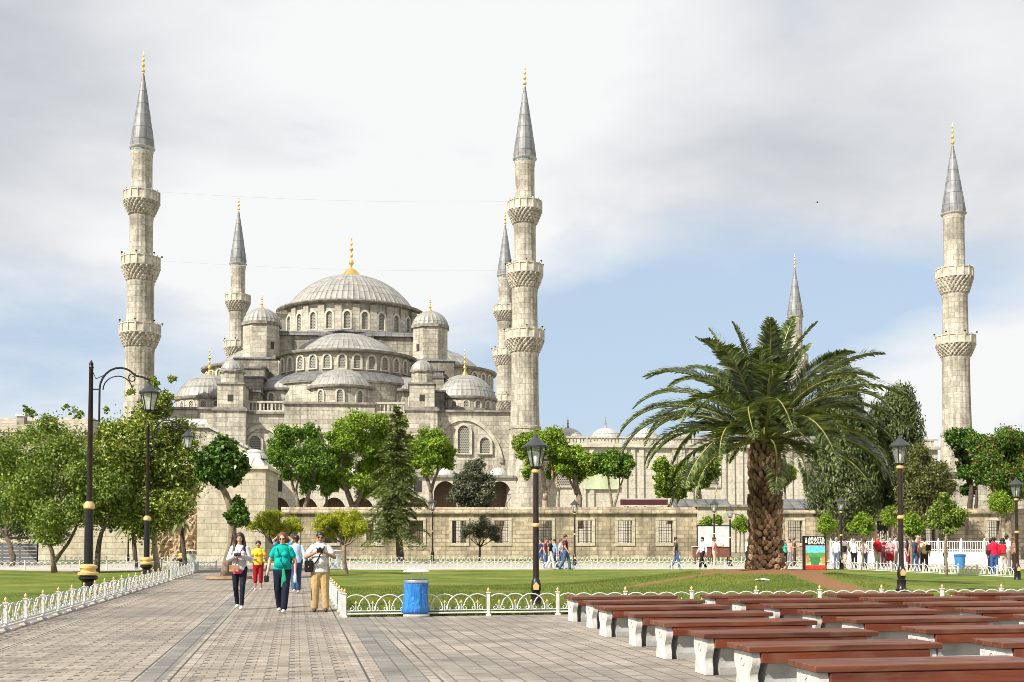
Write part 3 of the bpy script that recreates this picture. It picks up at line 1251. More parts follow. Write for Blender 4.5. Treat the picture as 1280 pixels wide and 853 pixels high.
la = P(670, 760, 24.9)
tt = P(670, 541, 24.9)
post_lamp('large dark lamp post with gold rings just behind the white hoop fence', (la.x, la.y, 0.04), tt.z - 0.04, 1.0, thick=0.066)
lb = G(1127, 738, 0.27)
tt = P(1124, 543, lb.y)
post_lamp('dark lamp post with gold rings right of the palm, standing on the lawn', (lb.x, lb.y, 0.24), tt.z - 0.24, 0.98, thick=0.066)
lamp_at('small black lamp post beside the strolling group left of centre, before the garden wall', 718.5, 707, 624, 0.0)
lamp_at('small black lamp post beside the dark cedar tree', 540.5, 702, 622, 0.0)
lamp_at('small black lamp post before the gate, left of its pair', 893, 706, 624, 0.0)
lamp_at('small black lamp post before the gate, closest to the palm trunk', 913, 708, 632, 0.0)
lamp_at('dark lamp post just right of the bazaar billboard', 1052, 713, 620, 0.0)
lamp_at('dark lamp post at the right edge of the photo by the two people in red', 1272, 727, 596, 0.0)
lamp_at('slim dark lamp post in front of the ruined wall behind the magnolia', 160, 703, 640, 0.0, rings=False)


def arm_lamp(label, base, top, arm_px, lant_px, Y):
    """tall lamp: gold ringed pedestal, pole, scrolled arm and hanging lantern"""
    r = thing('arm_lamp', label, 'street lamp', base, 0, 'tall lamps with scrolled arms')
    h = top.z - base.z
    ln = P(*arm_px, Y) - Vector(base)
    A = ln.x
    ze = ln.z                       # arm end height
    s = h / 6.7
    mb = MB()
    mb.lathe([(0.26 * s, 0), (0.26 * s, 0.10 * s), (0.17 * s, 0.16 * s), (0.17 * s, 0.34 * s), (0.27 * s, 0.42 * s), (0.27 * s, 0.48 * s), (0.20 * s, 0.50 * s)], 14)
    ped = mb.build('pedestal', M['black_iron'], r, 40)
    mb = MB()
    mb.lathe([(0.20 * s, 0.50 * s), (0.285 * s, 0.53 * s), (0.29 * s, 0.59 * s), (0.20 * s, 0.63 * s), (0.20 * s, 0.68 * s), (0.255 * s, 0.73 * s), (0.25 * s, 0.78 * s), (0.14 * s, 0.84 * s), (0.0, 0.85 * s)], 14)
    mb.build('gold_collar', M['gold_paint'], ped, 40)
    mb = MB()
    mb.lathe([(0.125 * s, 0.84 * s), (0.12 * s, 2.45 * s), (0.0, 2.46 * s)], 12)
    mb.build('lower_pole', M['black_iron'], r, 40)
    mb = MB()
    mb.lathe([(0.12 * s, 2.40 * s), (0.155 * s, 2.44 * s), (0.155 * s, 2.54 * s), (0.09 * s, 2.62 * s)], 12)
    mb.build('gold_ring', M['gold_paint'], r, 40)
    mb = MB()
    mb.lathe([(0.085 * s, 2.5 * s), (0.06 * s, h - 0.25 * s), (0.075 * s, h - 0.22 * s), (0.055 * s, h - 0.15 * s), (0.07 * s, h - 0.12 * s), (0.02 * s, h - 0.03 * s), (0.0, h)], 10)
    mb.build('pole', M['brown_iron'], r, 40)
    mb = MB()
    x1 = 0.25 * s
    zlow = ze - 1.15 * s
    mb.tube([(0.05 * s, 0, zlow), (x1, 0, zlow)], 0.02 * s, 6)
    mb.tube([(0.05 * s, 0, zlow + 0.9 * s), (x1, 0, zlow + 0.9 * s)], 0.02 * s, 6)
    pts = [(x1, 0, zlow - 0.05 * s), (x1, 0, zlow + 0.9 * s)]
    for j in range(1, 10):
        a = PI - j * (PI * 0.78) / 9
        cx_ = x1 + (A - x1) * 0.40
        rx = cx_ - x1
        pts.append((cx_ + rx * math.cos(a), 0, zlow + 0.9 * s + 0.62 * s * math.sin(a)))
    pts += [(x1 + (A - x1) * 0.86, 0, ze + 0.10 * s), (A, 0, ze + 0.03 * s)]
    mb.tube(pts, 0.030 * s, 7)
    pts2 = []
    for j in range(0, 12):
        a = PI - j * (PI * 0.95) / 11
        cx_ = x1 + (A - x1) * 0.36
        rx = cx_ - x1 - 0.05 * s
        pts2.append((cx_ + rx * math.cos(a) * 0.9, 0, zlow + 0.88 * s + 0.40 * s * math.sin(a)))
    mb.tube(pts2, 0.018 * s, 6)
    sp = []
    for j in range(14):
        a = 0.9 + j * 0.55
        rr = 0.15 * s * (1 - j / 18)
        sp.append((x1 + (A - x1) * 0.66 + rr * math.cos(a), 0, ze + 0.07 * s + rr * math.sin(a)))
    mb.tube(sp, 0.018 * s, 6)
    mb.tube([(0.05 * s, 0, h - 0.35 * s), (0.14 * s, 0, h - 0.55 * s), (x1 + 0.22 * s, 0, zlow + 1.35 * s)], 0.014 * s, 5)
    mb.tube([(A, 0, ze + 0.05 * s), (A, 0, ze - 0.16 * s)], 0.02 * s, 6)
    mb.build('scroll_arm', M['black_iron'], r, 40)
    zb = P(*lant_px, Y).z - base.z
    sc = (ze - 0.10 * s - zb) / 0.74
    lantern(r, zb, sc, True, A, 'frost')
    return r


b1 = G(110, 742, 0.05)
arm_lamp('tall dark lamp on gold collared pedestal, scrolled arm and lantern, front of left lawn', b1, P(120.5, 450, b1.y), (187, 476), (187, 516), b1.y)
b2 = G(183, 721, 0.0)
arm_lamp('tall dark lamp in front of the magnolia, its pole rising beneath the hanging lantern', b2, P(187, 527, b2.y), (235, 536), (235, 562), b2.y)
b3 = G(227.5, 709, 0.0)
arm_lamp('farthest tall dark lamp at the end of the left fence, its head hidden in leaves', b3, P(229, 570, b3.y), (259, 578), (259, 596), b3.y)

# ------------------------------------------------------------------ litter bins
def bag_mat(name, col, alpha):
    m, t, b = new_mat(name)
    L = t.links
    tc = node(t, 'ShaderNodeTexCoord')
    n = node(t, 'ShaderNodeTexNoise')
    n.inputs['Scale'].default_value = 9
    n.inputs['Detail'].default_value = 6
    n.inputs['Distortion'].default_value = 1.2
    mp = node(t, 'ShaderNodeMapping')
    mp.inputs['Scale'].default_value = (1, 1, 0.4)
    L.new(tc.outputs['Object'], mp.inputs[0])
    L.new(mp.outputs[0], n.inputs['Vector'])
    L.new(ramp(t, n.outputs['Fac'], [(0.35, tuple(c * 0.8 for c in col)), (0.65, tuple(min(1, c * 1.15 + 0.02) for c in col))]), b.inputs['Base Color'])
    b.inputs['Roughness'].default_value = 0.25
    b.inputs['Alpha'].default_value = alpha
    bp = node(t, 'ShaderNodeBump')
    bp.inputs['Strength'].default_value = 0.8
    bp.inputs['Distance'].default_value = 0.05
    L.new(n.outputs['Fac'], bp.inputs['Height'])
    L.new(bp.outputs[0], b.inputs['Normal'])
    return m


M['blue_bag'] = bag_mat('blue refuse bag', (0.02, 0.20, 0.60), 0.93)
M['pale_bag'] = bag_mat('pale clear refuse bag', (0.55, 0.66, 0.56), 0.85)


def litter_bin(label, loc, s, bag):
    r = thing('litter_bin', label, 'litter bin', loc, 0, 'round litter bins with flat lids')
    mb = MB(); mb.lathe([(0.0, 0.0), (0.285, 0.0), (0.29, 0.025), (0.27, 0.06), (0.0, 0.062)], 24)
    mb.build('base', M['concrete'], r, 35)
    mb = MB(); mb.lathe([(0.255, 0.72), (0.27, 0.72), (0.275, 0.735), (0.275, 0.765), (0.27, 0.78), (0.245, 0.78), (0.245, 0.72)], 28)
    rim = mb.build('rim', M['chrome'], r, 35)
    mb = MB()
    for a in (0.6, 0.6 + PI):
        mb.tube([(0.12 * math.cos(a), 0.12 * math.sin(a), 0.70), (0.12 * math.cos(a), 0.12 * math.sin(a), 0.96)], 0.012, 6)
    mb.tube([(0.0, 0.0, 0.06), (0.0, 0.0, 0.75)], 0.02, 6)
    mb.tube([(-0.25, 0, 0.75), (0.25, 0, 0.75)], 0.01, 5)
    mb.build('stem', M['chrome'], r)
    mb = MB(); mb.lathe([(0.0, 0.955), (0.285, 0.955), (0.29, 0.965), (0.25, 0.99), (0.12, 1.01), (0.0, 1.018)], 24)
    mb.build('lid', M['white_paint'], r, 35)
    rg = np.random.default_rng(int(abs(loc[0]) * 100))
    ph = rg.uniform(0, 6, 6)

    def rf(i, j):
        a = 2 * PI * i / 48
        k = 1 - j / 9
        return 1 + k * (0.05 * math.sin(5 * a + ph[0]) + 0.03 * math.sin(11 * a + ph[1] + j * 0.4)) + 0.012 * math.sin(17 * a + ph[2]) + 0.34 * k ** 1.6 * max(0, math.cos(a - PI * 0.97)) ** 2
    prof = [(0.15, 0.07), (0.23, 0.075), (0.262, 0.12), (0.255, 0.20), (0.245, 0.32), (0.245, 0.45), (0.25, 0.58), (0.255, 0.68), (0.262, 0.735), (0.25, 0.79)]
    mb = MB(); mb.lathe(prof, 48, rfun=rf)
    mb.build('bag', M[bag], r, True)
    r.scale = (s, s, s)
    return r


bn = G(520.5, 771)
litter_bin('round litter bin with blue plastic bag and flat white lid by the lawn corner', (bn.x, bn.y, 0.0), 0.93, 'blue_bag')
bn = G(420, 712)
litter_bin('far litter bin with pale clear bag behind the walking man with the camera', (bn.x, bn.y, 0.0), 1.05, 'pale_bag')
bn = G(238, 711)
litter_bin('far litter bin with pale clear bag beside the end of the left fence', (bn.x, bn.y, 0.0), 1.05, 'pale_bag')

# blue tub bin behind the slanting fence
tb = G(1200, 711)
r = thing('rubbish_tub', 'blue plastic rubbish tub in front of the white barrier on the right', 'rubbish bin', (tb.x, tb.y, 0))
r.scale = (0.8, 0.8, 0.8)
mb = MB(); mb.lathe([(0.0, 0.02), (0.30, 0.02), (0.38, 0.85), (0.42, 0.87), (0.42, 0.92), (0.36, 0.92), (0.34, 0.5), (0, 0.5)], 16)
mb.build('body', simple('blue plastic', (0.04, 0.19, 0.42), 0.5), r, 35)
mb = MB(); mb.lathe([(0.40, 0.925), (0.43, 0.93), (0.43, 0.96), (0.38, 1.0), (0.0, 1.02)], 16)
mb.build('lid', simple('dark blue plastic', (0.02, 0.10, 0.26), 0.4), r, 35)

# ------------------------------------------------------------------ billboard
bb = G(1018, 713.5)
Yb = bb.y - 0.3
x0, z1 = XZ(1003.5, 670, Yb)
x1, _ = XZ(1033, 670, Yb)
Wb, Hb = x1 - x0, z1
r = thing('billboard', 'black framed bazaar advertising billboard with a green and red picture beside the palm', 'billboard', (x0, Yb, 0))
mb = MB(); mb.bevel_box(0, Wb, 0, 0.16, 0.0, Hb, 0.015)
mb.build('case', M['black_iron'], r)
pm = MB()
pt = [('sky_panel', (0.15, 0.62, 0.75), 0.12, 0.93, 0.52, 0.72), ('tree_panel', (0.12, 0.30, 0.08), 0.12, 0.93, 0.36, 0.52), ('lawn_panel', (0.30, 0.55, 0.14), 0.12, 0.93, 0.20, 0.36), ('red_panel', (0.62, 0.04, 0.03), 0.10, 0.95, 0.04, 0.16), ('cream_panel', (0.80, 0.72, 0.50), 0.12, 0.93, 0.16, 0.20)]
poster = MB(); poster.box(0.10 * Wb, 0.95 * Wb, -0.010, -0.001, 0.03 * Hb, 0.73 * Hb)
po = poster.build('poster', simple('red poster border', (0.55, 0.05, 0.03), 0.4), r)
for nm, c, a, b_, c0, c1 in pt:
    q = MB(); q.box(a * Wb, b_ * Wb, -0.016, -0.0101, c0 * Hb, c1 * Hb)
    q.build('picture', simple('poster ' + nm, c, 0.4, var=0.35, vscale=9), po)
q = MB()
q.box(0.30 * Wb, 0.72 * Wb, -0.022, -0.0161, 0.30 * Hb, 0.40 * Hb)
q.box(0.26 * Wb, 0.76 * Wb, -0.022, -0.0161, 0.27 * Hb, 0.295 * Hb)
q.box(0.34 * Wb, 0.68 * Wb, -0.022, -0.0161, 0.17 * Hb, 0.265 * Hb)
q.build('picture', simple('poster green stall', (0.05, 0.22, 0.08), 0.4), po)
q = MB()
q.box(0.14 * Wb, 0.24 * Wb, -0.022, -0.0161, 0.24 * Hb, 0.44 * Hb)
q.build('picture', simple('poster terracotta wall', (0.50, 0.22, 0.12), 0.4), po)
q = MB()
q.box(0.78 * Wb, 0.92 * Wb, -0.022, -0.0161, 0.22 * Hb, 0.40 * Hb)
q.build('picture', simple('poster orange wall', (0.55, 0.27, 0.10), 0.4), po)


def text_mesh(name, body, size, mat, parent, loc, rot=(PI / 2, 0, 0), width=None, extrude=0.006):
    cu = bpy.data.curves.new(name, 'FONT')
    cu.body = body
    cu.size = size
    cu.extrude = extrude
    cu.offset = 0.012
    cu.align_x = 'CENTER'
    cu.resolution_u = 3
    tmp = bpy.data.objects.new(name, cu)
    COL.objects.link(tmp)
    bpy.context.view_layer.update()
    me = bpy.data.meshes.new_from_object(tmp.evaluated_get(bpy.context.evaluated_depsgraph_get()))
    bpy.data.objects.remove(tmp)
    if width:
        xs = [v.co.x for v in me.vertices]
        k = width / (max(xs) - min(xs))
        for v in me.vertices:
            v.co.x *= k
    me.materials.clear()
    me.materials.append(mat)
    o = link(name, me, parent, loc)
    o.rotation_euler = rot
    return o


text_mesh('lettering', 'ARASTA', 0.26, M['white_paint'], r, (0.57 * Wb, -0.008, 0.868 * Hb), width=0.72 * Wb)
text_mesh('lettering', 'BAZAAR', 0.26, M['white_paint'], r, (0.57 * Wb, -0.008, 0.765 * Hb), width=0.72 * Wb)
q = MB(); q.lathe([(0.0, 0.0), (0.07, 0.0), (0.075, 0.10), (0.04, 0.14), (0.05, 0.22), (0.0, 0.30)], 10)
q.moved(Matrix.Translation((0.14 * Wb, -0.01, 0.80 * Hb)) @ Matrix.Diagonal((0.8, 0.1, 1, 1)))
q.build('emblem', M['white_paint'], r)

# ------------------------------------------------------------------ white barrier panels behind the queue
A_, B_ = Vector((19.9, 71.0)), Vector((28.8, 66.0))
r = thing('panel_barrier', 'tall white panel barrier with posts behind the queue of people', 'barrier', (A_.x, A_.y, 0))
nb = 8
st = (B_ - A_) / nb
an = math.atan2(st.y, st.x)
for i in range(nb + 1):
    c = st * i
    mb = MB(); mb.box(-0.05, 0.05, -0.05, 0.05, 0, 1.62); mb.box(-0.08, 0.08, -0.08, 0.08, 0, 0.05); mb.blob((0, 0, 1.66), 0.05, 8, 5)
    mb.build('post', M['white_paint'], r, loc=(c.x, c.y, 0), rotz=an)
    if i < nb:
        l = st.length
        mb = MB()
        mb.box(0.06, l - 0.06, -0.015, 0.015, 0.18, 0.92)
        for z in (1.0, 1.5):
            mb.box(0.06, l - 0.06, -0.02, 0.02, z, z + 0.05)
        for q in range(9):
            xx = 0.1 + q * (l - 0.2) / 8
            mb.box(xx - 0.015, xx + 0.015, -0.012, 0.012, 0.92, 1.55)
        mb.build('panel', M['white_wall'], r, loc=(c.x, c.y, 0), rotz=an)

# scraps of paper on the mound
sc = G(952, 723.5, 0.47)
mb = MB()
mb.add([(-0.2, 0, 0.015), (-0.05, -0.06, 0.05), (0.02, 0.06, 0.02), (-0.12, 0.1, 0.06)], [(0, 1, 2, 3)])
mb.add([(0.02, -0.02, 0.03), (0.2, -0.05, 0.015), (0.24, 0.07, 0.05), (0.06, 0.06, 0.07)], [(0, 1, 2, 3)])
mb.add([(-0.08, -0.05, 0.05), (0.1, -0.08, 0.02), (0.08, 0.02, 0.08), (-0.05, 0.03, 0.06)], [(0, 1, 2, 3)])
o = mb.build('paper_scrap', M['white_paint'], loc=(sc.x, sc.y, mound(sc.x, sc.y)))
tag(o, 'crumpled white paper lying on the grass in front of the palm', 'litter')
# ------------------------------------------------------------------ the mosque
OX, OY, PHI = -26.9, 188.6, R(5)
EX, EY = Vector((math.cos(PHI), math.sin(PHI), 0)), Vector((-math.sin(PHI), math.cos(PHI), 0))


def LP(px, py, ly):
    """local x and height of the pixel on the mosque's plane ly"""
    d = ray(px, py)
    o = Vector((-OX, -OY, CAMZ))
    t = (ly - o.dot(EY)) / d.dot(EY)
    p = o + d * t
    return p.dot(EX), p.z


mosque = thing('mosque', 'great grey stone mosque with cascading lead domes and a gilded finial on the central dome', 'mosque', (OX, OY, 0), PHI)


def ribbed(n_rib, seg=6, depth=0.012):
    def f(i, j):
        return 1.0 + (depth if i % seg == 0 else 0.0)
    return f


def cap_profile(r, h, n=12, z0=0.0, lip=0.0):
    """spherical-cap profile from the eave up to the crown"""
    Rr = (r * r + h * h) / (2 * h)
    a1 = math.asin(min(1, r / Rr)) if h <= r else PI - math.asin(r / Rr)
    return [(Rr * math.sin(a1 * (1 - i / n)), z0 + h - Rr + Rr * math.cos(a1 * (1 - i / n))) for i in range(n + 1)]


def dome(name, parent, c, r, h, z, n_rib, mat='lead', a0=0.0, a1=2 * PI, lip=0.18, depth=0.014, inset=1.0):
    seg = 5
    frac = (a1 - a0) / (2 * PI)
    n = int(n_rib * frac) * seg
    mb = MB()
    prof = cap_profile(r, h, 12, z)
    if inset < 1:
        up = 0.10 * r * (1 - inset)
        prof = [(r, z + 0.02)] + cap_profile(r * inset, h - up, 12, z + up)
    mb.lathe(prof, n, c, a0, a1, rfun=ribbed(n_rib, seg, depth), uscale=n_rib / (2 * PI))
    o = mb.build(name, M[mat], parent, 50)
    # eave: thin projecting moulding, a part of the dome
    mb = MB()
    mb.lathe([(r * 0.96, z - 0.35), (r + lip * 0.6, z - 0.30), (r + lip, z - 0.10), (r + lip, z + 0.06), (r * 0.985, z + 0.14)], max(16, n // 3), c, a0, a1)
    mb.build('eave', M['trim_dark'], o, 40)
    return o


def finial(parent, c, z, h, s=1.0, bulb=0.0, mat='gold'):
    """stacked gilded balls on a stem; bulb = radius of a fluted base cap"""
    mb = MB()
    prof = []
    if bulb:
        hb = h * 0.22
        for k in range(9):
            u = k / 8
            prof.append((bulb * (1 - u) ** 0.55 * (1 - 0.35 * u * (1 - u)) if u < 0.999 else 0.12, z + hb * u))
        zz = z + hb
        hh = h - hb
    else:
        prof = [(0.55 * s, z), (0.42 * s, z + 0.08 * h), (0.16 * s, z + 0.16 * h)]
        zz, hh = z + 0.16 * h, 0.84 * h
    for (u, rr) in ((0.06, .12), (0.11, .34), (0.16, .42), (0.21, .30), (0.25, .12), (0.31, .11), (0.35, .24), (0.39, .25), (0.43, .11), (0.49, .10), (0.54, .32), (0.57, .33), (0.61, .10), (0.66, .08), (0.70, .19), (0.73, .19), (0.77, .07), (0.82, .06), (0.86, .12), (0.89, .12), (0.93, .04), (1.0, .015)):
        prof.append((rr * s * 0.68, zz + hh * u))
    prof.append((0.0, zz + hh * 1.001))
    k = 24
    mb.lathe(prof, k, c, rfun=(lambda i, j: 1 + (0.06 if i % 2 else -0.02) * (j < 7)) if bulb else None)
    return mb.build('finial', M[mat], parent, 50)


def arch_pts(wd, h, n=8, pointed=0.12):
    """opening outline from bottom left over the arch to bottom right, x centred, z from 0"""
    r = wd / 2
    sp = h - r * (1 + pointed)
    pts = [(-r, 0.0)]
    for i in range(n + 1):
        a = PI - PI * i / n
        z = math.sin(a)
        pts.append((r * math.cos(a), sp + r * z * (1 + pointed * z * z)))
    pts.append((r, 0.0))
    return pts


def frame_mesh(wd, h, b=0.25, d=0.22, n=8, pointed=0.12):
    """arched stone surround, proud of the wall at y=0 towards -y"""
    a = arch_pts(wd, h, n, pointed)
    o = arch_pts(wd + 2 * b, h + b, n, pointed)
    o[0], o[-1] = (o[0][0], 0.0), (o[-1][0], 0.0)
    k = len(a)
    v = [(x, -d, z) for x, z in a] + [(x, -d, z) for x, z in o] + [(x, 0.05, z) for x, z in a] + [(x, 0.05, z) for x, z in o]
    f = []
    for i in range(k - 1):
        f.append((i, i + 1, k + i + 1, k + i))
        f.append((2 * k + i, 2 * k + i + 1, i + 1, i))
        f.append((k + i, k + i + 1, 3 * k + i + 1, 3 * k + i))
    f.append((0, k, 3 * k, 2 * k))
    f.append((k - 1, 2 * k + k - 1 - k, 0, 0)[:0] or (k - 1, 3 * k - 1, 4 * k - 1, 2 * k - 1))
    mb = MB().add(v, f)
    mb.box(-wd / 2 - b, wd / 2 + b, -d - 0.05, 0.03, -0.16, -0.002)
    return mb


WCACHE = {}


def window(parent, x, y, z, wd, h, rot=0.0, b=0.25, d=0.22, trim='trim', pane='lattice', n=8):
    key = (round(wd, 2), round(h, 2), b, d, trim, pane)
    if key not in WCACHE:
        fm = frame_mesh(wd, h, b, d, n)
        pts = arch_pts(wd + 0.04, h + 0.02, n)
        pm = MB()
        pm.add([(px, -0.03, pz) for px, pz in pts], [tuple(reversed(range(len(pts))))])
        WCACHE[key] = (fm.mesh('window', M[trim]), pm.mesh('pane', M[pane]))
    a, c = WCACHE[key]
    o = link('window', a, parent, (x, y, z), rot)
    link('pane', c, o)
    return o


def ring_windows(parent, c, r, z, wd, h, angles, **kw):
    for a in angles:
        window(parent, c[0] + r * math.cos(a), c[1] + r * math.sin(a), z, wd, h, a + PI / 2, **kw)


# main dome and drum
zE = 39.5
main = dome('main_dome', mosque, (0, 0), 11.9, 6.5, zE, 72, lip=0.45, inset=0.90)
finial(main, (0, 0), zE + 6.25, 7.3, 1.5, bulb=1.75)
mb = MB()
mb.lathe([(11.35, 34.2), (11.35, 39.3)], 96, (0, 0))
drum = mb.build('drum', M['stone'], mosque, 40)
nW = 26
aw = [-PI / 2 + 2 * PI * (k + 0.0) / nW for k in range(-8, 9)]
ring_windows(drum, (0, 0), 11.35, 35.0, 1.0, 2.75, aw, b=0.32, d=0.3)
for k in range(-8, 8):
    a = -PI / 2 + 2 * PI * (k + 0.5) / nW
    mb = MB()
    big = k in (-6, -5, 4, 5)
    dd = 1.9 if big else 0.32
    mb.box(-0.55, 0.55, -dd, 0.1, 34.3, 38.3 if big else 38.9)
    if big:
        mb.add([(-0.7, -dd - .15, 38.3), (0.7, -dd - .15, 38.3), (0.7, 0.1, 39.1), (-0.7, 0.1, 39.1), (-0.7, -dd - .15, 38.15), (0.7, -dd - .15, 38.15), (0.7, 0.1, 38.15), (-0.7, 0.1, 38.15)], [(0, 1, 2, 3), (4, 5, 1, 0), (5, 6, 2, 1), (7, 4, 0, 3)])
    mb.build('buttress', M['stone'], drum, loc=(11.35 * math.cos(a), 11.35 * math.sin(a), 0), rotz=a + PI / 2)
mb = MB(); mb.lathe([(11.3, 34.9), (13.0, 34.5), (13.1, 34.25), (11.3, 34.2)], 64)
mb.build('drum_skirt', M['lead_dark'], mosque, 40)

# central square block with its stepped arches
mb = MB()
mb.box(-12.8, 12.8, -12.4, 12.4, 20, 33.6)
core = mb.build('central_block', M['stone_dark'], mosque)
mb = MB()
mb.prism([(-13.2, -12.9), (13.2, -12.9), (13.2, 12.9), (-13.2, 12.9)], 33.602, 34.25, 0.985)
mb.build('roof_edge', M['lead_dark'], core)


def stepped_wall(rot):
    mb = MB()
    cp = MB()
    xs = [0, 4.2, 5.4, 6.5, 7.6, 8.6, 9.6, 10.5, 11.4]
    zs = [33.4, 32.6, 31.8, 31.0, 30.2, 29.4, 28.6, 27.8]
    for i in range(8):
        for sg in (-1, 1):
            a, b = sorted((sg * xs[i], sg * xs[i + 1]))
            mb.box(a, b, -13.6, -12.41, 24, zs[i])
            if i:
                cp.box(a - 0.1, b + 0.1, -13.75, -12.42, zs[i] + 0.002, zs[i] + 0.28)
    cp.box(-4.35, 4.35, -13.8, -12.42, zs[0] + 0.002, zs[0] + 0.3)
    M_ = Matrix.Rotation(rot, 4, 'Z')
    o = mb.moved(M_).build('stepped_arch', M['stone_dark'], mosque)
    cp.moved(M_).build('coping', M['lead_dark'], o)


for rot in (0, PI / 2, -PI / 2):
    stepped_wall(rot)


def semi(c, base_a, rr, zeave, h, n_win, front=True):
    """half dome on a half drum facing the angle base_a"""
    a0, a1 = base_a - PI / 2, base_a + PI / 2
    d = dome('half_dome', mosque, c, rr + 0.5, h, zeave, 64, a0=a0, a1=a1, lip=0.3, inset=0.80)
    mb = MB()
    mb.lathe([(rr, zeave - 4.0), (rr, zeave - 0.2)], 60, c, a0, a1)
    dr = mb.build('half_drum', M['stone'], mosque, 40)
    n = 15
    ang = [base_a + (k - (n_win - 1) / 2) * PI / n for k in range(n_win)]
    ring_windows(dr, c, rr, zeave - 2.75, 1.0, 1.95, ang, b=0.28, d=0.22)
    return d, dr


SC = (0.0, -13.2)
zS = LP(425, 436, SC[1] - 10.9)[1]
semi(SC, -PI / 2, 10.4, zS, LP(425, 415, SC[1] - 2.0)[1] - zS, 15)
for sx in (-1, 1):
    semi((sx * 13.2, 0.0), 0.0 if sx > 0 else PI, 10.4, zS, 4.3, 9)

# lead apron and exedrae
zA = zS - 3.05
mb = MB()
mb.lathe([(12.75, zA - 1.75), (12.0, zA - 0.95), (10.35, zA)], 72, SC, PI, 2 * PI, uscale=11)
mb.build('lead_apron', M['lead_dark'], mosque, 40)
for (ea, rad, r_ex, hh, dz) in ((-PI / 2, 10.0, 4.6, 2.9, 0.0), (-PI / 2 - R(60), 9.8, 4.4, 2.6, 0.0), (-PI / 2 + R(60), 9.8, 4.4, 2.6, 0.0)):
    c = (SC[0] + rad * math.cos(ea), SC[1] + rad * math.sin(ea))
    ze = LP(417, 481, c[1] - r_ex)[1] if abs(ea + PI / 2) < 0.01 else LP(417, 483, -25.3)[1]
    d = dome('exedra_dome', mosque, c, r_ex + 0.35, hh, ze, 40, 'lead', a0=ea - PI * 0.62, a1=ea + PI * 0.62, lip=0.25)
    mb = MB()
    mb.lathe([(r_ex, 19.0), (r_ex, ze - 0.15)], 40, c, ea - PI * 0.62, ea + PI * 0.62)
    ew = mb.build('exedra_wall', M['stone'], mosque, 40)
    for k in (-1, 0, 1) + ((2,) if ea < -PI / 2 - 0.1 else (-2,) if ea > -PI / 2 + 0.1 else ()):
        a = ea + k * R(36)
        window(ew, c[0] + r_ex * math.cos(a), c[1] + r_ex * math.sin(a), ze - 2.65, 0.85, 1.95, a + PI / 2, b=0.26, d=0.2)
mb = MB()
mb.lathe([(12.4, 19.0), (12.4, zA - 2.0)], 60, SC, PI, 2 * PI)
mb.build('exedra_back_wall', M['stone'], mosque, 40)
mb = MB()
mb.lathe([(12.4, zA - 2.0), (12.72, zA - 1.98), (12.74, zA - 1.78), (12.4, zA - 1.76)], 60, SC, PI, 2 * PI)
mb.build('cornice', M['trim_dark'], mosque, 40)


def weight_tower(sx, sy):
    cx, cy = sx * 13.0, sy * 13.0
    r = 2.9
    mb = MB()
    mb.ngon(8, r, 29.4, 35.0, (cx, cy), PI / 8)
    t = mb.build('weight_tower', M['stone'], mosque)
    mb = MB()
    mb.ngon(8, r + 0.15, 29.2, 29.5, (cx, cy), PI / 8)
    mb.ngon(8, r + 0.28, 34.75, 35.15, (cx, cy), PI / 8)
    mb.build('cornice', M['trim_dark'], t)
    d = dome('tower_dome', mosque, (cx, cy), 2.85, 2.5, 35.15, 26, lip=0.14, depth=0.03)
    finial(d, (cx, cy), 37.6, 2.3, 0.75)
    mb = MB()
    mb.box(cx - 3.6, cx + 3.6, cy - 3.6, cy + 3.6, 18, 29.2)
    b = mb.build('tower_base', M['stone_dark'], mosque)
    mb = MB(); mb.prism([(cx - 3.8, cy - 3.8), (cx + 3.8, cy - 3.8), (cx + 3.8, cy + 3.8), (cx - 3.8, cy + 3.8)], 29.202, 29.5, 0.93, (cx, cy))
    mb.build('coping', M['lead_dark'], b)
    if sy < 0:
        a = -PI / 2 + PI / 4 * (1 if sx < 0 else -1)
        q = MB(); q.box(-0.3, 0.3, -0.04, 0.1, 0, 1.1)
        q.build('slit_window', M['dark'], t, loc=(cx + r * 0.924 * math.cos(a), cy + r * 0.924 * math.sin(a), 31.0), rotz=a + PI / 2)


for sx in (-1, 1):
    for sy in (-1, 1):
        weight_tower(sx, sy)

FY = -30.0               # the north-east facade plane
zC = LP(412, 503, FY - 0.5)[1]
zB = LP(330, 515, FY)[1]
zSide = LP(590, 513, FY)[1]


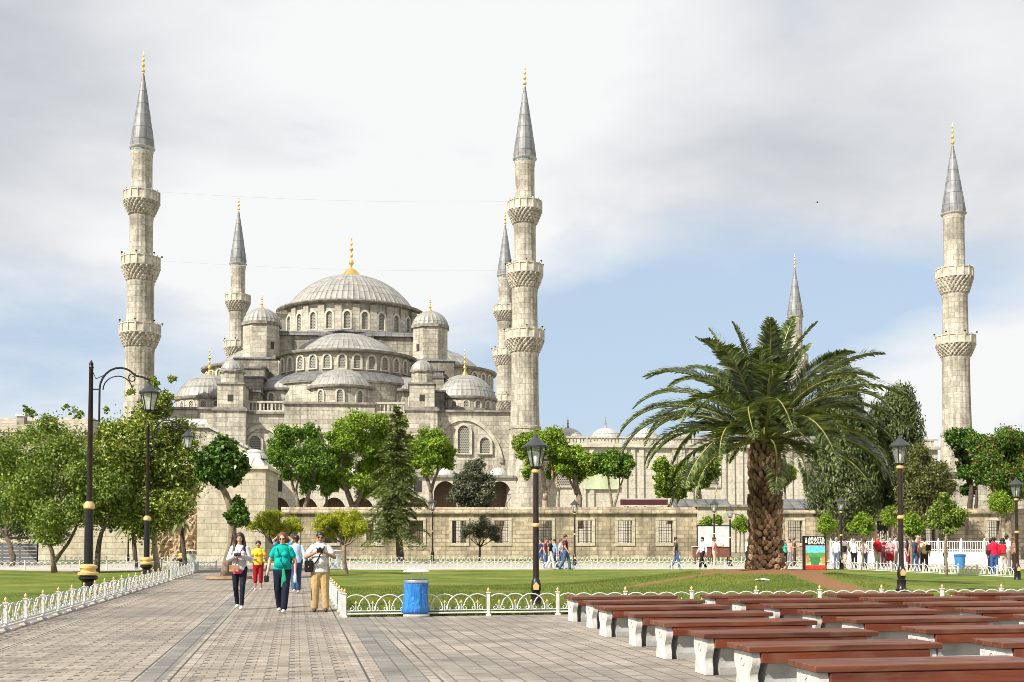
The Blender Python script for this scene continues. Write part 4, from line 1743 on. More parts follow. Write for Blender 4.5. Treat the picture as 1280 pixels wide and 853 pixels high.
def front_tower(px, sx):
    cx, _ = LP(px, 520, FY - 1.6)
    yf = FY - 1.6
    z1 = LP(px, 509, yf)[1]
    z2 = LP(px, 478.5, yf)[1]
    z3 = LP(px, 463.5, yf + 0.5)[1]
    z4 = LP(px, 452.0, yf + 1.8)[1]
    w2 = 1.75
    mb = MB(); mb.box(cx - 2.15, cx + 2.15, yf - 0.25, yf + 6.5, 0, z1 - 0.55)
    t = mb.build('front_tower', M['stone'], mosque)
    mb = MB()
    mb.box(cx - 2.4, cx + 2.4, yf - 0.5, yf + 6.6, z1 - 0.548, z1 - 0.25)
    mb.box(cx - 2.2, cx + 2.2, yf - 0.3, yf + 6.5, z1 - 0.248, z1)
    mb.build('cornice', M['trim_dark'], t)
    mb = MB(); mb.box(cx - w2, cx + w2, yf, yf + 5.6, z1 + 0.002, z2 - 0.2)
    u = mb.build('tower_box', M['stone'], mosque)
    mb = MB(); mb.box(cx - w2 - 0.2, cx + w2 + 0.2, yf - 0.2, yf + 5.7, z2 - 0.198, z2)
    mb.build('cornice', M['trim_dark'], u)
    zq = LP(px, 497.5, yf)[1]
    mb = MB(); mb.box(cx - 0.35, cx + 0.35, yf - 0.05, yf + 0.2, zq - 0.45, zq + 0.45)
    mb.build('slit_window', M['dark'], u)
    cc = (cx, yf + 1.85)
    mb = MB(); mb.ngon(8, 1.62, z2 + 0.002, z3 - 0.15, cc, PI / 8)
    l = mb.build('tower_lantern', M['stone'], mosque)
    mb = MB(); mb.ngon(8, 1.85, z3 - 0.148, z3 + 0.05, cc, PI / 8)
    mb.build('cornice', M['trim_dark'], l)
    dome('lantern_dome', mosque, cc, 1.62, z4 - z3 + 0.1, z3 + 0.05, 18, lip=0.08, depth=0.03)
    # stepped flying buttress running back to the weight tower
    tx = sx * 13.2
    for (ya, yb, zt) in ((FY + 4.0, -22.5, z2 - 0.6), (-22.49, -19.8, z3 + 0.2), (-19.79, -16.9, 27.2)):
        mb = MB(); mb.box(tx - 1.7, tx + 1.7, ya, yb, 16, zt)
        b = mb.build('flying_buttress', M['stone_dark'], mosque)
        mb = MB(); mb.box(tx - 1.9, tx + 1.9, ya - 0.15, yb + 0.1, zt + 0.002, zt + 0.3)
        mb.build('coping', M['lead_dark'], b)


front_tower(287.5, -1)
front_tower(527.5, 1)

# facade
xl, xr = -26.0, 25.6
tl, tr = LP(287.5, 520, FY)[0], LP(527.5, 520, FY)[0]
mb = MB()
mb.box(tl + 1.8, tr - 1.8, FY, FY + 7, 0, zB - 0.3)
mid = mb.build('facade_wall', M['stone'], mosque)
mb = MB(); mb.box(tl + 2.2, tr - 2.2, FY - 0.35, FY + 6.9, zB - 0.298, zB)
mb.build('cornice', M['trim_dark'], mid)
px0, px1 = LP(356, 503, FY)[0], LP(469, 503, FY)[0]
mb = MB(); mb.box(px0, px1, FY - 0.45, FY + 2.0, zB - 3, zC - 0.3)
par = mb.build('parapet', M['stone'], mosque)
mb = MB(); mb.box(px0 - 0.2, px1 + 0.2, FY - 0.75, FY + 2.1, zC - 0.298, zC)
mb.build('cornice', M['trim_dark'], par)
for (a, b) in ((tl + 2.4, px0 - 0.05), (px1 + 0.05, tr - 2.4)):
    mb = MB()
    mb.box(a, b, FY - 0.2, FY + 0.1, zB + 0.002, zB + 0.22)
    mb.box(a, b, FY - 0.25, FY + 0.15, zB + 1.25, zB + 1.5)
    n = max(3, int((b - a) / 0.55))
    for i in range(n + 1):
        x = a + 0.15 + (b - a - 0.3) * i / n
        if i % 3 == 0:
            mb.box(x - 0.16, x + 0.16, FY - 0.16, FY + 0.06, zB + 0.22, zB + 1.25)
        else:
            mb.lathe([(0.06, zB + 0.22), (0.13, zB + 0.5), (0.07, zB + 0.8), (0.12, zB + 1.05), (0.06, zB + 1.25)], 6, (x, FY - 0.05))
    mb.build('balustrade', M['trim'], mosque)
for (a, b, sx) in ((xl, tl - 2.14, -1), (tr + 2.14, xr, 1)):
    mb = MB(); mb.box(a, b, FY, FY + 22, 0, zSide - 0.3)
    fw = mb.build('side_wall', M['stone'], mosque)
    mb = MB(); mb.box(a - 0.3, b + 0.3, FY - 0.35, FY + 22.3, zSide - 0.298, zSide)
    mb.build('cornice', M['trim_dark'], fw)
    # small corner dome on an eight-windowed drum
    fpx = 581 if sx > 0 else 262
    cy = -20.5
    cx = LP(fpx, 440, cy)[0]
    r = 4.75
    ze = LP(fpx, 495, cy - r)[1]
    zt = LP(fpx, 467, cy - 1.5)[1]
    zd = LP(fpx, 510.5, cy - r)[1]
    mb = MB(); mb.ngon(16, r - 0.15, zSide - 0.5, ze - 0.1, (cx, cy), PI / 16)
    dr = mb.build('corner_drum', M['stone'], mosque)
    n = 16
    ring_windows(dr, (cx, cy), (r - 0.15) * math.cos(PI / 16), ze - 2.0, 0.72, 1.35, [-PI / 2 + (k) * 2 * PI / n for k in (-4, -3, -2, -1, 0, 1, 2, 3, 4)], b=0.24, d=0.12)
    mb = MB(); mb.ngon(16, r + 0.15, zSide + 0.003, zd + 0.15, (cx, cy), PI / 16)
    mb.build('drum_base', M['trim_dark'], dr)
    dm = dome('corner_dome', mosque, (cx, cy), r, zt - ze, ze, 40, lip=0.2)
    finial(dm, (cx, cy), zt - 0.15, LP(fpx, 434, cy)[1] - zt, 0.95, bulb=0)
# walls and slabs of the body behind
mb = MB(); mb.box(-24.5, 24.5, -8, 34, 0, 19.8)
mb.build('hall_body', M['stone_dark'], mosque)
mb = MB(); mb.box(-12, 12, -23, -10, 17, 19.4)
mb.build('roof_terrace', M['lead_dark'], mosque)


def big_arch(cx, wd, h, z0, ring=0.55, d=0.25):
    """relieving arch drawn on the facade by a projecting ring of voussoirs"""
    a = arch_pts(wd, h, 18, 0.18)
    o = arch_pts(wd + 2 * ring, h + ring, 18, 0.18)
    k = len(a)
    v = [(x, -d, z) for x, z in a] + [(x, -d, z) for x, z in o] + [(x, 0.02, z) for x, z in a] + [(x, 0.02, z) for x, z in o]
    f = []
    for i in range(k - 1):
        f += [(i, i + 1, k + i + 1, k + i), (2 * k + i, 2 * k + i + 1, i + 1, i), (k + i, k + i + 1, 3 * k + i + 1, 3 * k + i)]
    MB().add(v, f).build('relieving_arch', M['trim'], mosque, loc=(cx, FY, z0))


def striped_window(px, pytop, pybot, wpx):
    x, zt = LP(px, pytop, FY)
    zb = LP(px, pybot, FY)[1]
    wd = wpx / FPX * (OY + FY)
    window(mosque, x, FY, zb, wd, zt - zb, b=0.35, d=0.28)


ax, az = LP(580, 526, FY)
big_arch(ax, 10.0, az - LP(580, 572, FY)[1], LP(580, 572, FY)[1])
striped_window(579.5, 532, 567, 15)
striped_window(606, 547, 567, 13)
striped_window(553, 547, 567, 13)
ax, az = LP(327, 536, FY)
big_arch(ax, 6.2, az - LP(327, 585, FY)[1], LP(327, 585, FY)[1])
striped_window(319, 545, 568, 14)
striped_window(345, 553, 570, 10)
ax, az = LP(417, 519, FY)
big_arch(ax, 11.0, az - LP(417, 575, FY)[1], LP(417, 575, FY)[1])
for q in (392, 417, 442):
    striped_window(q, 537, 566, 13)
striped_window(480, 545, 568, 11)

# lateral gallery at the foot of the facade: lead roof, small domes, dark arches
gx0, gx1 = LP(330, 600, -36)[0], LP(642, 600, -36)[0]
GYf, GYb = -36.0, FY - 0.02
zg1 = LP(600, 594.5, GYf)[1]
pitch = 3.45
n = int((gx1 - gx0) / pitch)
mb = MB()
sp = MB()
for i in range(n + 1):
    x = gx0 + i * (gx1 - gx0) / n
    mb.box(x - 0.32, x + 0.32, GYf, GYf + 0.7, 0, zg1 - 0.31)
for i in range(n):
    xa, xb = gx0 + i * (gx1 - gx0) / n + 0.325, gx0 + (i + 1) * (gx1 - gx0) / n - 0.325
    c = (xa + xb) / 2
    hw = (xb - xa) / 2
    low = c < LP(530, 600, GYf)[0]
    zsp = zg1 - (3.1 if low else 0.8) - hw * 1.1
    if low:
        lw = MB(); lw.box(c - 0.55, c + 0.55, GYf - 0.03, GYf + 0.1, zg1 - 2.3, zg1 - 0.75)
        lw.build('gallery_window', M['dark'], mosque)
    pts = arch_pts(2 * hw, hw * 1.12, 12, 0.12)[1:-1]
    for (p, q) in zip(pts, pts[1:]):
        sp.add([(c + p[0], GYf + 0.02, zsp + p[1]), (c + q[0], GYf + 0.02, zsp + q[1]), (c + q[0], GYf + 0.02, zg1 - 0.31), (c + p[0], GYf + 0.02, zg1 - 0.31),
                (c + p[0], GYf + 0.6, zsp + p[1]), (c + q[0], GYf + 0.6, zsp + q[1])], [(0, 1, 2, 3), (4, 5, 1, 0)])
gal = mb.build('gallery_pier', M['marble'], mosque)
sp.build('gallery_arcade', M['marble'], mosque)
mb = MB(); mb.box(gx0 - 0.3, gx1 + 0.3, GYf - 0.3, GYb, zg1 - 0.308, zg1)
mb.build('gallery_roof', M['lead'], mosque)
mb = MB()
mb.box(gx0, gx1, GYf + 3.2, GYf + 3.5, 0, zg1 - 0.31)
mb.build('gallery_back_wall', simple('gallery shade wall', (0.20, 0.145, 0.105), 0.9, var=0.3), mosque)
zr = LP(600, 618, GYf)[1]
mb = MB()
mb.box(gx0, gx1, GYf + 0.25, GYf + 0.32, zr - 0.06, zr)
for i in range(n * 6):
    x = gx0 + (i + 0.5) * (gx1 - gx0) / (n * 6)
    mb.box(x - 0.02, x + 0.02, GYf + 0.26, GYf + 0.31, zr - 2.2, zr - 0.06)
mb.build('gallery_railing', M['brown_iron'], mosque)
for px in (559, 591, 623, 475, 507, 443, 411, 379, 347):
    x = LP(px, 588, GYf + 2.2)[0]
    dome('gallery_dome', mosque, (x, GYf + 2.4), 1.25, 1.2, zg1 + 0.05, 16, 'lead_pale', lip=0.06, depth=0.02)

# ------------------------------------------------------------------ minarets
def lerp_prof(rows):
    return rows


def minaret_meshes(kind):
    """parts of a minaret in metres over its foot; kind 3 or 2 galleries"""
    if kind == 3:
        px, Y = 177, 152.9
        zs = lambda y: P(px, y, Y).z
        tip, apex, sb, tile = zs(64), zs(92), zs(185), zs(191)
        gal = [(zs(241), zs(253.5), zs(271)), (zs(322.5), zs(335), zs(353)), (zs(406.5), zs(419), zs(436))]
        k = Y / FPX
        radii = [12.6 * k, 14.2 * k, 16.3 * k, 17.6 * k]
        gr = [22.5 * k, 23.8 * k, 25.3 * k]
        sr = 13.9 * k
        zring = P(658, 533, 157.2).z
    else:
        px, Y = 1191, 160.0
        zs = lambda y: P(px, y, Y).z
        tip, apex, sb, tile = zs(153), zs(182), zs(267), zs(271)
        gal = [(zs(336.5), zs(349), zs(369)), (zs(420.5), zs(432), zs(447.5))]
        k = Y / FPX
        radii = [12.6 * k, 15.2 * k, 16.6 * k]
        gr = [22.5 * k, 24.0 * k]
        sr = 13.6 * k
        zring = zs(541)
    out = []
    # spire with seams, eave and tile band
    mb = MB()
    prof = [(sr * 1.02, sb - 0.1), (sr * 0.99, sb + 0.12)]
    for u in np.linspace(0.04, 1, 13):
        prof.append((sr * (1 - u) ** 0.96 + 0.12, sb + (apex - sb) * u))
    mb.lathe(prof, 48, rfun=lambda i, j: 1.0 + (0.035 if i % 3 == 0 else 0) + (0.02 if j in (4, 7, 10) else 0), uscale=sr)
    spire = mb.mesh('spire', M['spire'], 40)
    out.append(('spire', spire, [('finial', None)]))
    fm = MB()
    h = tip - apex + 0.25
    pr = [(0.16, 0)]
    for (u, rr) in ((0.10, .13), (0.15, .34), (0.20, .36), (0.25, .14), (0.33, .12), (0.38, .30), (0.43, .31), (0.48, .12), (0.55, .10), (0.60, .25), (0.64, .25), (0.69, .08), (0.75, .07), (0.79, .17), (0.82, .17), (0.86, .05), (1.0, .02)):
        pr.append((rr * 0.75, h * u))
    fm.lathe(pr + [(0, h * 1.002)], 10)
    fm.moved(Matrix.Translation((0, 0, apex - 0.25)))
    fmesh = fm.mesh('finial', M['gold'], 50)
    mb = MB()
    r0 = radii[0]
    mb.lathe([(r0 + 0.02, tile - 0.2), (r0 + 0.10, tile), (r0 + 0.10, sb - 0.35), (r0 + 0.34, sb - 0.15), (r0 + 0.36, sb - 0.08), (r0 * .9, sb - 0.05)], 32)
    band = mb.mesh('cornice_band', M['trim'], 40)
    tb = MB()
    tb.lathe([(r0 + 0.12, tile + 0.05), (r0 + 0.12, tile + 0.50)], 32)
    tmesh = tb.mesh('tile_band', M['blue_tile'], 40)

    def flute(depth):
        def f(i, j):
            return 1.0 - depth * (1 if i % 4 == 0 else 0) + depth * 0.4 * (1 if i % 4 == 2 else 0)
        return f
    shafts = []
    top = tile - 0.2
    for gi, (zt, zp, zc) in enumerate(gal):
        mb = MB()
        ra = radii[gi]
        mb.lathe([(ra * 1.06, zp - 0.8), (ra * 1.06, zp + 1.6), (ra * 1.01, zp + 1.75), (ra, (top + zp) / 2), (ra * 0.995, top - 0.5), (ra * 1.03, top - 0.35), (ra * 1.03, top)], 64, rfun=flute(0.022))
        shafts.append(mb.mesh('shaft', M['minaret'], 30))
        top = zc
    ra = radii[-1]
    mb = MB()
    mb.lathe([(ra * 1.07, zring), (ra, (zring + top) / 2), (ra * 0.99, top - 0.4), (ra * 1.02, top - 0.3), (ra * 1.02, top + 0.1)], 64, rfun=flute(0.026))
    shafts.append(mb.mesh('shaft', M['minaret'], 30))
    bs = MB()
    bs.lathe([(ra * 1.75, 0), (ra * 1.75, zring - 14.5), (ra * 1.62, zring - 13.8), (ra * 1.2, zring - 4.2), (ra * 1.14, zring - 0.55), (ra * 1.20, zring - 0.45), (ra * 1.20, zring - 0.1), (ra * 1.07, zring)], 16)
    base = bs.mesh('base', M['minaret'], 25)
    gals = []
    for gi, (zt, zp, zc) in enumerate(gal):
        g = gr[gi]
        ra = radii[gi + 1]
        mb = MB()
        tiers = 5
        rows = []
        for q in range(tiers):
            u0, u1 = q / tiers, (q + 1) / tiers
            ri = ra * 1.0 + (g * 0.99 - ra) * (u0 ** 0.8)
            ro = ra * 1.0 + (g * 0.99 - ra) * (u1 ** 0.8)
            z0, z1 = zc + (zp - zc) * u0, zc + (zp - zc) * u1
            rows += [(ri * 1.0, z0), (ro * 0.995, z0 + (z1 - z0) * 0.55), (ro, z1 - 0.015)]

        def rf(i, j, rows=rows):
            ph = (j // 3) % 2
            if j % 3 == 0:
                return 1.0
            return 1.0 + (0.030 if (i + 2 * ph) % 4 in (0,) else (-0.075 if (i + 2 * ph) % 4 == 2 else -0.01))
        mb.lathe(rows + [(ra * 0.8, zp)], 96, rfun=rf)
        corb = mb.mesh('corbel', M['minaret'], False)
        pb = MB()
        ns = 16
        pb.lathe([(g * 0.93, zp), (g * 1.01, zp), (g * 1.02, zp + 0.16), (g * 0.98, zp + 0.17), (g * 0.98, zt - 0.14), (g * 1.015, zt - 0.13), (g * 1.015, zt), (g * 0.93, zt), (g * 0.93, zp)], ns)
        for i in range(ns):
            a = 2 * PI * i / ns
            q = MB(); q.box(-0.09, 0.09, -0.07, 0.09, zp, zt + 0.16)
            q.moved(Matrix.Translation((g * 0.985 * math.cos(a), g * 0.985 * math.sin(a), 0)) @ Matrix.Rotation(a + PI / 2, 4, 'Z'))
            pb.add(q.v, q.f)
        para = pb.mesh('parapet', M['trim'], False)
        fl = MB()
        fl.bevel_box(-0.09, 0.09, -0.28, -0.04, 0.22, 0.40, 0.02)
        fl.box(-0.02, 0.02, -0.18, -0.14, 0, 0.23)
        flood = (fl.mesh('floodlight', M['black_iron']), g, zt)
        gals.append((corb, para, flood if gi else None))
    return spire, fmesh, band, tmesh, shafts, base, gals


MM = {3: minaret_meshes(3), 2: minaret_meshes(2)}
mins = [
    (3, P(176.5, 300, 152.9), 'tall three-balcony minaret at the left of the mosque, rising above the magnolia'),
    (3, P(656, 300, 157.2), 'tall three-balcony minaret just right of the mosque, in front of a thinner farther one'),
    (3, P(297.5, 350, 217.4), 'farther minaret behind the mosque, left of its domed turrets'),
    (3, P(631.5, 350, 226.9), 'farther minaret mostly hidden behind the tall one on the right of the mosque'),
    (2, P(1192.5, 300, 160.0), 'two-balcony minaret standing alone at the right above the round green trees'),
    (2, P(994, 400, 233.7), 'distant slim minaret rising behind the palm crown'),
]
for kind, p, lab in mins:
    spire, fmesh, band, tmesh, shafts, base, gals = MM[kind]
    r = thing('minaret', lab, 'minaret', (p.x, p.y, 0), PHI, 'six minarets of the mosque')
    s = link('spire', spire, r)
    link('finial', fmesh, s)
    b = link('cornice_band', band, r)
    link('tile_band', tmesh, b)
    for me in shafts:
        link('shaft', me, r)
    link('base', base, r)
    for c, pa, fl in gals:
        g = link('balcony', c, r)
        link('parapet', pa, g)
        if fl:
            for i in range(5):
                a = -PI / 2 + (i - 2) * 0.9
                link('floodlight', fl[0], g, (fl[1] * math.cos(a), fl[1] * math.sin(a), fl[2]), a + PI / 2)

# thin wires strung between the minarets
for (a, b, Y0, Y1, lab) in (((200, 240), (634, 252), 152, 157.5, 'upper thin wire strung between the two tall front minarets'), ((200, 326), (634, 338), 152, 157.5, 'lower thin wire strung between the two tall front minarets')):
    pa, pb_ = P(*a, Y0), P(*b, Y1)
    pts = [pa.lerp(pb_, u) - Vector((0, 0, 1.0 * 4 * u * (1 - u) * 0.5)) for u in np.linspace(0, 1, 17)]
    mb = MB(); mb.tube(pts, 0.017, 4)
    tag(mb.build('wire', simple('wire grey', (0.62, 0.62, 0.62), 0.6)), lab, 'wire', 'wires between the minarets')

# ------------------------------------------------------------------ courtyard to the right of the mosque
CY0 = P(664, 560, 158.0)
cdir = Vector((math.cos(PHI), math.sin(PHI), 0))
court = thing('courtyard_building', 'pale stone mosque courtyard with balustrade and a row of small white domes behind the palm', 'building', (CY0.x, 158.0, 0), PHI)


def CL(px, py, ly):
    d = ray(px, py)
    o = Vector((-CY0.x, -158.0, CAMZ))
    t = (ly - o.dot(EY)) / d.dot(EY)
    p = o + d * t
    return p.dot(EX), p.z


cw = CL(1172, 560, 0)[0]
zct = CL(757, 556, 0)[1]
zcb = CL(757, 546, 0)[1]
mb = MB(); mb.box(0.6, cw, 0, 70, 0, zct - 0.4)
wl = mb.build('wall', M['marble'], court)
mb = MB(); mb.box(0.3, cw + 0.3, -0.5, 70.3, zct - 0.398, zct)
mb.build('cornice', M['trim'], court)
mb = MB()
mb.box(0.5, cw, -0.3, 0.1, zct + 0.002, zct + 0.15)
mb.box(0.5, cw, -0.34, 0.14, zcb - 0.22, zcb)
nbl = int(cw / 0.5)
for i in range(nbl):
    x = 0.7 + i * (cw - 1) / nbl
    wd = 0.15 if i % 6 else 0.22
    mb.box(x - wd, x + wd, -0.2, 0.06, zct + 0.15, zcb - 0.22)
mb.build('balustrade', M['marble'], court)
for k in range(9):
    px = 710 + 47 * k
    cx, _ = CL(px, 550, 4.5)
    rr = 20.0 / FPX * 162
    ze = CL(px, 549, 4.5)[1]
    zt = CL(px, 535, 4.5)[1]
    if cx + rr > cw:
        break
    mb = MB(); mb.ngon(12, rr * 0.97, zct + 0.003, ze + 0.05, (cx, 4.5))
    dr = mb.build('dome_drum', M['marble'], court)
    d = dome('small_dome', court, (cx, 4.5), rr, zt - ze, ze, 24, 'lead_pale', lip=0.08, depth=0.012)
    mb = MB()
    zt -= 0.1
    mb.lathe([(0.3, zt), (0.14, zt + 0.3), (0.09, zt + 0.5), (0.17, zt + 0.7), (0.07, zt + 0.9), (0.11, zt + 1.1), (0.04, zt + 1.3), (0.0, zt + 1.8)], 8, (cx, 4.5))
    mb.build('finial', M['trim_dark'], d, True)
for k in range(9):
    px = 704 + 62 * k
    cx, zb = CL(px, 607, 0)
    zt = CL(px, 577, 0)[1]
    if cx > cw - 2:
        break
    q = MB(); q.box(-0.95, 0.95, -0.06, 0.1, zb, zt)
    mb = MB()
    mb.box(-1.25, -0.96, -0.22, 0.1, zb - 0.3, zt + 0.3)
    mb.box(0.96, 1.25, -0.22, 0.1, zb - 0.3, zt + 0.3)
    mb.box(-0.955, 0.955, -0.22, 0.1, zt + 0.01, zt + 0.3)
    mb.box(-0.955, 0.955, -0.22, 0.1, zb - 0.3, zb - 0.01)
    w_ = mb.build('window', M['trim'], court, loc=(cx, 0, 0))
    q.build('pane', M['lattice'], w_)
for k in range(10):
    px = 729 + 62 * k
    cx = CL(px, 607, 0)[0]
    if cx > cw - 2:
        break
    mb = MB()
    for dx in (-1.2, 0.0, 1.2):
        mb.box(dx - 0.32, dx + 0.32, -0.25, 0.05, 0, zct - 0.45)
    mb.build('pilaster', M['marble'], court, loc=(cx, 0, 0))
gx, gz0 = CL(752, 612, 0)
gz1 = CL(752, 575, 0)[1]
mb = MB(); mb.box(gx - 2.4, gx + 2.4, -0.36, -0.26, gz0, gz1)
mb.build('glazed_panel', simple('pale green glazing', (0.50, 0.55, 0.36), 0.3, var=0.2, vscale=0.6), court)

# plain precinct building closing the view behind the right end of the wall
x0 = P(1176, 640, 128).x
x1 = P(1420, 640, 128).x
zt = P(1200, 590, 128).z
r = thing('precinct_building', 'plain pale stone building behind the pollard and berry tree at the right', 'building', (x0, 128, 0))
mb = MB(); mb.box(0, x1 - x0, 0, 8, 0, zt - 0.3); mb.build('wall', M['stone'], r)
mb = MB(); mb.box(-0.3, x1 - x0 + 0.3, -0.4, 8.4, zt - 0.298, zt); mb.build('roof', M['lead_dark'], r)
for k in range(5):
    window(r, 3 + 4.2 * k, 0, 2.0, 1.3, 2.6)

# garden-side low building roofs behind the wall
def low_roof(label, px0, px1, pyt, pyb, Y, mat, name='shed_roof', slope=0.6):
    x0, z1 = XZ(px0, pyt, Y + 2)
    x1, _ = XZ(px1, pyt, Y + 2)
    z0 = P(px0, pyb, Y).z
    r = thing('low_building', label, 'building', (x0, Y, 0))
    mb = MB()
    L_ = x1 - x0
    mb.add([(-0.3, -0.4, z0), (L_ + 0.3, -0.4, z0), (L_ + 0.3, 2.4, z1), (-0.3, 2.4, z1), (-0.3, -0.4, z0 - 0.15), (L_ + 0.3, -0.4, z0 - 0.15), (L_ + 0.3, 2.4, z1 - 0.15), (-0.3, 2.4, z1 - 0.15)],
           [(0, 1, 2, 3), (4, 5, 1, 0), (5, 6, 2, 1), (7, 4, 0, 3), (6, 7, 3, 2)])
    mb.build('roof', M[mat], r)
    mb = MB(); mb.box(0, L_, 0, 2.2, 0, z0 - 0.16)
    mb.build('wall', M['wall_pale'], r)


low_roof('low building with grey lead roof above the gate, left of the palm trunk', 842, 905, 624, 633, 106, 'lead_dark')
low_roof('low building with grey lead roof above the wall, right of the palm trunk', 972, 1024, 624, 636, 106, 'lead_dark')
x0, z1 = XZ(775.5, 624, 104)
x1, _ = XZ(833.5, 624, 104)
z0 = P(800, 632, 104).z
r = thing('signboard', 'long dark maroon signboard standing above the garden wall left of the palm', 'sign', (x0, 104, 0))
mb = MB(); mb.box(0, x1 - x0, 0, 0.12, z0 + 0.04, z1 - 0.05)
mb.build('board', simple('maroon board', (0.075, 0.012, 0.02), 0.5, var=0.2), r)
mb = MB(); mb.box(-0.06, x1 - x0 + 0.06, -0.03, 0.15, z1 - 0.048, z1 + 0.05); mb.box(-0.06, x1 - x0 + 0.06, -0.03, 0.15, z0 - 0.06, z0 + 0.038)
for u in (0.1, 0.9):
    mb.box((x1 - x0) * u - 0.05, (x1 - x0) * u + 0.05, 0.02, 0.1, 0, z0 - 0.062)
mb.build('frame', M['trim'], r)

# ------------------------------------------------------------------ garden wall with grilled windows
WY = 99.5


def holed_wall(mb, x0, x1, z0, z1, holes, y0, y1):
    xs = sorted({x0, x1, *[h[0] for h in holes], *[h[1] for h in holes]})
    zs = sorted({z0, z1, *[h[2] for h in holes], *[h[3] for h in holes]})

    def solid(i, j):
        if i < 0 or j < 0 or i >= len(xs) - 1 or j >= len(zs) - 1:
            return False
        cx, cz = (xs[i] + xs[i + 1]) / 2, (zs[j] + zs[j + 1]) / 2
        return not any(h[0] < cx < h[1] and h[2] < cz < h[3] for h in holes)
    for i in range(len(xs) - 1):
        for j in range(len(zs) - 1):
            if not solid(i, j):
                continue
            a, b, c, d = xs[i], xs[i + 1], zs[j], zs[j + 1]
            mb.add([(a, y0, c), (b, y0, c), (b, y0, d), (a, y0, d)], [(0, 1, 2, 3)])
            mb.add([(a, y1, c), (b, y1, c), (b, y1, d), (a, y1, d)], [(3, 2, 1, 0)])
            if not solid(i - 1, j):
                mb.add([(a, y0, c), (a, y1, c), (a, y1, d), (a, y0, d)], [(3, 2, 1, 0)])
            if not solid(i + 1, j):
                mb.add([(b, y0, c), (b, y1, c), (b, y1, d), (b, y0, d)], [(0, 1, 2, 3)])
            if not solid(i, j - 1):
                mb.add([(a, y0, c), (b, y0, c), (b, y1, c), (a, y1, c)], [(3, 2, 1, 0)])
            if not solid(i, j + 1):
                mb.add([(a, y0, d), (b, y0, d), (b, y1, d), (a, y1, d)], [(0, 1, 2, 3)])
    return mb


def wall_run(label, pxa, pxb, wins, Y=WY, top=634, wtop=651, wbot=679, mat='wall'):
    xa, zt = XZ(pxa, top, Y)
    xb, _ = XZ(pxb, top, Y)
    zw1, zw0 = P(640, wtop, Y).z, P(640, wbot, Y).z
    zcor = P(640, 640.5, Y).z
    r = thing('garden_wall', label, 'wall', (xa, Y, 0), 0, 'old stone garden wall')
    hs = []
    for px in wins:
        c = P(px, 660, Y).x - xa
        hs.append((c - 0.62, c + 0.62, zw0, zw1))
    mb = MB(); holed_wall(mb, 0, xb - xa, 0, zcor - 0.12, hs, 0, 0.9)
    mb.build('masonry', M[mat], r)
    mb = MB()
    mb.box(-0.1, xb - xa + 0.1, -0.24, 1.1, zcor - 0.118, zcor + 0.04)
    mb.add([(-0.05, -0.12, zcor + 0.042), (xb - xa + 0.05, -0.12, zcor + 0.042), (xb - xa + 0.05, 1.0, zcor + 0.042), (-0.05, 1.0, zcor + 0.042),
            (-0.05, 0.1, zt), (xb - xa + 0.05, 0.1, zt), (xb - xa + 0.05, 0.8, zt), (-0.05, 0.8, zt)],
           [(0, 1, 5, 4), (1, 2, 6, 5), (2, 3, 7, 6), (3, 0, 4, 7), (4, 5, 6, 7)])
    mb.build('coping', M['wall'], r)
    for h in hs:
        c, hw = (h[0] + h[1]) / 2, 0.62
        mb = MB()
        mb.box(c - hw - 0.26, c - hw - 0.005, -0.07, 0.3, zw0 - 0.24, zw1 + 0.24)
        mb.box(c + hw + 0.005, c + hw + 0.26, -0.07, 0.3, zw0 - 0.24, zw1 + 0.24)
        mb.box(c - hw - 0.004, c + hw + 0.004, -0.07, 0.3, zw1 + 0.005, zw1 + 0.24)
        mb.box(c - hw - 0.004, c + hw + 0.004, -0.07, 0.3, zw0 - 0.24, zw0 - 0.005)
        w_ = mb.build('window', M['wall_pale'], r)
        mb = MB()
        for q in range(6):
            x = c - hw + (q + 0.5) * 2 * hw / 6
            mb.box(x - 0.018, x + 0.018, 0.30, 0.335, zw0, zw1)
        for q in range(8):
            z = zw0 + (q + 0.5) * (zw1 - zw0) / 8
            mb.box(c - hw, c + hw, 0.28, 0.299, z - 0.016, z + 0.016)
        mb.build('grille', M['black_iron'], w_)
    return r


wall_run('long old garden wall with grilled windows below the mosque, from the pavilion to the gate', 352, 872, [363, 413, 467, 520, 574, 627, 681, 731, 781, 832])
wall_run('garden wall stretch with one tall window just right of the palm trunk', 960, 1046, [994], top=638)
wall_run('weathered garden wall behind the queue of people, right of the tall dark cypress', 1046.5, 1290, [1105, 1160, 1243], top=636)
# gate with a round arch
ga, gb = P(872, 640, WY - 0.4).x, P(960, 640, WY - 0.4).x
zt = P(900, 631, WY - 0.4).z
r = thing('arched_gate', 'stone gateway with a round arch partly hidden behind the palm trunk', 'gate', (ga, WY - 0.4, 0))
ac = P(917, 640, WY - 0.4).x - ga
arad = 1.55
zs_ = P(917, 642, WY - 0.4).z - arad
mb = MB()
holed_wall(mb, 0, gb - ga, 0, zt - 0.2, [(ac - arad, ac + arad, 0, zs_ + arad + 0.02), (0.55, 1.35, 0.0, 2.6)], 0, 1.2)
mb.build('masonry', M['wall_pale'], r)
mb = MB()
pts = arch_pts(2 * arad, arad, 14, 0.0)[1:-1]
for p, q in zip(pts, pts[1:]):
    mb.add([(ac + p[0], 0.01, zs_ + p[1]), (ac + q[0], 0.01, zs_ + q[1]), (ac + q[0], 0.01, zs_ + arad + 0.02), (ac + p[0], 0.01, zs_ + arad + 0.02), (ac + p[0], 1.1, zs_ + p[1]), (ac + q[0], 1.1, zs_ + q[1])], [(0, 1, 2, 3), (4, 5, 1, 0)])
mb.build('spandrel', M['wall_pale'], r)
mb = MB()
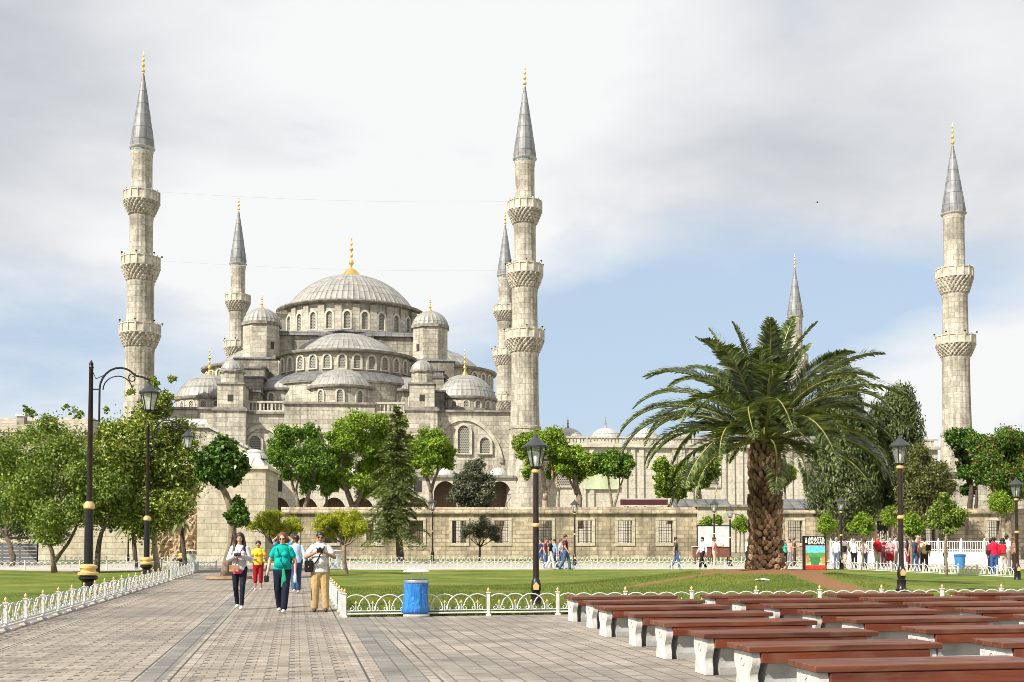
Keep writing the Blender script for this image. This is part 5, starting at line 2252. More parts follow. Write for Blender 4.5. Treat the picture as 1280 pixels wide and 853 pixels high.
o_ = arch_pts(2 * arad + 0.5, arad + 0.25, 14, 0.0)[1:-1]
k = len(pts)
v = [(ac + x, -0.08, zs_ + z) for x, z in pts] + [(ac + x, -0.08, zs_ + z) for x, z in o_] + [(ac + x, 0.02, zs_ + z) for x, z in o_]
mb.add(v, [(i, i + 1, k + i + 1, k + i) for i in range(k - 1)] + [(k + i, k + i + 1, 2 * k + i + 1, 2 * k + i) for i in range(k - 1)])
mb.build('arch_ring', M['trim'], r)
mb = MB(); mb.box(-0.2, gb - ga + 0.2, -0.25, 1.4, zt - 0.198, zt)
mb.build('coping', M['trim_dark'], r)
# white board and wooden stalls in the gate lane
x0 = P(872, 690, 90).x
r = thing('display_board', 'white display board leaning by the gate left of the palm', 'board', (x0, 90, 0))
mb = MB(); mb.box(0, 2.6, 0, 0.05, 0.9, 2.75)
mb.build('panel', simple('display board white', (0.58, 0.60, 0.62), 0.6, var=0.25, vscale=1.6), r)
mb = MB(); mb.box(-0.05, 0, -0.05, 0.1, 0, 2.85); mb.box(2.6, 2.65, -0.05, 0.1, 0, 2.85); mb.box(-0.05, 2.65, -0.02, 0.08, 2.752, 2.82)
mb.build('frame', M['black_iron'], r)
for px, lab in ((908, 'brown wooden stall cart beside the man in the pink shirt'), (884, 'small brown wooden counter behind the man in white by the gate')):
    c = G(px, 706)
    r = thing('stall_cart', lab, 'stall', (c.x, c.y + 2, 0))
    mb = MB(); mb.bevel_box(-0.6, 0.6, -0.35, 0.35, 0.45, 1.15, 0.03)
    mb.build('counter', simple('stall wood', (0.16, 0.06, 0.04), 0.5, var=0.3), r)
    mb = MB()
    for sx in (-0.5, 0.5):
        for sy in (-0.28, 0.28):
            mb = MB(); mb.box(sx - 0.03, sx + 0.03, sy - 0.03, sy + 0.03, 0, 0.45); mb.build('leg', M['bark_dark'], r)
    mb = MB(); mb.bevel_box(-0.68, 0.68, -0.42, 0.42, 1.152, 1.21, 0.015)
    mb.build('top', M['trim'], r)

# ------------------------------------------------------------------ buildings on the left
# square pavilion with a low lead dome
Yp = 86.0
xa, zt = XZ(247, 582, Yp)
xb, _ = XZ(331, 582, Yp)
r = thing('stone_pavilion', 'square pale stone pavilion with a low lead dome, behind the dark ball-crowned tree', 'building', (xa, Yp, 0), R(4))
wd = xb - xa
mb = MB(); mb.box(0, wd, 0, 7, 0, zt - 0.25)
mb.build('wall', M['wall_pale'], r)
mb = MB(); mb.box(-0.2, wd + 0.2, -0.2, 7.2, zt - 0.248, zt)
mb.build('cornice', M['trim'], r)
mb = MB(); mb.prism([(0, 0), (wd, 0), (wd, 7), (0, 7)], zt + 0.002, zt + 0.75, 0.45, (wd / 2 + 1.2, 3))
mb.build('roof', M['lead_pale'], r)
mb = MB(); mb.lathe(cap_profile(1.1, 0.8, 8, zt + 0.72), 24, (wd / 2 + 1.2, 3.0))
mb.build('dome', M['lead_pale'], r, 50)
# ruined rubble wall
xa = P(188, 700, 88).x; xb = P(256, 700, 88).x
r = thing('ruined_wall', 'ruined reddish rubble wall joined to the pale pavilion behind the magnolia', 'wall', (xa, 88, 0))
mb = MB()
nx_, nz_ = 26, 22
rg = np.random.default_rng(8)
zt = P(220, 605, 88).z
vv, ff_ = [], []
for j in range(nz_ + 1):
    for i in range(nx_ + 1):
        zz = (zt + 0.5 * math.sin(i * 0.9) - 1.6 * max(0, 1 - i / 9)) * j / nz_
        vv.append(((xb - xa) * i / nx_, rg.normal(0, 0.10) - 0.25 * math.sin(i * .5) * math.sin(j * .4), zz))
for j in range(nz_):
    for i in range(nx_):
        k = j * (nx_ + 1) + i
        ff_.append((k, k + 1, k + nx_ + 2, k + nx_ + 1))
mb.add(vv, ff_)
mb.box(0.05, xb - xa - 0.05, 0.3, 1.2, 0, zt - 1.6)
mb.build('masonry', M['rubble'], r)
xa = P(-30, 700, 92).x; xb = P(196, 700, 92).x
zt = P(100, 640, 92).z
r = thing('plain_wall', 'sandy plain wall far behind the left lawn trees', 'wall', (xa, 92, 0))
mb = MB(); mb.box(0, xb - xa, 0, 0.8, 0, zt); mb.build('masonry', M['wall_pale'], r)
mb = MB(); mb.box(-0.1, xb - xa + 0.1, -0.15, 0.95, zt + 0.002, zt + 0.25); mb.build('coping', M['trim'], r)
# long low building with a tiled roof
xa, z1 = XZ(-60, 523, 126)
xb, _ = XZ(136, 523, 126)
z0 = P(0, 541, 120).z
r = thing('tiled_building', 'long low building with pale tiled roof and a chimney at the left edge', 'building', (xa, 120, 0))
mb = MB(); mb.box(0.3, xb - xa - 0.3, 0.5, 9, 0, z0 - 0.4)
mb.build('wall', M['wall_pale'], r)
mb = MB()
wd = xb - xa
mb.add([(0, -0.4, z0), (wd, -0.4, z0), (wd - 1.5, 5.5, z1), (1.5, 5.5, z1), (wd, 11, z0), (0, 11, z0)], [(0, 1, 2, 3), (1, 4, 2), (4, 5, 3, 2), (5, 0, 3)])
mb.box(0.05, wd - 0.05, -0.3, 10.9, z0 - 0.395, z0 - 0.01)
rf_ = mb.build('roof', M['tile_roof'] if 'tile_roof' in M else M['rubble'], r)
xc = P(22.5, 520, 122).x - xa
zc1 = P(22.5, 518, 123).z
mb = MB(); mb.box(xc - 0.4, xc + 0.4, 2.6, 3.4, z0 + 0.3, zc1 - 0.28)
ch = mb.build('chimney', M['trim_dark'], rf_)
mb = MB(); mb.box(xc - 0.5, xc + 0.5, 2.5, 3.5, zc1 - 0.278, zc1); mb.build('chimney_cap', M['white_paint'], ch)
# lead roofed annex left of the mosque with a slanting gable
xa, z1 = XZ(236, 530, 146)
xb, z2 = XZ(306, 556, 146)
r = thing('annex_building', 'low annex with a sloping white-edged lead roof at the left foot of the mosque', 'building', (xa, 146, 0), PHI)
wd = xb - xa
mb = MB()
mb.extrude([(-4, 0), (wd, 0), (wd, z2 - 0.4), (wd * 0.35, z1 - 0.5), (-4, z1 - 0.5)], (0, 0, 0), (1, 0, 0), (0, 0, 1), (0, 6, 0))
mb.build('wall', M['stone'], r)
mb = MB()
mb.extrude([(-4.2, z1 - 0.498), (wd * 0.35, z1 - 0.498), (wd + 0.3, z2 - 0.45), (wd + 0.3, z2 - 0.1), (wd * 0.35, z1 - 0.1), (-4.2, z1 + 0.1)], (0, -0.35, 0), (1, 0, 0), (0, 0, 1), (0, 6.7, 0))
mb.add([(-4.2, -0.34, z1 + 0.102), (wd * 0.35, -0.34, z1 - 0.098), (wd * 0.2, 4, z1 + 1.1), (-4.2, 4, z1 + 1.1)], [(0, 1, 2, 3)])
mb.build('roof', M['lead_pale'], r)
# grey slatted hoarding by the left edge
xa = P(-20, 700, 74).x; xb = P(46, 700, 74).x
zt = P(20, 680, 74).z
r = thing('hoarding', 'dark grey slatted hoarding behind the left lawn at the left edge', 'fence', (xa, 74, 0))
mb = MB()
for q in range(6):
    mb.box(0, xb - xa, 0, 0.05, 0.05 + q * zt / 6, 0.05 + (q + 0.86) * zt / 6)
mb.build('slat_panel', simple('grey slats', (0.10, 0.11, 0.115), 0.6, var=0.2), r)
for q in range(4):
    mb = MB(); mb.box(-0.04, 0.04, 0.055, 0.13, 0, zt + 0.05)
    mb.build('post', M['black_iron'], r, loc=((xb - xa) * q / 3, 0, 0))
# tiny bird far up
bp_ = P(1021.5, 253.5, 70)
mb = MB()
mb.blob((0, 0, 0), (0.16, 0.06, 0.05), 8, 5)
mb.blob((0.15, 0, 0.02), (0.05, 0.035, 0.035), 6, 4)
for s_ in (-1, 1):
    mb.add([(0.06, 0.03 * s_, 0.02), (-0.06, 0.03 * s_, 0.02), (-0.10, 0.22 * s_, 0.12), (0.0, 0.26 * s_, 0.12), (0.02, 0.42 * s_, 0.06)], [(0, 1, 2, 3), (0, 3, 4)])
mb.add([(-0.12, 0.02, 0), (-0.12, -0.02, 0), (-0.28, -0.05, 0.0), (-0.28, 0.05, 0.0)], [(0, 1, 2, 3)])
tag(mb.build('bird', M['dark'], loc=bp_), 'tiny dark bird flying in the sky above the distant slim minaret', 'bird').scale = (0.4, 0.4, 0.4)
# ------------------------------------------------------------------ vegetation
def fast_mesh(name, co, quads, mat):
    """co (n,3); quads (m,4) indices"""
    me = bpy.data.meshes.new(name)
    n, m = len(co), len(quads)
    me.vertices.add(n)
    me.loops.add(m * 4)
    me.polygons.add(m)
    me.vertices.foreach_set('co', np.asarray(co, dtype=np.float32).reshape(-1))
    me.loops.foreach_set('vertex_index', np.asarray(quads, dtype=np.int32).reshape(-1))
    me.polygons.foreach_set('loop_start', np.arange(m, dtype=np.int32) * 4)
    me.update()
    me.materials.append(mat)
    return me


def unit(v):
    return v / (np.linalg.norm(v, axis=-1, keepdims=True) + 1e-9)


def leaves_mesh(name, pts, normals, size, aspect, mat, rng, droop=0.0, along=None, jitter=0.8):
    """kite-shaped, slightly folded leaves at pts with normals near `normals`"""
    k = len(pts)
    nrm = unit(normals + rng.normal(0, jitter, (k, 3)))
    if along is None:
        t = rng.normal(0, 1, (k, 3))
    else:
        t = along + rng.normal(0, 0.35, (k, 3))
    t[:, 2] -= droop
    t = unit(t - nrm * (t * nrm).sum(1, keepdims=True))
    b = np.cross(nrm, t)
    s = size * rng.uniform(0.65, 1.3, (k, 1))
    w_ = s * aspect
    co = np.zeros((k, 4, 3))
    co[:, 0] = pts - t * s * 0.5
    co[:, 1] = pts + b * w_ * 0.5 + nrm * w_ * 0.15
    co[:, 2] = pts + t * s * 0.5 - nrm * s * 0.08
    co[:, 3] = pts - b * w_ * 0.5 + nrm * w_ * 0.15
    q = np.arange(k * 4).reshape(k, 4)
    return fast_mesh(name, co.reshape(-1, 3), q, mat)


def clump_points(clumps, n, rng, shell=0.55, twig=0.20):
    """leaf positions gathered on many small twigs inside each clump's volume; clump = (centre, rx, ry, rz)"""
    vol = np.array([c[1] * c[2] * c[3] for c in clumps]) ** 0.75
    share = vol / vol.sum()
    P_, N_ = [], []
    for c, sh in zip(clumps, share):
        k = max(12, int(n * sh))
        nt_ = max(5, int(k / 9))
        d = unit(rng.normal(0, 1, (nt_, 3)))
        rad = (shell + (1 - shell) * rng.uniform(0, 1, (nt_, 1))) * (1 + 0.24 * rng.normal(0, 1, (nt_, 1)))
        ctr = d * rad
        idx = rng.integers(0, nt_, k)
        p = ctr[idx] + rng.normal(0, twig, (k, 3))
        P_.append(np.array(c[0]) + p * np.array([c[1], c[2], c[3]]))
        nn = unit(p) + np.array([0, 0, 0.55])
        N_.append(unit(nn))
    return np.concatenate(P_), np.concatenate(N_)


def limb(mb, a, b, ra, rb, rng, bend=0.12, n=5, sec=7):
    a, b = Vector(a), Vector(b)
    L_ = (b - a).length
    off = Vector(rng.normal(0, 1, 3)) * L_ * bend
    pts, rs = [], []
    for i in range(n + 1):
        u = i / n
        pts.append(a.lerp(b, u) + off * (4 * u * (1 - u)) * 0.5 + Vector(rng.normal(0, 0.012 * L_, 3)) * (0 < i < n))
        rs.append(ra + (rb - ra) * u)
    mb.tube(pts, rs, sec)
    return pts


LEAF = {  # darkest ramp stops lowered so the leaf colour itself deepens the crown shadows
    'magnolia': leaf_mat('magnolia leaf', [(0.0, (0.035, 0.062, 0.010)), (0.40, (0.149, 0.226, 0.032)), (0.70, (0.302, 0.377, 0.051)), (0.93, (0.466, 0.512, 0.099)), (1.0, (0.509, 0.331, 0.093))], rough=0.34, trans=0.22, spec=0.5),
    'mid': leaf_mat('broad leaf', [(0.0, (0.044, 0.079, 0.014)), (0.5, (0.174, 0.268, 0.043)), (0.85, (0.309, 0.413, 0.069)), (1.0, (0.409, 0.406, 0.094))], trans=0.25, spec=0.35),
    'bright': leaf_mat('bright plane leaf', [(0.0, (0.055, 0.101, 0.008)), (0.5, (0.206, 0.329, 0.026)), (1.0, (0.359, 0.493, 0.057))], trans=0.32),
    'green': leaf_mat('pollard leaf', [(0.0, (0.031, 0.072, 0.008)), (0.5, (0.115, 0.229, 0.026)), (1.0, (0.240, 0.380, 0.049))], trans=0.28),
    'deep': leaf_mat('deep green leaf', [(0.0, (0.014, 0.037, 0.006)), (0.6, (0.068, 0.149, 0.018)), (1.0, (0.175, 0.304, 0.040))], rough=0.4, trans=0.2),
    'yellow': leaf_mat('yellow green leaf', [(0.0, (0.180, 0.227, 0.016)), (0.5, (0.348, 0.395, 0.026)), (1.0, (0.555, 0.560, 0.056))], trans=0.35),
    'silver': leaf_mat('grey green leaf', [(0.0, (0.031, 0.038, 0.021)), (0.6, (0.122, 0.140, 0.082)), (1.0, (0.245, 0.258, 0.161))], trans=0.15),
    'olive': leaf_mat('olive green leaf', [(0.0, (0.037, 0.048, 0.011)), (0.6, (0.140, 0.163, 0.046)), (1.0, (0.245, 0.242, 0.075))], trans=0.2),
    'cypress': leaf_mat('cypress spray', [(0.0, (0.019, 0.030, 0.008)), (0.6, (0.085, 0.118, 0.031)), (1.0, (0.175, 0.204, 0.060))], trans=0.12, rough=0.6),
    'cedar': leaf_mat('cedar needle', [(0.0, (0.033, 0.056, 0.016)), (0.6, (0.151, 0.204, 0.055)), (1.0, (0.300, 0.346, 0.095))], trans=0.1, rough=0.55),
    'palm': leaf_mat('palm leaflet', [(0.0, (0.026, 0.041, 0.014)), (0.5, (0.100, 0.143, 0.049)), (0.85, (0.209, 0.260, 0.097)), (1.0, (0.356, 0.375, 0.167))], rough=0.36, trans=0.2, spec=0.5),
    'fire': leaf_mat('green leaf with orange berries', [(0.0, (0.022, 0.050, 0.006)), (0.5, (0.084, 0.171, 0.022)), (0.92, (0.158, 0.252, 0.036)), (0.96, (0.370, 0.153, 0.045)), (1.0, (0.396, 0.108, 0.036))], trans=0.3),
}


DENS, GROW, FINE = 4.0, 1.24, 0.76


def tree(name, label, cat, base, Y, circles, leaf, n, size, trunk_r, bark='bark', fork=0.45, stems=None, depth=0.9, group=None, aspect=0.5, seed=1, shell=0.5, sub=4, jit=0.8, trunk_top=None, droop=0.2, spread=0.55):
    """a tree whose crown clumps are given as the photograph's circles (px, py, radius) at distance Y, each with real depth"""
    rng = np.random.default_rng(seed)
    k = Y / FPX
    b = Vector(base)
    root = thing(name, label, cat, b, 0, group)
    n = int(n * DENS)
    circles = [(a_, c_, r_ * GROW) for a_, c_, r_ in circles]
    cl = []
    ctrs = []
    wide = max(abs(c[0] - sum(q[0] for q in circles) / len(circles)) + c[2] for c in circles) * k
    for (px, py, r) in circles:
        c = P(px, py, Y) - b
        rr = r * k
        ctrs.append((c, rr))
        yo = rng.uniform(-1, 1) * max(0, wide - rr) * depth
        c = Vector((c.x, c.y + yo, c.z))
        ctrs[-1] = (c, rr)
        for q in range(sub):
            d = unit(rng.normal(0, 1, 3))
            o = np.array(c) + d * rr * spread * np.array([1, 1, 0.85])
            s = rr * rng.uniform(0.42, 0.62)
            cl.append((o, s, s, s * 0.85))
        cl.append((np.array(c), rr * 0.72, rr * 0.72, rr * 0.66))
    pts, nr = clump_points(cl, n, rng, shell)
    link('crown', leaves_mesh('crown', pts, nr, size * FINE, aspect * 1.1, LEAF[leaf], rng, droop=droop, jitter=jit), root)
    mb = MB()
    top = P(*trunk_top, Y) - b if trunk_top else Vector((0, 0, 0))
    if not trunk_top:
        cm = sum((c for c, _ in ctrs), Vector()) / len(ctrs)
        top = Vector((cm.x * 0.5, cm.y * 0.3, cm.z * fork))
    if stems:
        # several trunks, each given by pixel polylines
        for (line, r0) in stems:
            pts_ = []
            for i, (px, py) in enumerate(line):
                p = P(px, py, Y) - b
                p.y += rng.uniform(-0.3, 0.3) * (i > 0)
                pts_.append(p)
            # refine the polyline with a little wander
            fine, rad = [], []
            for i in range(len(pts_) - 1):
                for u in (0, 0.5):
                    fine.append(pts_[i].lerp(pts_[i + 1], u) + Vector(rng.normal(0, r0 * 0.22, 3)) * (u > 0))
            fine.append(pts_[-1])
            m_ = len(fine)
            rad = [r0 * (1 - 0.55 * i / (m_ - 1)) * (1.35 if i == 0 else 1) for i in range(m_)]
            mb.tube(fine, rad, 9)
            e = fine[-1]
            near = sorted(ctrs, key=lambda q: (q[0] - e).length)[:3]
            for c, rr in near:
                limb(mb, e, c, rad[-1] * 0.8, rad[-1] * 0.25, rng)
    else:
        limb(mb, (0, 0, -0.1), top, trunk_r * 1.2, trunk_r * 0.75, rng, 0.05, 6, 10)
        for c, rr in ctrs:
            e = limb(mb, top, c, trunk_r * 0.5, trunk_r * 0.12, rng, 0.12)
            for q in range(3):
                d = Vector(unit(rng.normal(0, 1, 3))) * rr * 0.8
                limb(mb, e[3], c + d, trunk_r * 0.18, trunk_r * 0.05, rng, 0.12, 3, 5)
    mb.build('trunk', M[bark], root, True)
    return root


def g(px, py, z=0.0):
    p = G(px, py, z)
    return (p.x, p.y, z), p.y


# ---- left side
bpos, Y = g(67, 716, 0.03)
tree('broadleaf_tree', 'spreading olive-green tree on the left lawn, its slim trunk forking low', 'tree', bpos, Y,
     [(30, 575, 30), (62, 556, 32), (98, 566, 30), (20, 615, 30), (55, 605, 36), (95, 612, 34), (35, 650, 26), (78, 648, 26), (112, 640, 22), (8, 585, 24), (118, 590, 24), (85, 535, 16), (100, 518, 8), (40, 540, 14), (2, 635, 26), (60, 670, 16), (112, 530, 10), (90, 512, 5), (116, 508, 5), (65, 525, 8), (15, 545, 14)],
     'mid', 11000, 0.17, 0.10, 'bark', stems=[([(68, 716), (66, 690), (60, 660), (52, 620)], 0.12), ([(68, 702), (82, 680), (95, 655), (104, 630)], 0.09)], seed=11, aspect=0.55)
bpos, Y = g(15, 708)
tree('dark_tree', 'dark shaded tree behind the spreading tree at the left edge', 'tree', bpos, Y + 6,
     [(0, 610, 34), (30, 630, 30), (5, 650, 30), (40, 660, 24), (-15, 580, 30), (60, 665, 16)], 'deep', 5000, 0.22, 0.16, 'bark_dark', seed=12)
bpos, Y = g(196, 716)
tree('magnolia_tree', 'large yellow-green glossy magnolia with a tall spiky top, left of the mosque', 'tree', bpos, Y,
     [(190, 600, 38), (160, 590, 34), (222, 595, 32), (180, 550, 32), (150, 548, 24), (208, 545, 26), (188, 510, 22), (172, 500, 14), (204, 500, 13), (192, 482, 10), (208, 472, 6), (182, 470, 5), (158, 487, 6), (168, 488, 6), (150, 632, 26), (190, 640, 32), (228, 632, 24), (242, 600, 16), (130, 580, 22), (125, 615, 22), (236, 560, 14), (140, 655, 12), (212, 655, 14), (246, 572, 9)],
     'magnolia', 13500, 0.215, 0.14, 'bark_pale', stems=[([(196, 716), (194, 690), (194, 660), (190, 620), (188, 560), (188, 515)], 0.15)], seed=13, aspect=0.5, spread=0.62, shell=0.4, jit=1.0)
bpos, Y = g(121, 718)
tree('leaning_tree', 'tree with dark leaning trunk close behind the tall lamp, its crown merging with the magnolia', 'tree', bpos, Y,
     [(118, 600, 24), (105, 640, 20), (132, 640, 20), (140, 610, 22), (100, 600, 20)], 'mid', 3600, 0.17, 0.13, 'bark_dark',
     stems=[([(119, 718), (120, 690), (126, 665), (134, 640)], 0.15)], seed=14)


def spiky_plant(label, base, Y, cpx, cpy, rpx, n, leaf, seed, trunk=True):
    """young palm: stiff drooping blades round a short stem"""
    rng = np.random.default_rng(seed)
    b = Vector(base)
    r = thing('young_palm', label, 'palm', b, 0)
    c = P(cpx, cpy, Y) - b
    rad = rpx * Y / FPX
    co = []
    for i in range(n):
        a = rng.uniform(0, 2 * PI)
        e = rng.uniform(-0.5, 1.1)
        d = Vector((math.cos(a) * math.cos(e), math.sin(a) * math.cos(e), math.sin(e)))
        side = Vector((-math.sin(a), math.cos(a), 0))
        L_ = rad * rng.uniform(0.7, 1.1)
        p0, p1 = c, c + d * L_ * 0.6
        p2 = c + d * L_ + Vector((0, 0, -0.35 * L_))
        w_ = 0.11
        co += [p0 - side * 0.02, p0 + side * 0.02, p1 + side * w_, p1 - side * w_, p1 - side * w_, p1 + side * w_, p2 + side * 0.01, p2 - side * 0.01]
    q = np.arange(len(co)).reshape(-1, 4)
    link('crown', fast_mesh('crown', [tuple(v) for v in co], q, LEAF[leaf]), r)
    mb = MB(); mb.tube([(0, 0, 0), tuple(c)], [0.14, 0.10], 8); mb.build('trunk', M['bark_dark'], r)


b_, Y = g(170, 712)
spiky_plant('young spiky palm beneath the magnolia, by the far slim lamp post', b_, Y, 166, 655, 26, 60, 'cedar', 21)
b_, Y = g(232, 712)
spiky_plant('young spiky palm beneath the magnolia on its right, beside the end of the path fence', b_, Y, 226, 652, 24, 55, 'cedar', 22)

bpos, Y = g(286, 724)
tree('ball_crowned_tree', 'dark green ball-crowned pollard with ivy on its leaning trunk at the end of the path', 'tree', bpos, Y,
     [(276, 566, 17), (262, 578, 15), (290, 580, 16), (272, 590, 17), (284, 592, 14), (256, 592, 9), (300, 585, 9)],
     'deep', 4200, 0.24, 0.2, 'bark', stems=[([(283, 724), (287, 695), (291, 662), (286, 630), (276, 606), (272, 592)], 0.21)], seed=15, aspect=0.6)
tree('ivy_growth', 'ivy clump clinging to the right side of the leaning ball-crowned trunk', 'ivy', bpos, Y - 0.25,
     [(297, 638, 9), (302, 652, 8), (290, 650, 7), (296, 626, 6), (304, 642, 6), (285, 644, 5)], 'deep', 1500, 0.17, 0.03, 'bark_dark', stems=[([(287, 690), (291, 668), (294, 645)], 0.03)], seed=16)
mb = MB()
c0 = Vector(bpos)
mb.lathe([(0.95, 0.02), (0.9, 0.12), (0.0, 0.14)], 18, (c0.x, c0.y))
tag(mb.build('tree_pit', simple('tree pit soil', (0.26, 0.17, 0.10), 0.95, var=0.3, bump=0.5), None, 40), 'round raised earth pit at the foot of the ball-crowned tree', 'tree pit')

bpos, Y = g(334, 712)
tree('umbrella_shrub', 'yellow-green flat-topped small tree behind the walking women', 'small tree', bpos, Y,
     [(324, 652, 11), (345, 650, 12), (364, 654, 11), (335, 662, 10), (354, 662, 10), (374, 660, 7), (314, 658, 7)], 'yellow', 4200, 0.14, 0.1, 'bark_dark', seed=17, group='yellow-green umbrella trees', trunk_top=(342, 680), aspect=0.35)
bpos, Y = g(432, 719)
tree('umbrella_shrub', 'yellow-green flat-topped small tree on the lawn right of the man with the camera', 'small tree', bpos, Y,
     [(404, 653, 11), (424, 648, 12), (445, 651, 12), (414, 663, 10), (436, 662, 11), (455, 660, 9), (396, 661, 6), (428, 672, 7)], 'yellow', 4800, 0.14, 0.1, 'bark', seed=18, group='yellow-green umbrella trees', trunk_top=(430, 682), aspect=0.35)


def conifer(label, base, Y, cx, tip, bottom, half, leaf, n, seed, trunk_r):
    """tiers of drooping boughs carrying flat sprays"""
    rng = np.random.default_rng(seed)
    k = Y / FPX
    b = Vector(base)
    r = thing('cedar_tree', label, 'tree', b)
    zt = P(cx, tip, Y).z - b.z
    zb = P(cx, bottom, Y).z - b.z
    hw = half * k
    cxl = P(cx, bottom, Y).x - b.x
    mb = MB()
    mb.tube([(0, 0, -0.1), (cxl * 0.6, 0, zb), (cxl, 0, zt * 0.7), (cxl, 0, zt)], [trunk_r * 1.2, trunk_r, trunk_r * 0.4, 0.02], 9)
    P_, N_, A_ = [], [], []
    nb_ = 150
    for i in range(nb_):
        u = (i + rng.uniform(0, 1)) / nb_
        z = zb + (zt - zb) * u ** 1.12
        prof = (1 - u) ** 0.75
        L_ = hw * prof * rng.uniform(0.55, 1.12) + 0.12
        if u < 0.35:
            L_ *= 0.78 + 0.22 * math.sin(i * 2.1)
        a = rng.uniform(0, 2 * PI)
        up = 0.30 if u > 0.6 else 0.10
        m = 8
        line = []
        for j in range(m + 1):
            s = j / m
            line.append((cxl + math.cos(a) * L_ * s, math.sin(a) * L_ * s, z + L_ * (up * s - (0.55 if u < 0.6 else 0.3) * s * s)))
        mb.tube([line[0], line[4], line[8]], [0.035, 0.022, 0.008], 4)
        kk = int(n / nb_ * (0.35 + prof * 1.3))
        s = rng.uniform(0.12, 1.0, kk)
        ii = np.clip((s * m).astype(int), 0, m - 1)
        la = np.array(line)
        p = la[ii] + (la[ii + 1] - la[ii]) * (s * m - ii)[:, None]
        wdt = 0.26 * L_ * (1 - 0.6 * s) + 0.05
        lat = rng.normal(0, 1, kk) * wdt * 0.8
        p = p + np.stack([-math.sin(a) * lat, math.cos(a) * lat, -np.abs(lat) * 0.30 + rng.normal(0, 0.05, kk)], 1)
        P_.append(p)
        N_.append(np.tile([0.15 * math.cos(a), 0.15 * math.sin(a), 1.0], (kk, 1)))
        A_.append(np.stack([np.full(kk, math.cos(a)) - math.sin(a) * np.sign(lat) * 0.8, np.full(kk, math.sin(a)) + math.cos(a) * np.sign(lat) * 0.8, np.full(kk, -0.25)], 1))
    link('crown', leaves_mesh('crown', np.concatenate(P_), np.concatenate(N_), 0.26, 0.24, LEAF[leaf], rng, along=np.concatenate(A_), jitter=0.35), r)
    mb.build('trunk', M['bark_dark'], r, True)


bpos, Y = g(501, 704)
conifer('dark layered cedar with a pointed top in front of the garden wall', bpos, Y, 496, 508, 668, 56, 'cedar', 22000, 31, 0.24)
bpos, Y = g(599, 702)
tree('round_small_tree', 'small grey-green tree before two wall windows, right of the cedar', 'small tree', bpos, Y,
     [(590, 660, 9), (603, 655, 9), (614, 664, 9), (598, 668, 9), (584, 668, 7), (620, 672, 6), (604, 647, 4)], 'silver', 3000, 0.16, 0.09, 'bark_dark', seed=19, trunk_top=(600, 684), aspect=0.35)

# ---- garden behind the wall
YB = 110.0


def behind(label, px, circles, leaf, n, size, stems, seed, Y=YB, name='pollard_tree', bark='bark', **kw):
    b = P(px, 640, Y)
    return tree(name, label, 'tree', (b.x, Y, 0.0), Y, circles, leaf, n, size, 0.25, bark, stems=stems, seed=seed, group=kw.pop('group', 'pollarded trees behind the garden wall'), **kw)


behind('dense green multi-stemmed pollard nearest the pavilion, left end of the garden wall', 372,
       [(346, 560, 15), (362, 548, 14), (352, 575, 13), (372, 570, 15), (388, 552, 15), (400, 566, 16), (385, 582, 15), (412, 580, 14), (338, 568, 8), (370, 590, 12), (400, 595, 13), (392, 540, 10), (356, 590, 10), (410, 604, 10), (384, 606, 9), (378, 545, 10), (418, 562, 10)],
       'green', 7600, 0.34, [([(374, 660), (372, 632), (366, 610), (362, 590)], 0.22), ([(378, 660), (382, 632), (388, 608), (392, 590)], 0.26), ([(374, 640), (370, 612), (374, 585)], 0.16)], 41, aspect=0.5)
behind('broad light green spreading tree behind the cedar, below the central facade', 440,
       [(430, 535, 15), (448, 530, 16), (468, 532, 16), (484, 540, 14), (442, 552, 16), (462, 555, 18), (482, 562, 16), (425, 555, 12), (470, 580, 18), (490, 585, 14), (452, 580, 15), (475, 605, 14), (498, 560, 10), (415, 545, 9), (440, 522, 8), (506, 545, 8), (455, 605, 12), (430, 575, 14), (422, 598, 11), (488, 612, 13), (505, 590, 10), (436, 600, 11), (470, 560, 16), (500, 525, 9)],
       'bright', 10500, 0.33, [([(441, 660), (440, 632), (432, 610), (424, 585), (430, 560)], 0.34), ([(441, 640), (452, 615), (462, 590)], 0.24)], 42, Y=112, name='spreading_tree', bark='bark', aspect=0.5)
behind('low bright green bushy tree filling the gap behind the cedar at the wall top', 476,
       [(462, 590, 12), (478, 580, 13), (494, 590, 13), (508, 600, 10), (470, 610, 13), (488, 612, 13), (504, 618, 10), (456, 615, 9)],
       'bright', 3600, 0.33, [([(480, 660), (480, 632), (478, 610)], 0.2)], 142, Y=117, name='bushy_tree', aspect=0.5)
behind('deep green bushy tree in shade behind the multi-stemmed pollard', 405,
       [(392, 600, 11), (406, 592, 12), (420, 588, 12), (412, 610, 11), (428, 604, 9), (384, 614, 8)],
       'green', 2600, 0.33, [([(408, 660), (408, 632), (408, 612)], 0.2)], 143, Y=116, name='bushy_tree', aspect=0.5)
behind('two-headed yellow-green pollard between the cedar and the dark shrubby tree', 537,
       [(522, 560, 13), (530, 548, 11), (516, 572, 9), (548, 556, 13), (556, 565, 11), (540, 572, 12), (528, 578, 9), (552, 578, 8), (536, 590, 8), (545, 543, 8), (538, 560, 11), (514, 585, 8), (560, 580, 8)],
       'bright', 5200, 0.32, [([(537, 660), (538, 632), (538, 612), (530, 590), (526, 572)], 0.26), ([(538, 614), (546, 592), (550, 570)], 0.17)], 43, aspect=0.55)
behind('dense dark grey-green shrubby tree in front of the gallery arches', 592,
       [(592, 588, 12), (580, 602, 13), (604, 602, 13), (576, 618, 12), (592, 616, 14), (608, 618, 11), (598, 578, 7), (586, 630, 12), (603, 632, 10), (612, 608, 6), (572, 606, 6)],
       'silver', 5200, 0.30, [([(592, 660), (592, 620), (592, 600)], 0.12)], 44, Y=106, name='shrubby_tree', aspect=0.45)
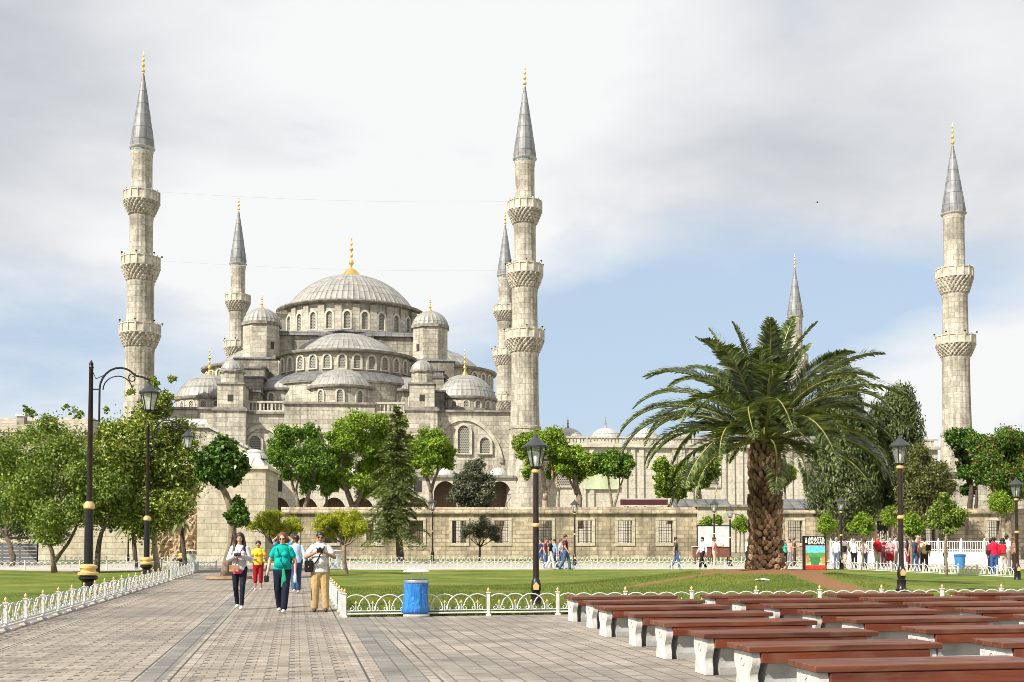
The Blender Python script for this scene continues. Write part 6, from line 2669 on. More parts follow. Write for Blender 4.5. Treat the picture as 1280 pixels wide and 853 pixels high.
behind('tall many-headed pollard with pale trunks just behind the front lamp post', 684,
       [(660, 552, 12), (674, 545, 12), (690, 545, 13), (698, 556, 11), (682, 562, 12), (656, 566, 9), (664, 580, 9), (696, 578, 10), (688, 592, 8), (658, 590, 7), (676, 560, 13), (650, 556, 8), (704, 570, 9), (670, 575, 10)],
       'bright', 5200, 0.32, [([(681, 660), (681, 632), (680, 605), (676, 575)], 0.34), ([(696, 660), (697, 632), (699, 610), (694, 590)], 0.22), ([(681, 625), (690, 600), (692, 570)], 0.18)], 45, bark='bark_pale', aspect=0.55)
behind('dome-headed bright pollard with one thick trunk, right of the front lamp post', 721,
       [(708, 575, 12), (720, 570, 12), (732, 577, 11), (714, 588, 12), (726, 590, 11), (702, 588, 8), (738, 588, 7), (720, 600, 6)],
       'bright', 4600, 0.34, [([(723, 660), (723, 632), (722, 612), (720, 595)], 0.40), ([(721, 618), (714, 604), (710, 592)], 0.16)], 46, aspect=0.55)
behind('V-stemmed green pollard in front of the courtyard wall, before the maroon signboard', 765,
       [(754, 575, 11), (766, 570, 10), (778, 574, 11), (750, 584, 9), (762, 586, 11), (776, 588, 10), (786, 582, 7)],
       'green', 4200, 0.32, [([(764, 660), (765, 632), (762, 610), (759, 592)], 0.17), ([(766, 660), (768, 632), (774, 612), (780, 592)], 0.15)], 47, aspect=0.55)
behind('loose bright green tree with leaning trunk beside the maroon signboard', 862,
       [(826, 582, 9), (840, 592, 11), (855, 585, 10), (838, 610, 12), (852, 606, 10), (828, 612, 9), (862, 596, 8), (848, 620, 7), (822, 600, 6)],
       'bright', 3800, 0.34, [([(836, 655), (838, 632), (846, 612), (852, 592)], 0.16), ([(836, 640), (832, 615), (830, 600)], 0.10)], 48, aspect=0.6)
behind('leafy tree with pale trunk half hidden under the left palm fronds', 876,
       [(872, 585, 10), (886, 580, 11), (880, 600, 9), (866, 596, 8), (895, 592, 8)],
       'bright', 2800, 0.34, [([(874, 660), (874, 632), (874, 610), (876, 590)], 0.26), ([(895, 650), (892, 628), (897, 605)], 0.14)], 49, bark='bark_pale', aspect=0.55)
behind('green tree tuft seen behind the palm trunk at its right', 982,
       [(978, 600, 10), (986, 590, 10), (972, 585, 9)], 'bright', 2000, 0.34, [([(982, 660), (981, 630), (981, 605)], 0.2)], 50, aspect=0.55)


# ---- dark cypresses and round trees on the right
def cypress(label, base, Y, outline, leaf, n, seed, size=0.40):
    """dense column of upright sprays; outline = list of (py, centre px, half width px)"""
    rng = np.random.default_rng(seed)
    k = Y / FPX
    b = Vector(base)
    r = thing('cypress_tree', label, 'tree', b, 0, 'dark cypresses right of the palm')
    rows = []
    for (py, cx, hw) in outline:
        p = P(cx, py, Y) - b
        rows.append((p.z, p.x, hw * k))
    rows.sort()
    zs = np.array([q[0] for q in rows]); xs = np.array([q[1] for q in rows]); ws = np.array([q[2] for q in rows])
    n = int(n * 1.7)
    nt_ = int(n / 14)
    z = rng.uniform(zs[0], zs[-1], nt_ * 3)
    wz = np.interp(z, zs, ws)
    keep = rng.uniform(0, 1, nt_ * 3) < (wz / ws.max()) ** 0.8 + 0.12
    z, wz = z[keep][:nt_], wz[keep][:nt_]
    nt_ = len(z)
    a = rng.uniform(0, 2 * PI, nt_)
    lob = 1 + 0.15 * np.sin(3 * a + z * 0.9) + 0.10 * np.sin(5 * a - z * 1.7)
    rad = wz * (0.45 + 0.5 * rng.uniform(0, 1, nt_) ** 0.6) * lob
    c = np.stack([np.interp(z, zs, xs) + np.cos(a) * rad, np.sin(a) * rad, z], 1)
    m = 14
    idx = np.repeat(np.arange(nt_), m)
    p = c[idx] + rng.normal(0, 1, (nt_ * m, 3)) * np.array([0.16, 0.16, 0.34])
    out = np.stack([np.cos(a), np.sin(a), np.zeros(nt_)], 1)[idx]
    al = out * 0.45 + np.array([0, 0, 1.0])
    link('crown', leaves_mesh('crown', p, out + np.array([0, 0, 0.25]), size, 0.32, LEAF[leaf], rng, along=al, jitter=0.6), r)
    mb = MB()
    mb.tube([(xs[0] * 0.3, 0, -0.1), (xs[0], 0, zs[0] + 1.0), (xs[-1], 0, zs[-1] * 0.9)], [0.32, 0.24, 0.04], 8)
    mb.build('trunk', M['bark_dark'], r, True)


b_ = G(1052, 699)
cypress('big dark cypress with rounded top just right of the palm crown', (b_.x, b_.y, 0), b_.y,
        [(452, 1048, 7), (462, 1047, 15), (490, 1048, 26), (530, 1052, 35), (575, 1056, 43), (610, 1056, 47), (640, 1056, 42), (664, 1054, 28)], 'cypress', 15000, 61)
b_ = G(1120, 698)
cypress('dark ragged cypress between the big cypress and the right lamp post, pointed tops', (b_.x, b_.y, 0), b_.y,
        [(484, 1128, 7), (496, 1124, 18), (515, 1121, 29), (545, 1120, 32), (580, 1118, 30), (620, 1114, 26), (660, 1112, 18)], 'cypress', 11000, 62)
b_ = G(1098, 698)
cypress('narrow dark cypress squeezed between its two larger neighbours', (b_.x, b_.y + 3, 0), b_.y + 3,
        [(512, 1094, 4), (530, 1095, 10), (570, 1096, 15), (620, 1096, 16), (655, 1096, 10)], 'cypress', 5000, 63)
b_ = G(1152, 700)
tree('round_bushy_tree', 'round olive-green bushy tree right of the right lamp post', 'tree', (b_.x, b_.y, 0), b_.y,
     [(1152, 575, 16), (1138, 592, 17), (1166, 594, 17), (1150, 605, 18), (1132, 615, 15), (1172, 616, 16), (1154, 630, 16), (1138, 640, 14), (1168, 642, 14), (1150, 562, 9), (1182, 605, 9)],
     'olive', 9500, 0.26, 0.2, 'bark_dark', seed=64, aspect=0.5)
behind('dark green pollard with several ball heads before the right-hand minaret base', 1213,
       [(1192, 552, 12), (1206, 546, 10), (1218, 556, 12), (1202, 566, 8), (1214, 580, 11), (1204, 592, 10), (1222, 596, 11), (1186, 546, 6), (1212, 612, 8), (1230, 580, 9)],
       'deep', 5200, 0.34, [([(1210, 660), (1211, 632), (1213, 610), (1214, 585)], 0.30), ([(1218, 655), (1220, 625), (1220, 600)], 0.2), ([(1213, 610), (1200, 580), (1195, 560)], 0.14)], 65, Y=106, bark='bark_dark', aspect=0.55)
b_ = P(1262, 690, 96)
tree('berry_tree', 'big round bright green tree dotted with orange berries at the right edge', 'tree', (b_.x, 96, 0), 96,
     [(1240, 556, 17), (1258, 550, 17), (1276, 556, 18), (1234, 578, 16), (1254, 578, 20), (1278, 582, 20), (1242, 602, 18), (1264, 606, 19), (1286, 608, 18), (1230, 598, 10), (1250, 622, 12), (1292, 570, 16)],
     'fire', 10000, 0.30, 0.3, 'bark', seed=66, aspect=0.55, droop=0.6)

# lollipop saplings along the lane
lolly = [
    (1032, 655, 13, 706, None, 'slim sapling just right of the billboard, behind its corner'),
    (1077, 655, 15, 714, None, 'slim sapling in front of the man in the red shirt'),
    (1112, 645, 13, 700, None, 'slim sapling left of the right lamp post, before the dark cypresses'),
    (1139, 656, 15, 716, None, 'slim sapling just right of the right lamp post, with a pale thin trunk'),
    (1250, 628, 16, 706, None, 'yellowish sapling in front of the berry tree at the right edge'),
    (883, 655, 10, 700, None, 'small round sapling beside the left lamp of the gate pair'),
    (925, 655, 11, 700, None, 'small round sapling inside the gate arch beside the palm trunk'),
    (898, 650, 6, 700, None, 'tiny sapling between the two gate lamps'),
]
for i, (px, py, r_, pb_, Yv, lab) in enumerate(lolly):
    b_ = G(px, pb_)
    tree('sapling', lab, 'sapling', (b_.x, b_.y, 0), b_.y, [(px, py, r_ * 0.8), (px - r_ * 0.45, py + r_ * 0.3, r_ * 0.55), (px + r_ * 0.45, py + r_ * 0.3, r_ * 0.55), (px, py - r_ * 0.55, r_ * 0.5), (px + r_ * .2, py + r_ * .7, r_ * .4)],
         'bright', 1300, 0.17, 0.06, 'bark', seed=80 + i, group='slim saplings along the lane', trunk_top=(px, py + r_ * 0.9), aspect=0.45, sub=3)
b_ = G(1184, 722)
tree('sapling', 'larger olive sapling with slim dark trunk, in front of the blue rubbish tub', 'sapling', (b_.x, b_.y, 0), b_.y,
     [(1182, 632, 11), (1172, 642, 11), (1194, 642, 11), (1182, 650, 12), (1168, 654, 8), (1198, 655, 8), (1186, 662, 8), (1176, 622, 6)],
     'mid', 2600, 0.15, 0.06, 'bark', seed=95, group='slim saplings along the lane', trunk_top=(1183, 668), aspect=0.45, sub=3)

# ------------------------------------------------------------------ the big palm
M['rachis'] = simple('palm leaf stalk', (0.30, 0.30, 0.10), 0.45, var=0.3)


def frond_mesh(L_, e0, curl, seed):
    """one feather frond in the x-z plane: rachis and V-set leaflets"""
    rng = np.random.default_rng(seed)
    m = 26
    pts = []
    p = Vector((0.12, 0, 0))
    e = e0
    ds = L_ / m
    tang = []
    for i in range(m + 1):
        pts.append(p.copy())
        t = Vector((math.cos(e), 0, math.sin(e)))
        tang.append(t)
        p = p + t * ds
        u = i / m
        e -= curl * (0.25 + 1.5 * u) / m
    mb = MB()
    mb.tube(pts, [0.046 * (1 - 0.85 * i / m) + 0.006 for i in range(m + 1)], 5)
    nr_ = len(mb.f)
    nl = 88
    for i in range(nl):
        u = 0.09 + 0.91 * (i + 0.5) / nl
        x = u * m
        j = min(m - 1, int(x))
        c = pts[j].lerp(pts[j + 1], x - j)
        t = tang[j]
        up = Vector((-t.z, 0, t.x))
        ll = 0.66 * (math.sin(PI * min(1, 0.18 + u * 0.80)) ** 0.7) * rng.uniform(0.85, 1.1)
        if u < 0.16:
            ll *= 0.45
        for sg in (-1, 1):
            sd = Vector((0, sg, 0))
            v_ang = rng.uniform(0.15, 0.55)
            d = (sd * math.cos(v_ang) + up * math.sin(v_ang)) * 0.78 + t * 0.62
            d.normalize()
            nrm = t.cross(d).normalized()
            wv = d.cross(nrm).normalized()
            wv = t * 0.6 + up * 0.5
            wv = (wv - d * wv.dot(d)).normalized()
            w_ = 0.034
            a = c
            b = c + d * ll * 0.5
            q = c + d * ll + Vector((0, 0, -0.16 * ll))
            mb.add([a - wv * w_ * .5, a + wv * w_ * .5, b + wv * w_, b - wv * w_], [(0, 1, 2, 3)])
            mb.add([b - wv * w_, b + wv * w_, q + wv * 0.003, q - wv * 0.003], [(0, 1, 2, 3)])
    me = mb.mesh('frond', LEAF['palm'], False, uv=False)
    me.materials.append(M['rachis'])
    for i in range(nr_):
        me.polygons[i].material_index = 1
    return me


pz = mound(PX, PY)
palm = thing('palm_tree', 'big date palm with stout diamond-scaled trunk on the grassy mound', 'palm', (PX, PY, pz - 0.05))
# trunk: one skin with spiralling diamond boots
kY = PY / FPX
zt = P(957, 552, PY).z - palm.location.z
prof_z = np.array([0, 0.05, 0.16, 0.40, 0.62, 0.80, 0.92, 1.0]) * zt
prof_r = np.array([0.60, 0.545, 0.475, 0.43, 0.42, 0.42, 0.405, 0.34])
rng = np.random.default_rng(77)


def palm_bark(f):
    m, t, b = new_mat('palm boots')
    L = t.links
    g_ = node(t, 'ShaderNodeNewGeometry')
    col = ramp(t, g_.outputs['Random Per Island'], [(p_, tuple(x_ * f for x_ in c_)) for p_, c_ in ((0.0, (0.16, 0.092, 0.05)), (0.45, (0.34, 0.205, 0.115)), (0.8, (0.50, 0.33, 0.20)), (1.0, (0.60, 0.45, 0.31)))])
    tc = node(t, 'ShaderNodeTexCoord')
    mp = node(t, 'ShaderNodeMapping')
    mp.inputs['Scale'].default_value = (1, 1, 0.35)
    L.new(tc.outputs['Object'], mp.inputs[0])
    n1 = node(t, 'ShaderNodeTexNoise')
    n1.inputs['Scale'].default_value = 22
    n1.inputs['Detail'].default_value = 6
    L.new(mp.outputs[0], n1.inputs['Vector'])
    col = mix_rgb(t, 1.0, col, ramp(t, n1.outputs['Fac'], [(0.3, 0.5), (0.7, 1.35)]), 'MULTIPLY')
    L.new(col, b.inputs['Base Color'])
    b.inputs['Roughness'].default_value = 0.9
    bp = node(t, 'ShaderNodeBump')
    bp.inputs['Strength'].default_value = 0.7
    bp.inputs['Distance'].default_value = 0.02
    L.new(n1.outputs['Fac'], bp.inputs['Height'])
    L.new(bp.outputs[0], b.inputs['Normal'])
    return m


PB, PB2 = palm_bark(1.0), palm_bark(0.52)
mb = MB()
mb.lathe([(r_, z_) for r_, z_ in zip(prof_r - 0.03, prof_z)], 28)
core_me = mb.mesh('trunk', simple('palm fibre', (0.035, 0.022, 0.014), 0.95, var=0.5, vscale=12, bump=0.8))
# cut leaf bases: chunky stubs in rough spirals, each a little different
sb_, sb2_ = MB(), MB()
row = 0
zr_ = 0.02
while zr_ < zt - 0.02:
    u = zr_ / zt
    per = 13
    for q_ in range(per):
        a = 2 * PI * (q_ + 0.5 * (row % 2) + rng.uniform(-0.16, 0.16)) / per + 0.03 * row
        z = zr_ + rng.uniform(-0.045, 0.045)
        rr = np.interp(z, prof_z, prof_r) - 0.035
        wd = 2 * PI * rr / per * rng.uniform(0.66, 0.96)
        low = u < 0.35
        hh = rng.uniform(0.12, 0.19) if low else rng.uniform(0.17, 0.27)
        out = rng.uniform(0.06, 0.12) if low else rng.uniform(0.08, 0.16)
        up = rng.uniform(0.02, 0.07) if low else rng.uniform(0.07, 0.15)
        er, et = Vector((math.cos(a), math.sin(a), 0)), Vector((-math.sin(a), math.cos(a), 0))
        ez = Vector((0, 0, 1))
        c = er * rr + ez * z
        tw = rng.uniform(-0.25, 0.25)
        e1, e2 = et * math.cos(tw) + ez * math.sin(tw), ez * math.cos(tw) - et * math.sin(tw)
        ring0 = [(-0.50, -0.30), (0.0, -0.62), (0.50, -0.30), (0.46, 0.38), (0.0, 0.56), (-0.46, 0.38)]
        v_ = []
        for k_, (o_, s_) in enumerate(((0.0, 1.0), (0.62, 0.88), (1.0, 0.52 + 0.2 * rng.uniform()))):
            for (x_, y_) in ring0:
                j_ = rng.normal(0, 0.05, 2)
                v_.append(c + er * (out * o_) + ez * (up * o_) + e1 * ((x_ + j_[0]) * wd * s_) + e2 * ((y_ + j_[1]) * hh * s_))
        f_ = []
        for k_ in range(2):
            for i_ in range(6):
                f_.append((k_ * 6 + i_, k_ * 6 + (i_ + 1) % 6, k_ * 6 + 6 + (i_ + 1) % 6, k_ * 6 + 6 + i_))
        f_.append(tuple(range(12, 18)))
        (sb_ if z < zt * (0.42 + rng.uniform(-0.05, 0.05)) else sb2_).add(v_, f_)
    zr_ += 0.105 if u < 0.35 else 0.145
    row += 1
tr_ = link('trunk', core_me, palm)
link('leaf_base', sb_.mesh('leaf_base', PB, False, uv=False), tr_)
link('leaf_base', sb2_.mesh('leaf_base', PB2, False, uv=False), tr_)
# crown
zc = P(957, 548, PY).z - palm.location.z
FM = []
for i in range(10):
    e0 = [1.48, 1.32, 1.16, 1.0, 0.84, 0.66, 0.46, 0.22, -0.10, -0.55][i]
    curl = [0.5, 0.9, 1.3, 1.55, 1.75, 1.85, 1.85, 1.7, 1.35, 0.9][i]
    L_ = [3.4, 3.7, 4.0, 4.3, 4.5, 4.6, 4.55, 4.2, 3.7, 3.0][i]
    FM.append(frond_mesh(L_, e0, curl, 300 + i))
rng = np.random.default_rng(5)
cnt = [4, 5, 6, 8, 9, 10, 11, 10, 7, 1]
ga_ = 0.0
for i, c in enumerate(cnt):
    for q_ in range(c):
        ga_ += 2.39996
        az = ga_ + rng.uniform(-0.25, 0.25)
        o = link('frond', FM[i], palm, (0.14 * math.cos(az), 0.14 * math.sin(az), zc + 0.28 - 0.045 * i))
        s = rng.uniform(0.86, 1.08)
        o.scale = (s, s, s)
        o.rotation_euler = (rng.uniform(-0.35, 0.35), rng.uniform(-0.10, 0.10), az)
# ------------------------------------------------------------------ people
def cap_shape(mb, a, b, ra, rb, flat=1.0, n=10, side=None):
    """tapered capsule from a to b; flat squeezes it front to back"""
    a, b = Vector(a), Vector(b)
    ax = b - a
    L_ = max(ax.length, 1e-4)
    t = ax / L_
    ref = Vector((1, 0, 0)) if abs(t.x) < 0.9 else Vector((0, 0, 1))
    s = (ref - t * ref.dot(t)).normalized()
    w_ = t.cross(s)
    rows = []
    for k in range(4):
        ph = PI / 2 * (1 - k / 4)
        rows.append((a - t * ra * math.sin(ph), ra * math.cos(ph)))
    rows += [(a, ra), (a.lerp(b, 0.5), (ra + rb) / 2), (b, rb)]
    for k in range(1, 5):
        ph = PI / 2 * k / 4
        rows.append((b + t * rb * math.sin(ph), rb * math.cos(ph)))
    v, f = [], []
    for (c, r) in rows:
        r = max(r, 1e-4)
        for i in range(n):
            th = 2 * PI * i / n
            v.append(c + s * r * math.cos(th) + w_ * r * flat * math.sin(th))
    for j in range(len(rows) - 1):
        for i in range(n):
            k = (i + 1) % n
            f.append((j * n + i, j * n + k, (j + 1) * n + k, (j + 1) * n + i))
    f.append(tuple(reversed(range(n))))
    f.append(tuple(range((len(rows) - 1) * n, len(rows) * n)))
    mb.add(v, f)


def fused(name, mb, voxel, smooth=2, cut=None):
    """fuse overlapping closed shapes into one continuous skin"""
    me = mb.mesh(name, None, uv=False)
    bm = bmesh.new(); bm.from_mesh(me)
    bmesh.ops.recalc_face_normals(bm, faces=bm.faces)
    bm.to_mesh(me); bm.free()
    o = bpy.data.objects.new(name, me)
    COL.objects.link(o)
    m = o.modifiers.new('r', 'REMESH')
    m.mode = 'VOXEL'
    m.voxel_size = voxel
    m.use_smooth_shade = True
    if smooth:
        s = o.modifiers.new('s', 'SMOOTH')
        s.factor = 0.5
        s.iterations = smooth
    bpy.context.view_layer.update()
    dg = bpy.context.evaluated_depsgraph_get()
    out = bpy.data.meshes.new_from_object(o.evaluated_get(dg))
    out.name = name
    if cut is not None:
        bm = bmesh.new(); bm.from_mesh(out)
        bmesh.ops.bisect_plane(bm, geom=bm.verts[:] + bm.edges[:] + bm.faces[:], plane_co=(0, 0, cut), plane_no=(0, 0, -1), clear_outer=True)
        bm.to_mesh(out); bm.free()
    out.polygons.foreach_set('use_smooth', [True] * len(out.polygons))
    bpy.data.objects.remove(o)
    bpy.data.meshes.remove(me)
    return out


SKIN = {}


def cloth(col, rough=0.8):
    key = tuple(col)
    if key not in SKIN:
        m = simple('cloth', col, rough, var=0.14, vscale=9, bump=0.7, bscale=9, spec=0.2)
        SKIN[key] = m
    return SKIN[key]


M['skin'] = simple('skin', (0.52, 0.30, 0.21), 0.5, var=0.08)
M['skin_tan'] = simple('tanned skin', (0.40, 0.21, 0.135), 0.5, var=0.08)
M['hair_dark'] = simple('dark hair', (0.022, 0.014, 0.010), 0.45, var=0.4, vscale=20)
M['hair_red'] = simple('reddish brown hair', (0.13, 0.042, 0.020), 0.5, var=0.4, vscale=20)
M['hair_grey'] = simple('grey hair', (0.30, 0.28, 0.26), 0.6, var=0.3, vscale=20)
M['black_plastic'] = simple('black plastic', (0.012, 0.012, 0.013), 0.3)
M['eye'] = simple('dark eyes', (0.03, 0.02, 0.015), 0.2)
M['lips'] = simple('lips', (0.42, 0.14, 0.11), 0.45)


def skeleton(pose):
    """joints of a 1.70 m figure facing -y; pose overrides joints"""
    J = {
        'pel': (0, 0, 0.95), 'wai': (0, 0.0, 1.08), 'che': (0, 0.0, 1.27), 'nec': (0, 0.005, 1.445), 'hea': (0, -0.012, 1.595),
        'sl': (-0.158, 0.005, 1.378), 'sr': (0.158, 0.005, 1.378), 'el': (-0.225, 0.03, 1.12), 'er': (0.225, 0.03, 1.12),
        'wl': (-0.235, -0.05, 0.885), 'wr': (0.235, -0.05, 0.885),
        'hl': (-0.088, 0, 0.92), 'hr': (0.088, 0, 0.92), 'kl': (-0.092, -0.015, 0.50), 'kr': (0.092, -0.015, 0.50),
        'al': (-0.095, 0.02, 0.085), 'ar': (0.095, 0.02, 0.085),
    }
    J.update(pose)
    return {k: Vector(v) for k, v in J.items()}


POSE = {
    'stand': {},
    'walk': {'kl': (-0.09, -0.14, 0.51), 'al': (-0.09, -0.19, 0.09), 'kr': (0.09, 0.05, 0.50), 'ar': (0.09, 0.27, 0.13), 'er': (0.235, -0.03, 1.12), 'wr': (0.225, -0.17, 0.91), 'el': (-0.235, 0.10, 1.12), 'wl': (-0.24, 0.10, 0.88)},
    'stride': {'kr': (0.09, -0.14, 0.51), 'ar': (0.09, -0.19, 0.09), 'kl': (-0.09, 0.05, 0.50), 'al': (-0.09, 0.27, 0.13), 'el': (-0.235, -0.03, 1.12), 'wl': (-0.225, -0.17, 0.91), 'er': (0.235, 0.10, 1.12), 'wr': (0.24, 0.10, 0.88)},
    'hands': {'el': (-0.235, -0.02, 1.13), 'er': (0.235, -0.02, 1.13), 'wl': (-0.075, -0.24, 1.19), 'wr': (0.075, -0.24, 1.19)},
    'point': {'er': (0.24, -0.14, 1.20), 'wr': (0.22, -0.38, 1.26), 'el': (-0.23, 0.04, 1.12), 'wl': (-0.16, -0.10, 0.93)},
    'arms_up': {'el': (-0.30, -0.04, 1.60), 'er': (0.30, -0.04, 1.60), 'wl': (-0.11, 0.02, 1.76), 'wr': (0.11, 0.02, 1.76)},
}


def hand(mb, J, side, grip=0.6):
    sfx = side
    e, w_ = J['e' + sfx], J['w' + sfx]
    d = (w_ - e).normalized()
    sg = -1 if side == 'l' else 1
    # palm normal turned to the body
    inw = Vector((-sg, -0.35, 0))
    inw = (inw - d * inw.dot(d)).normalized()
    ac = d.cross(inw).normalized()
    pc = w_ + d * 0.055
    cap_shape(mb, w_ + d * 0.012, w_ + d * 0.082, 0.030, 0.036, 0.55)
    cap_shape(mb, w_ + d * 0.03 + ac * 0.015, w_ + d * 0.085 + ac * 0.018, 0.020, 0.019)
    cap_shape(mb, w_ + d * 0.03 - ac * 0.015, w_ + d * 0.085 - ac * 0.018, 0.020, 0.019)
    for i, (o, l) in enumerate(((-0.030, 0.060), (-0.010, 0.072), (0.010, 0.068), (0.030, 0.052))):
        p0 = w_ + d * 0.088 + ac * o
        p1 = p0 + (d * math.cos(grip * 0.6) + inw * math.sin(grip * 0.6)) * l * 0.5
        p2 = p1 + (d * math.cos(grip * 1.6) + inw * math.sin(grip * 1.6)) * l * 0.5
        cap_shape(mb, p0, p1, 0.0095, 0.009, 1, 6)
        cap_shape(mb, p1, p2, 0.009, 0.0078, 1, 6)
    fw = ac if ac.y < 0 else -ac
    t0 = w_ + d * 0.03 + fw * 0.025
    t1 = t0 + (d * 0.6 + fw * 0.6 + inw * 0.35).normalized() * 0.042
    t2 = t1 + (d * 0.8 + inw * 0.6).normalized() * 0.030
    cap_shape(mb, t0, t1, 0.013, 0.011, 1, 6)
    cap_shape(mb, t1, t2, 0.011, 0.009, 1, 6)


def body_mb(J, fat, female):
    mb = MB()
    h = J['hea']
    n_ = J['nec']
    # head: skull, jaw, nose, ears, brow
    sk = h + Vector((0, 0.012, 0.025))
    mb.blob(sk, (0.076, 0.094, 0.100), 14, 10)
    cap_shape(mb, h + Vector((0, -0.035, -0.015)), h + Vector((0, -0.045, -0.082)), 0.062, 0.036, 0.85)
    cap_shape(mb, h + Vector((0, -0.088, 0.015)), h + Vector((0, -0.108, -0.025)), 0.010, 0.016)
    cap_shape(mb, h + Vector((-0.035, -0.078, 0.028)), h + Vector((0.035, -0.078, 0.028)), 0.012, 0.012)
    for s in (-1, 1):
        mb.blob(h + Vector((s * 0.078, 0.01, -0.005)), (0.012, 0.022, 0.032), 8, 6)
        cap_shape(mb, h + Vector((s * 0.04, -0.062, -0.02)), h + Vector((s * 0.028, -0.062, -0.05)), 0.024, 0.02)
    cap_shape(mb, n_ - Vector((0, 0, 0.05)), h - Vector((0, -0.015, 0.06)), 0.058, 0.052)
    f = fat
    cap_shape(mb, J['che'] + Vector((0, 0.01, 0.06)), J['wai'], 0.135 * f, 0.125 * f, 0.72, 14)
    cap_shape(mb, J['wai'], J['pel'], 0.125 * f, 0.142 * f, 0.76, 14)
    if f > 1.12:
        mb.blob(J['wai'] + Vector((0, -0.05 * f, 0.0)), (0.13 * f, 0.12 * f, 0.14), 14, 10)
    cap_shape(mb, J['sl'], J['sr'], 0.058, 0.058, 0.85)
    cap_shape(mb, n_ - Vector((0, 0, 0.03)), J['sl'] + Vector((0.03, 0, 0.01)), 0.055, 0.052)
    cap_shape(mb, n_ - Vector((0, 0, 0.03)), J['sr'] + Vector((-0.03, 0, 0.01)), 0.055, 0.052)
    if female:
        for s in (-1, 1):
            mb.blob(J['che'] + Vector((s * 0.068, -0.088 * f, -0.01)), (0.066, 0.06, 0.066), 10, 8)
    for s in 'lr':
        k = 1 + (f - 1) * 0.6
        cap_shape(mb, J['s' + s], J['e' + s], 0.050 * k, 0.040 * k)
        cap_shape(mb, J['e' + s], J['w' + s], 0.039 * k, 0.027)
        hand(mb, J, s)
        cap_shape(mb, J['h' + s], J['k' + s], 0.088 * k, 0.056 * k)
        cap_shape(mb, J['k' + s], J['k' + s].lerp(J['a' + s], 0.35) + Vector((0, 0.012, 0)), 0.054 * k, 0.053 * k)
        cap_shape(mb, J['k' + s].lerp(J['a' + s], 0.35) + Vector((0, 0.012, 0)), J['a' + s], 0.053 * k, 0.036)
        a = J['a' + s]
        cap_shape(mb, a + Vector((0, 0.02, -0.045)), a + Vector((0, -0.13, -0.055)), 0.034, 0.030)
    return mb


def shirt_mb(J, f, female, sleeve, hem, loose=1.0):
    mb = MB()
    o = 0.014 * loose
    cap_shape(mb, J['che'] + Vector((0, 0.01, 0.06)), J['wai'], 0.135 * f + o, 0.125 * f + o * 1.3, 0.76, 16)
    bot = J['pel'] + Vector((0, 0, 0.02 - hem))
    cap_shape(mb, J['wai'], bot + Vector((0, 0, 0.02)), 0.125 * f + o * 1.3, 0.150 * f + o, 0.80, 16)
    if f > 1.12:
        mb.blob(J['wai'] + Vector((0, -0.05 * f, 0.0)), (0.13 * f + o, 0.12 * f + o, 0.15), 14, 10)
    cap_shape(mb, J['sl'], J['sr'], 0.052 + o * .6, 0.052 + o * .6, 0.85)
    for s in 'lr':
        sg = -1 if s == 'l' else 1
        cap_shape(mb, J['nec'] + Vector((sg * 0.03, 0.012, -0.055)), J['s' + s] + Vector((-sg * 0.02, 0, 0.0)), 0.046, 0.048 + o * .6)
        k = 1 + (f - 1) * 0.6
        if sleeve == 'long':
            cap_shape(mb, J['s' + s], J['e' + s], 0.048 * k + o * .7, 0.042 * k + o)
            cap_shape(mb, J['e' + s], J['e' + s].lerp(J['w' + s], 0.93), 0.044 * k + o, 0.034 + o)
        elif sleeve == 'short':
            cap_shape(mb, J['s' + s], J['s' + s].lerp(J['e' + s], 0.55), 0.050 * k + o * .7, 0.053 * k + o)
    if female:
        for s in (-1, 1):
            mb.blob(J['che'] + Vector((s * 0.066, -0.088 * f, -0.012)), (0.070 + o * .5, 0.064 + o * .5, 0.07), 10, 8)
    return mb, bot.z


def trouser_mb(J, f, length, loose=1.0):
    mb = MB()
    o = 0.012 * loose
    k = 1 + (f - 1) * 0.6
    cap_shape(mb, J['pel'] + Vector((0, 0, 0.05)), J['pel'] - Vector((0, 0, 0.06)), 0.140 * f + o, 0.140 * f + o, 0.80, 16)
    for s in 'lr':
        if length == 'short':
            cap_shape(mb, J['h' + s], J['h' + s].lerp(J['k' + s], 0.85), 0.092 * k + o, 0.075 * k + o)
            continue
        cap_shape(mb, J['h' + s], J['k' + s], 0.090 * k + o, 0.058 * k + o * 1.3)
        end = {'long': 0.93, 'capri': 0.45}[length]
        e = J['k' + s].lerp(J['a' + s], end)
        cap_shape(mb, J['k' + s], e, 0.058 * k + o * 1.3, (0.042 if loose < 0.9 else 0.060) + o)
    return mb


def skirt_mb(J, f):
    mb = MB()
    cap_shape(mb, J['pel'] + Vector((0, 0, 0.05)), J['pel'] - Vector((0, 0, 0.45)), 0.150 * f, 0.22 * f, 0.85, 16)
    return mb


def shoe_mb(J, s):
    mb = MB()
    a = J['a' + s]
    cap_shape(mb, a + Vector((0, 0.025, -0.042)), a + Vector((0, -0.06, -0.045)), 0.043, 0.041)
    cap_shape(mb, a + Vector((0, -0.06, -0.047)), a + Vector((0, -0.15, -0.054)), 0.041, 0.031, 0.8)
    cap_shape(mb, a + Vector((0, 0.03, -0.02)), a + Vector((0, 0.02, 0.0)), 0.040, 0.040)
    return mb


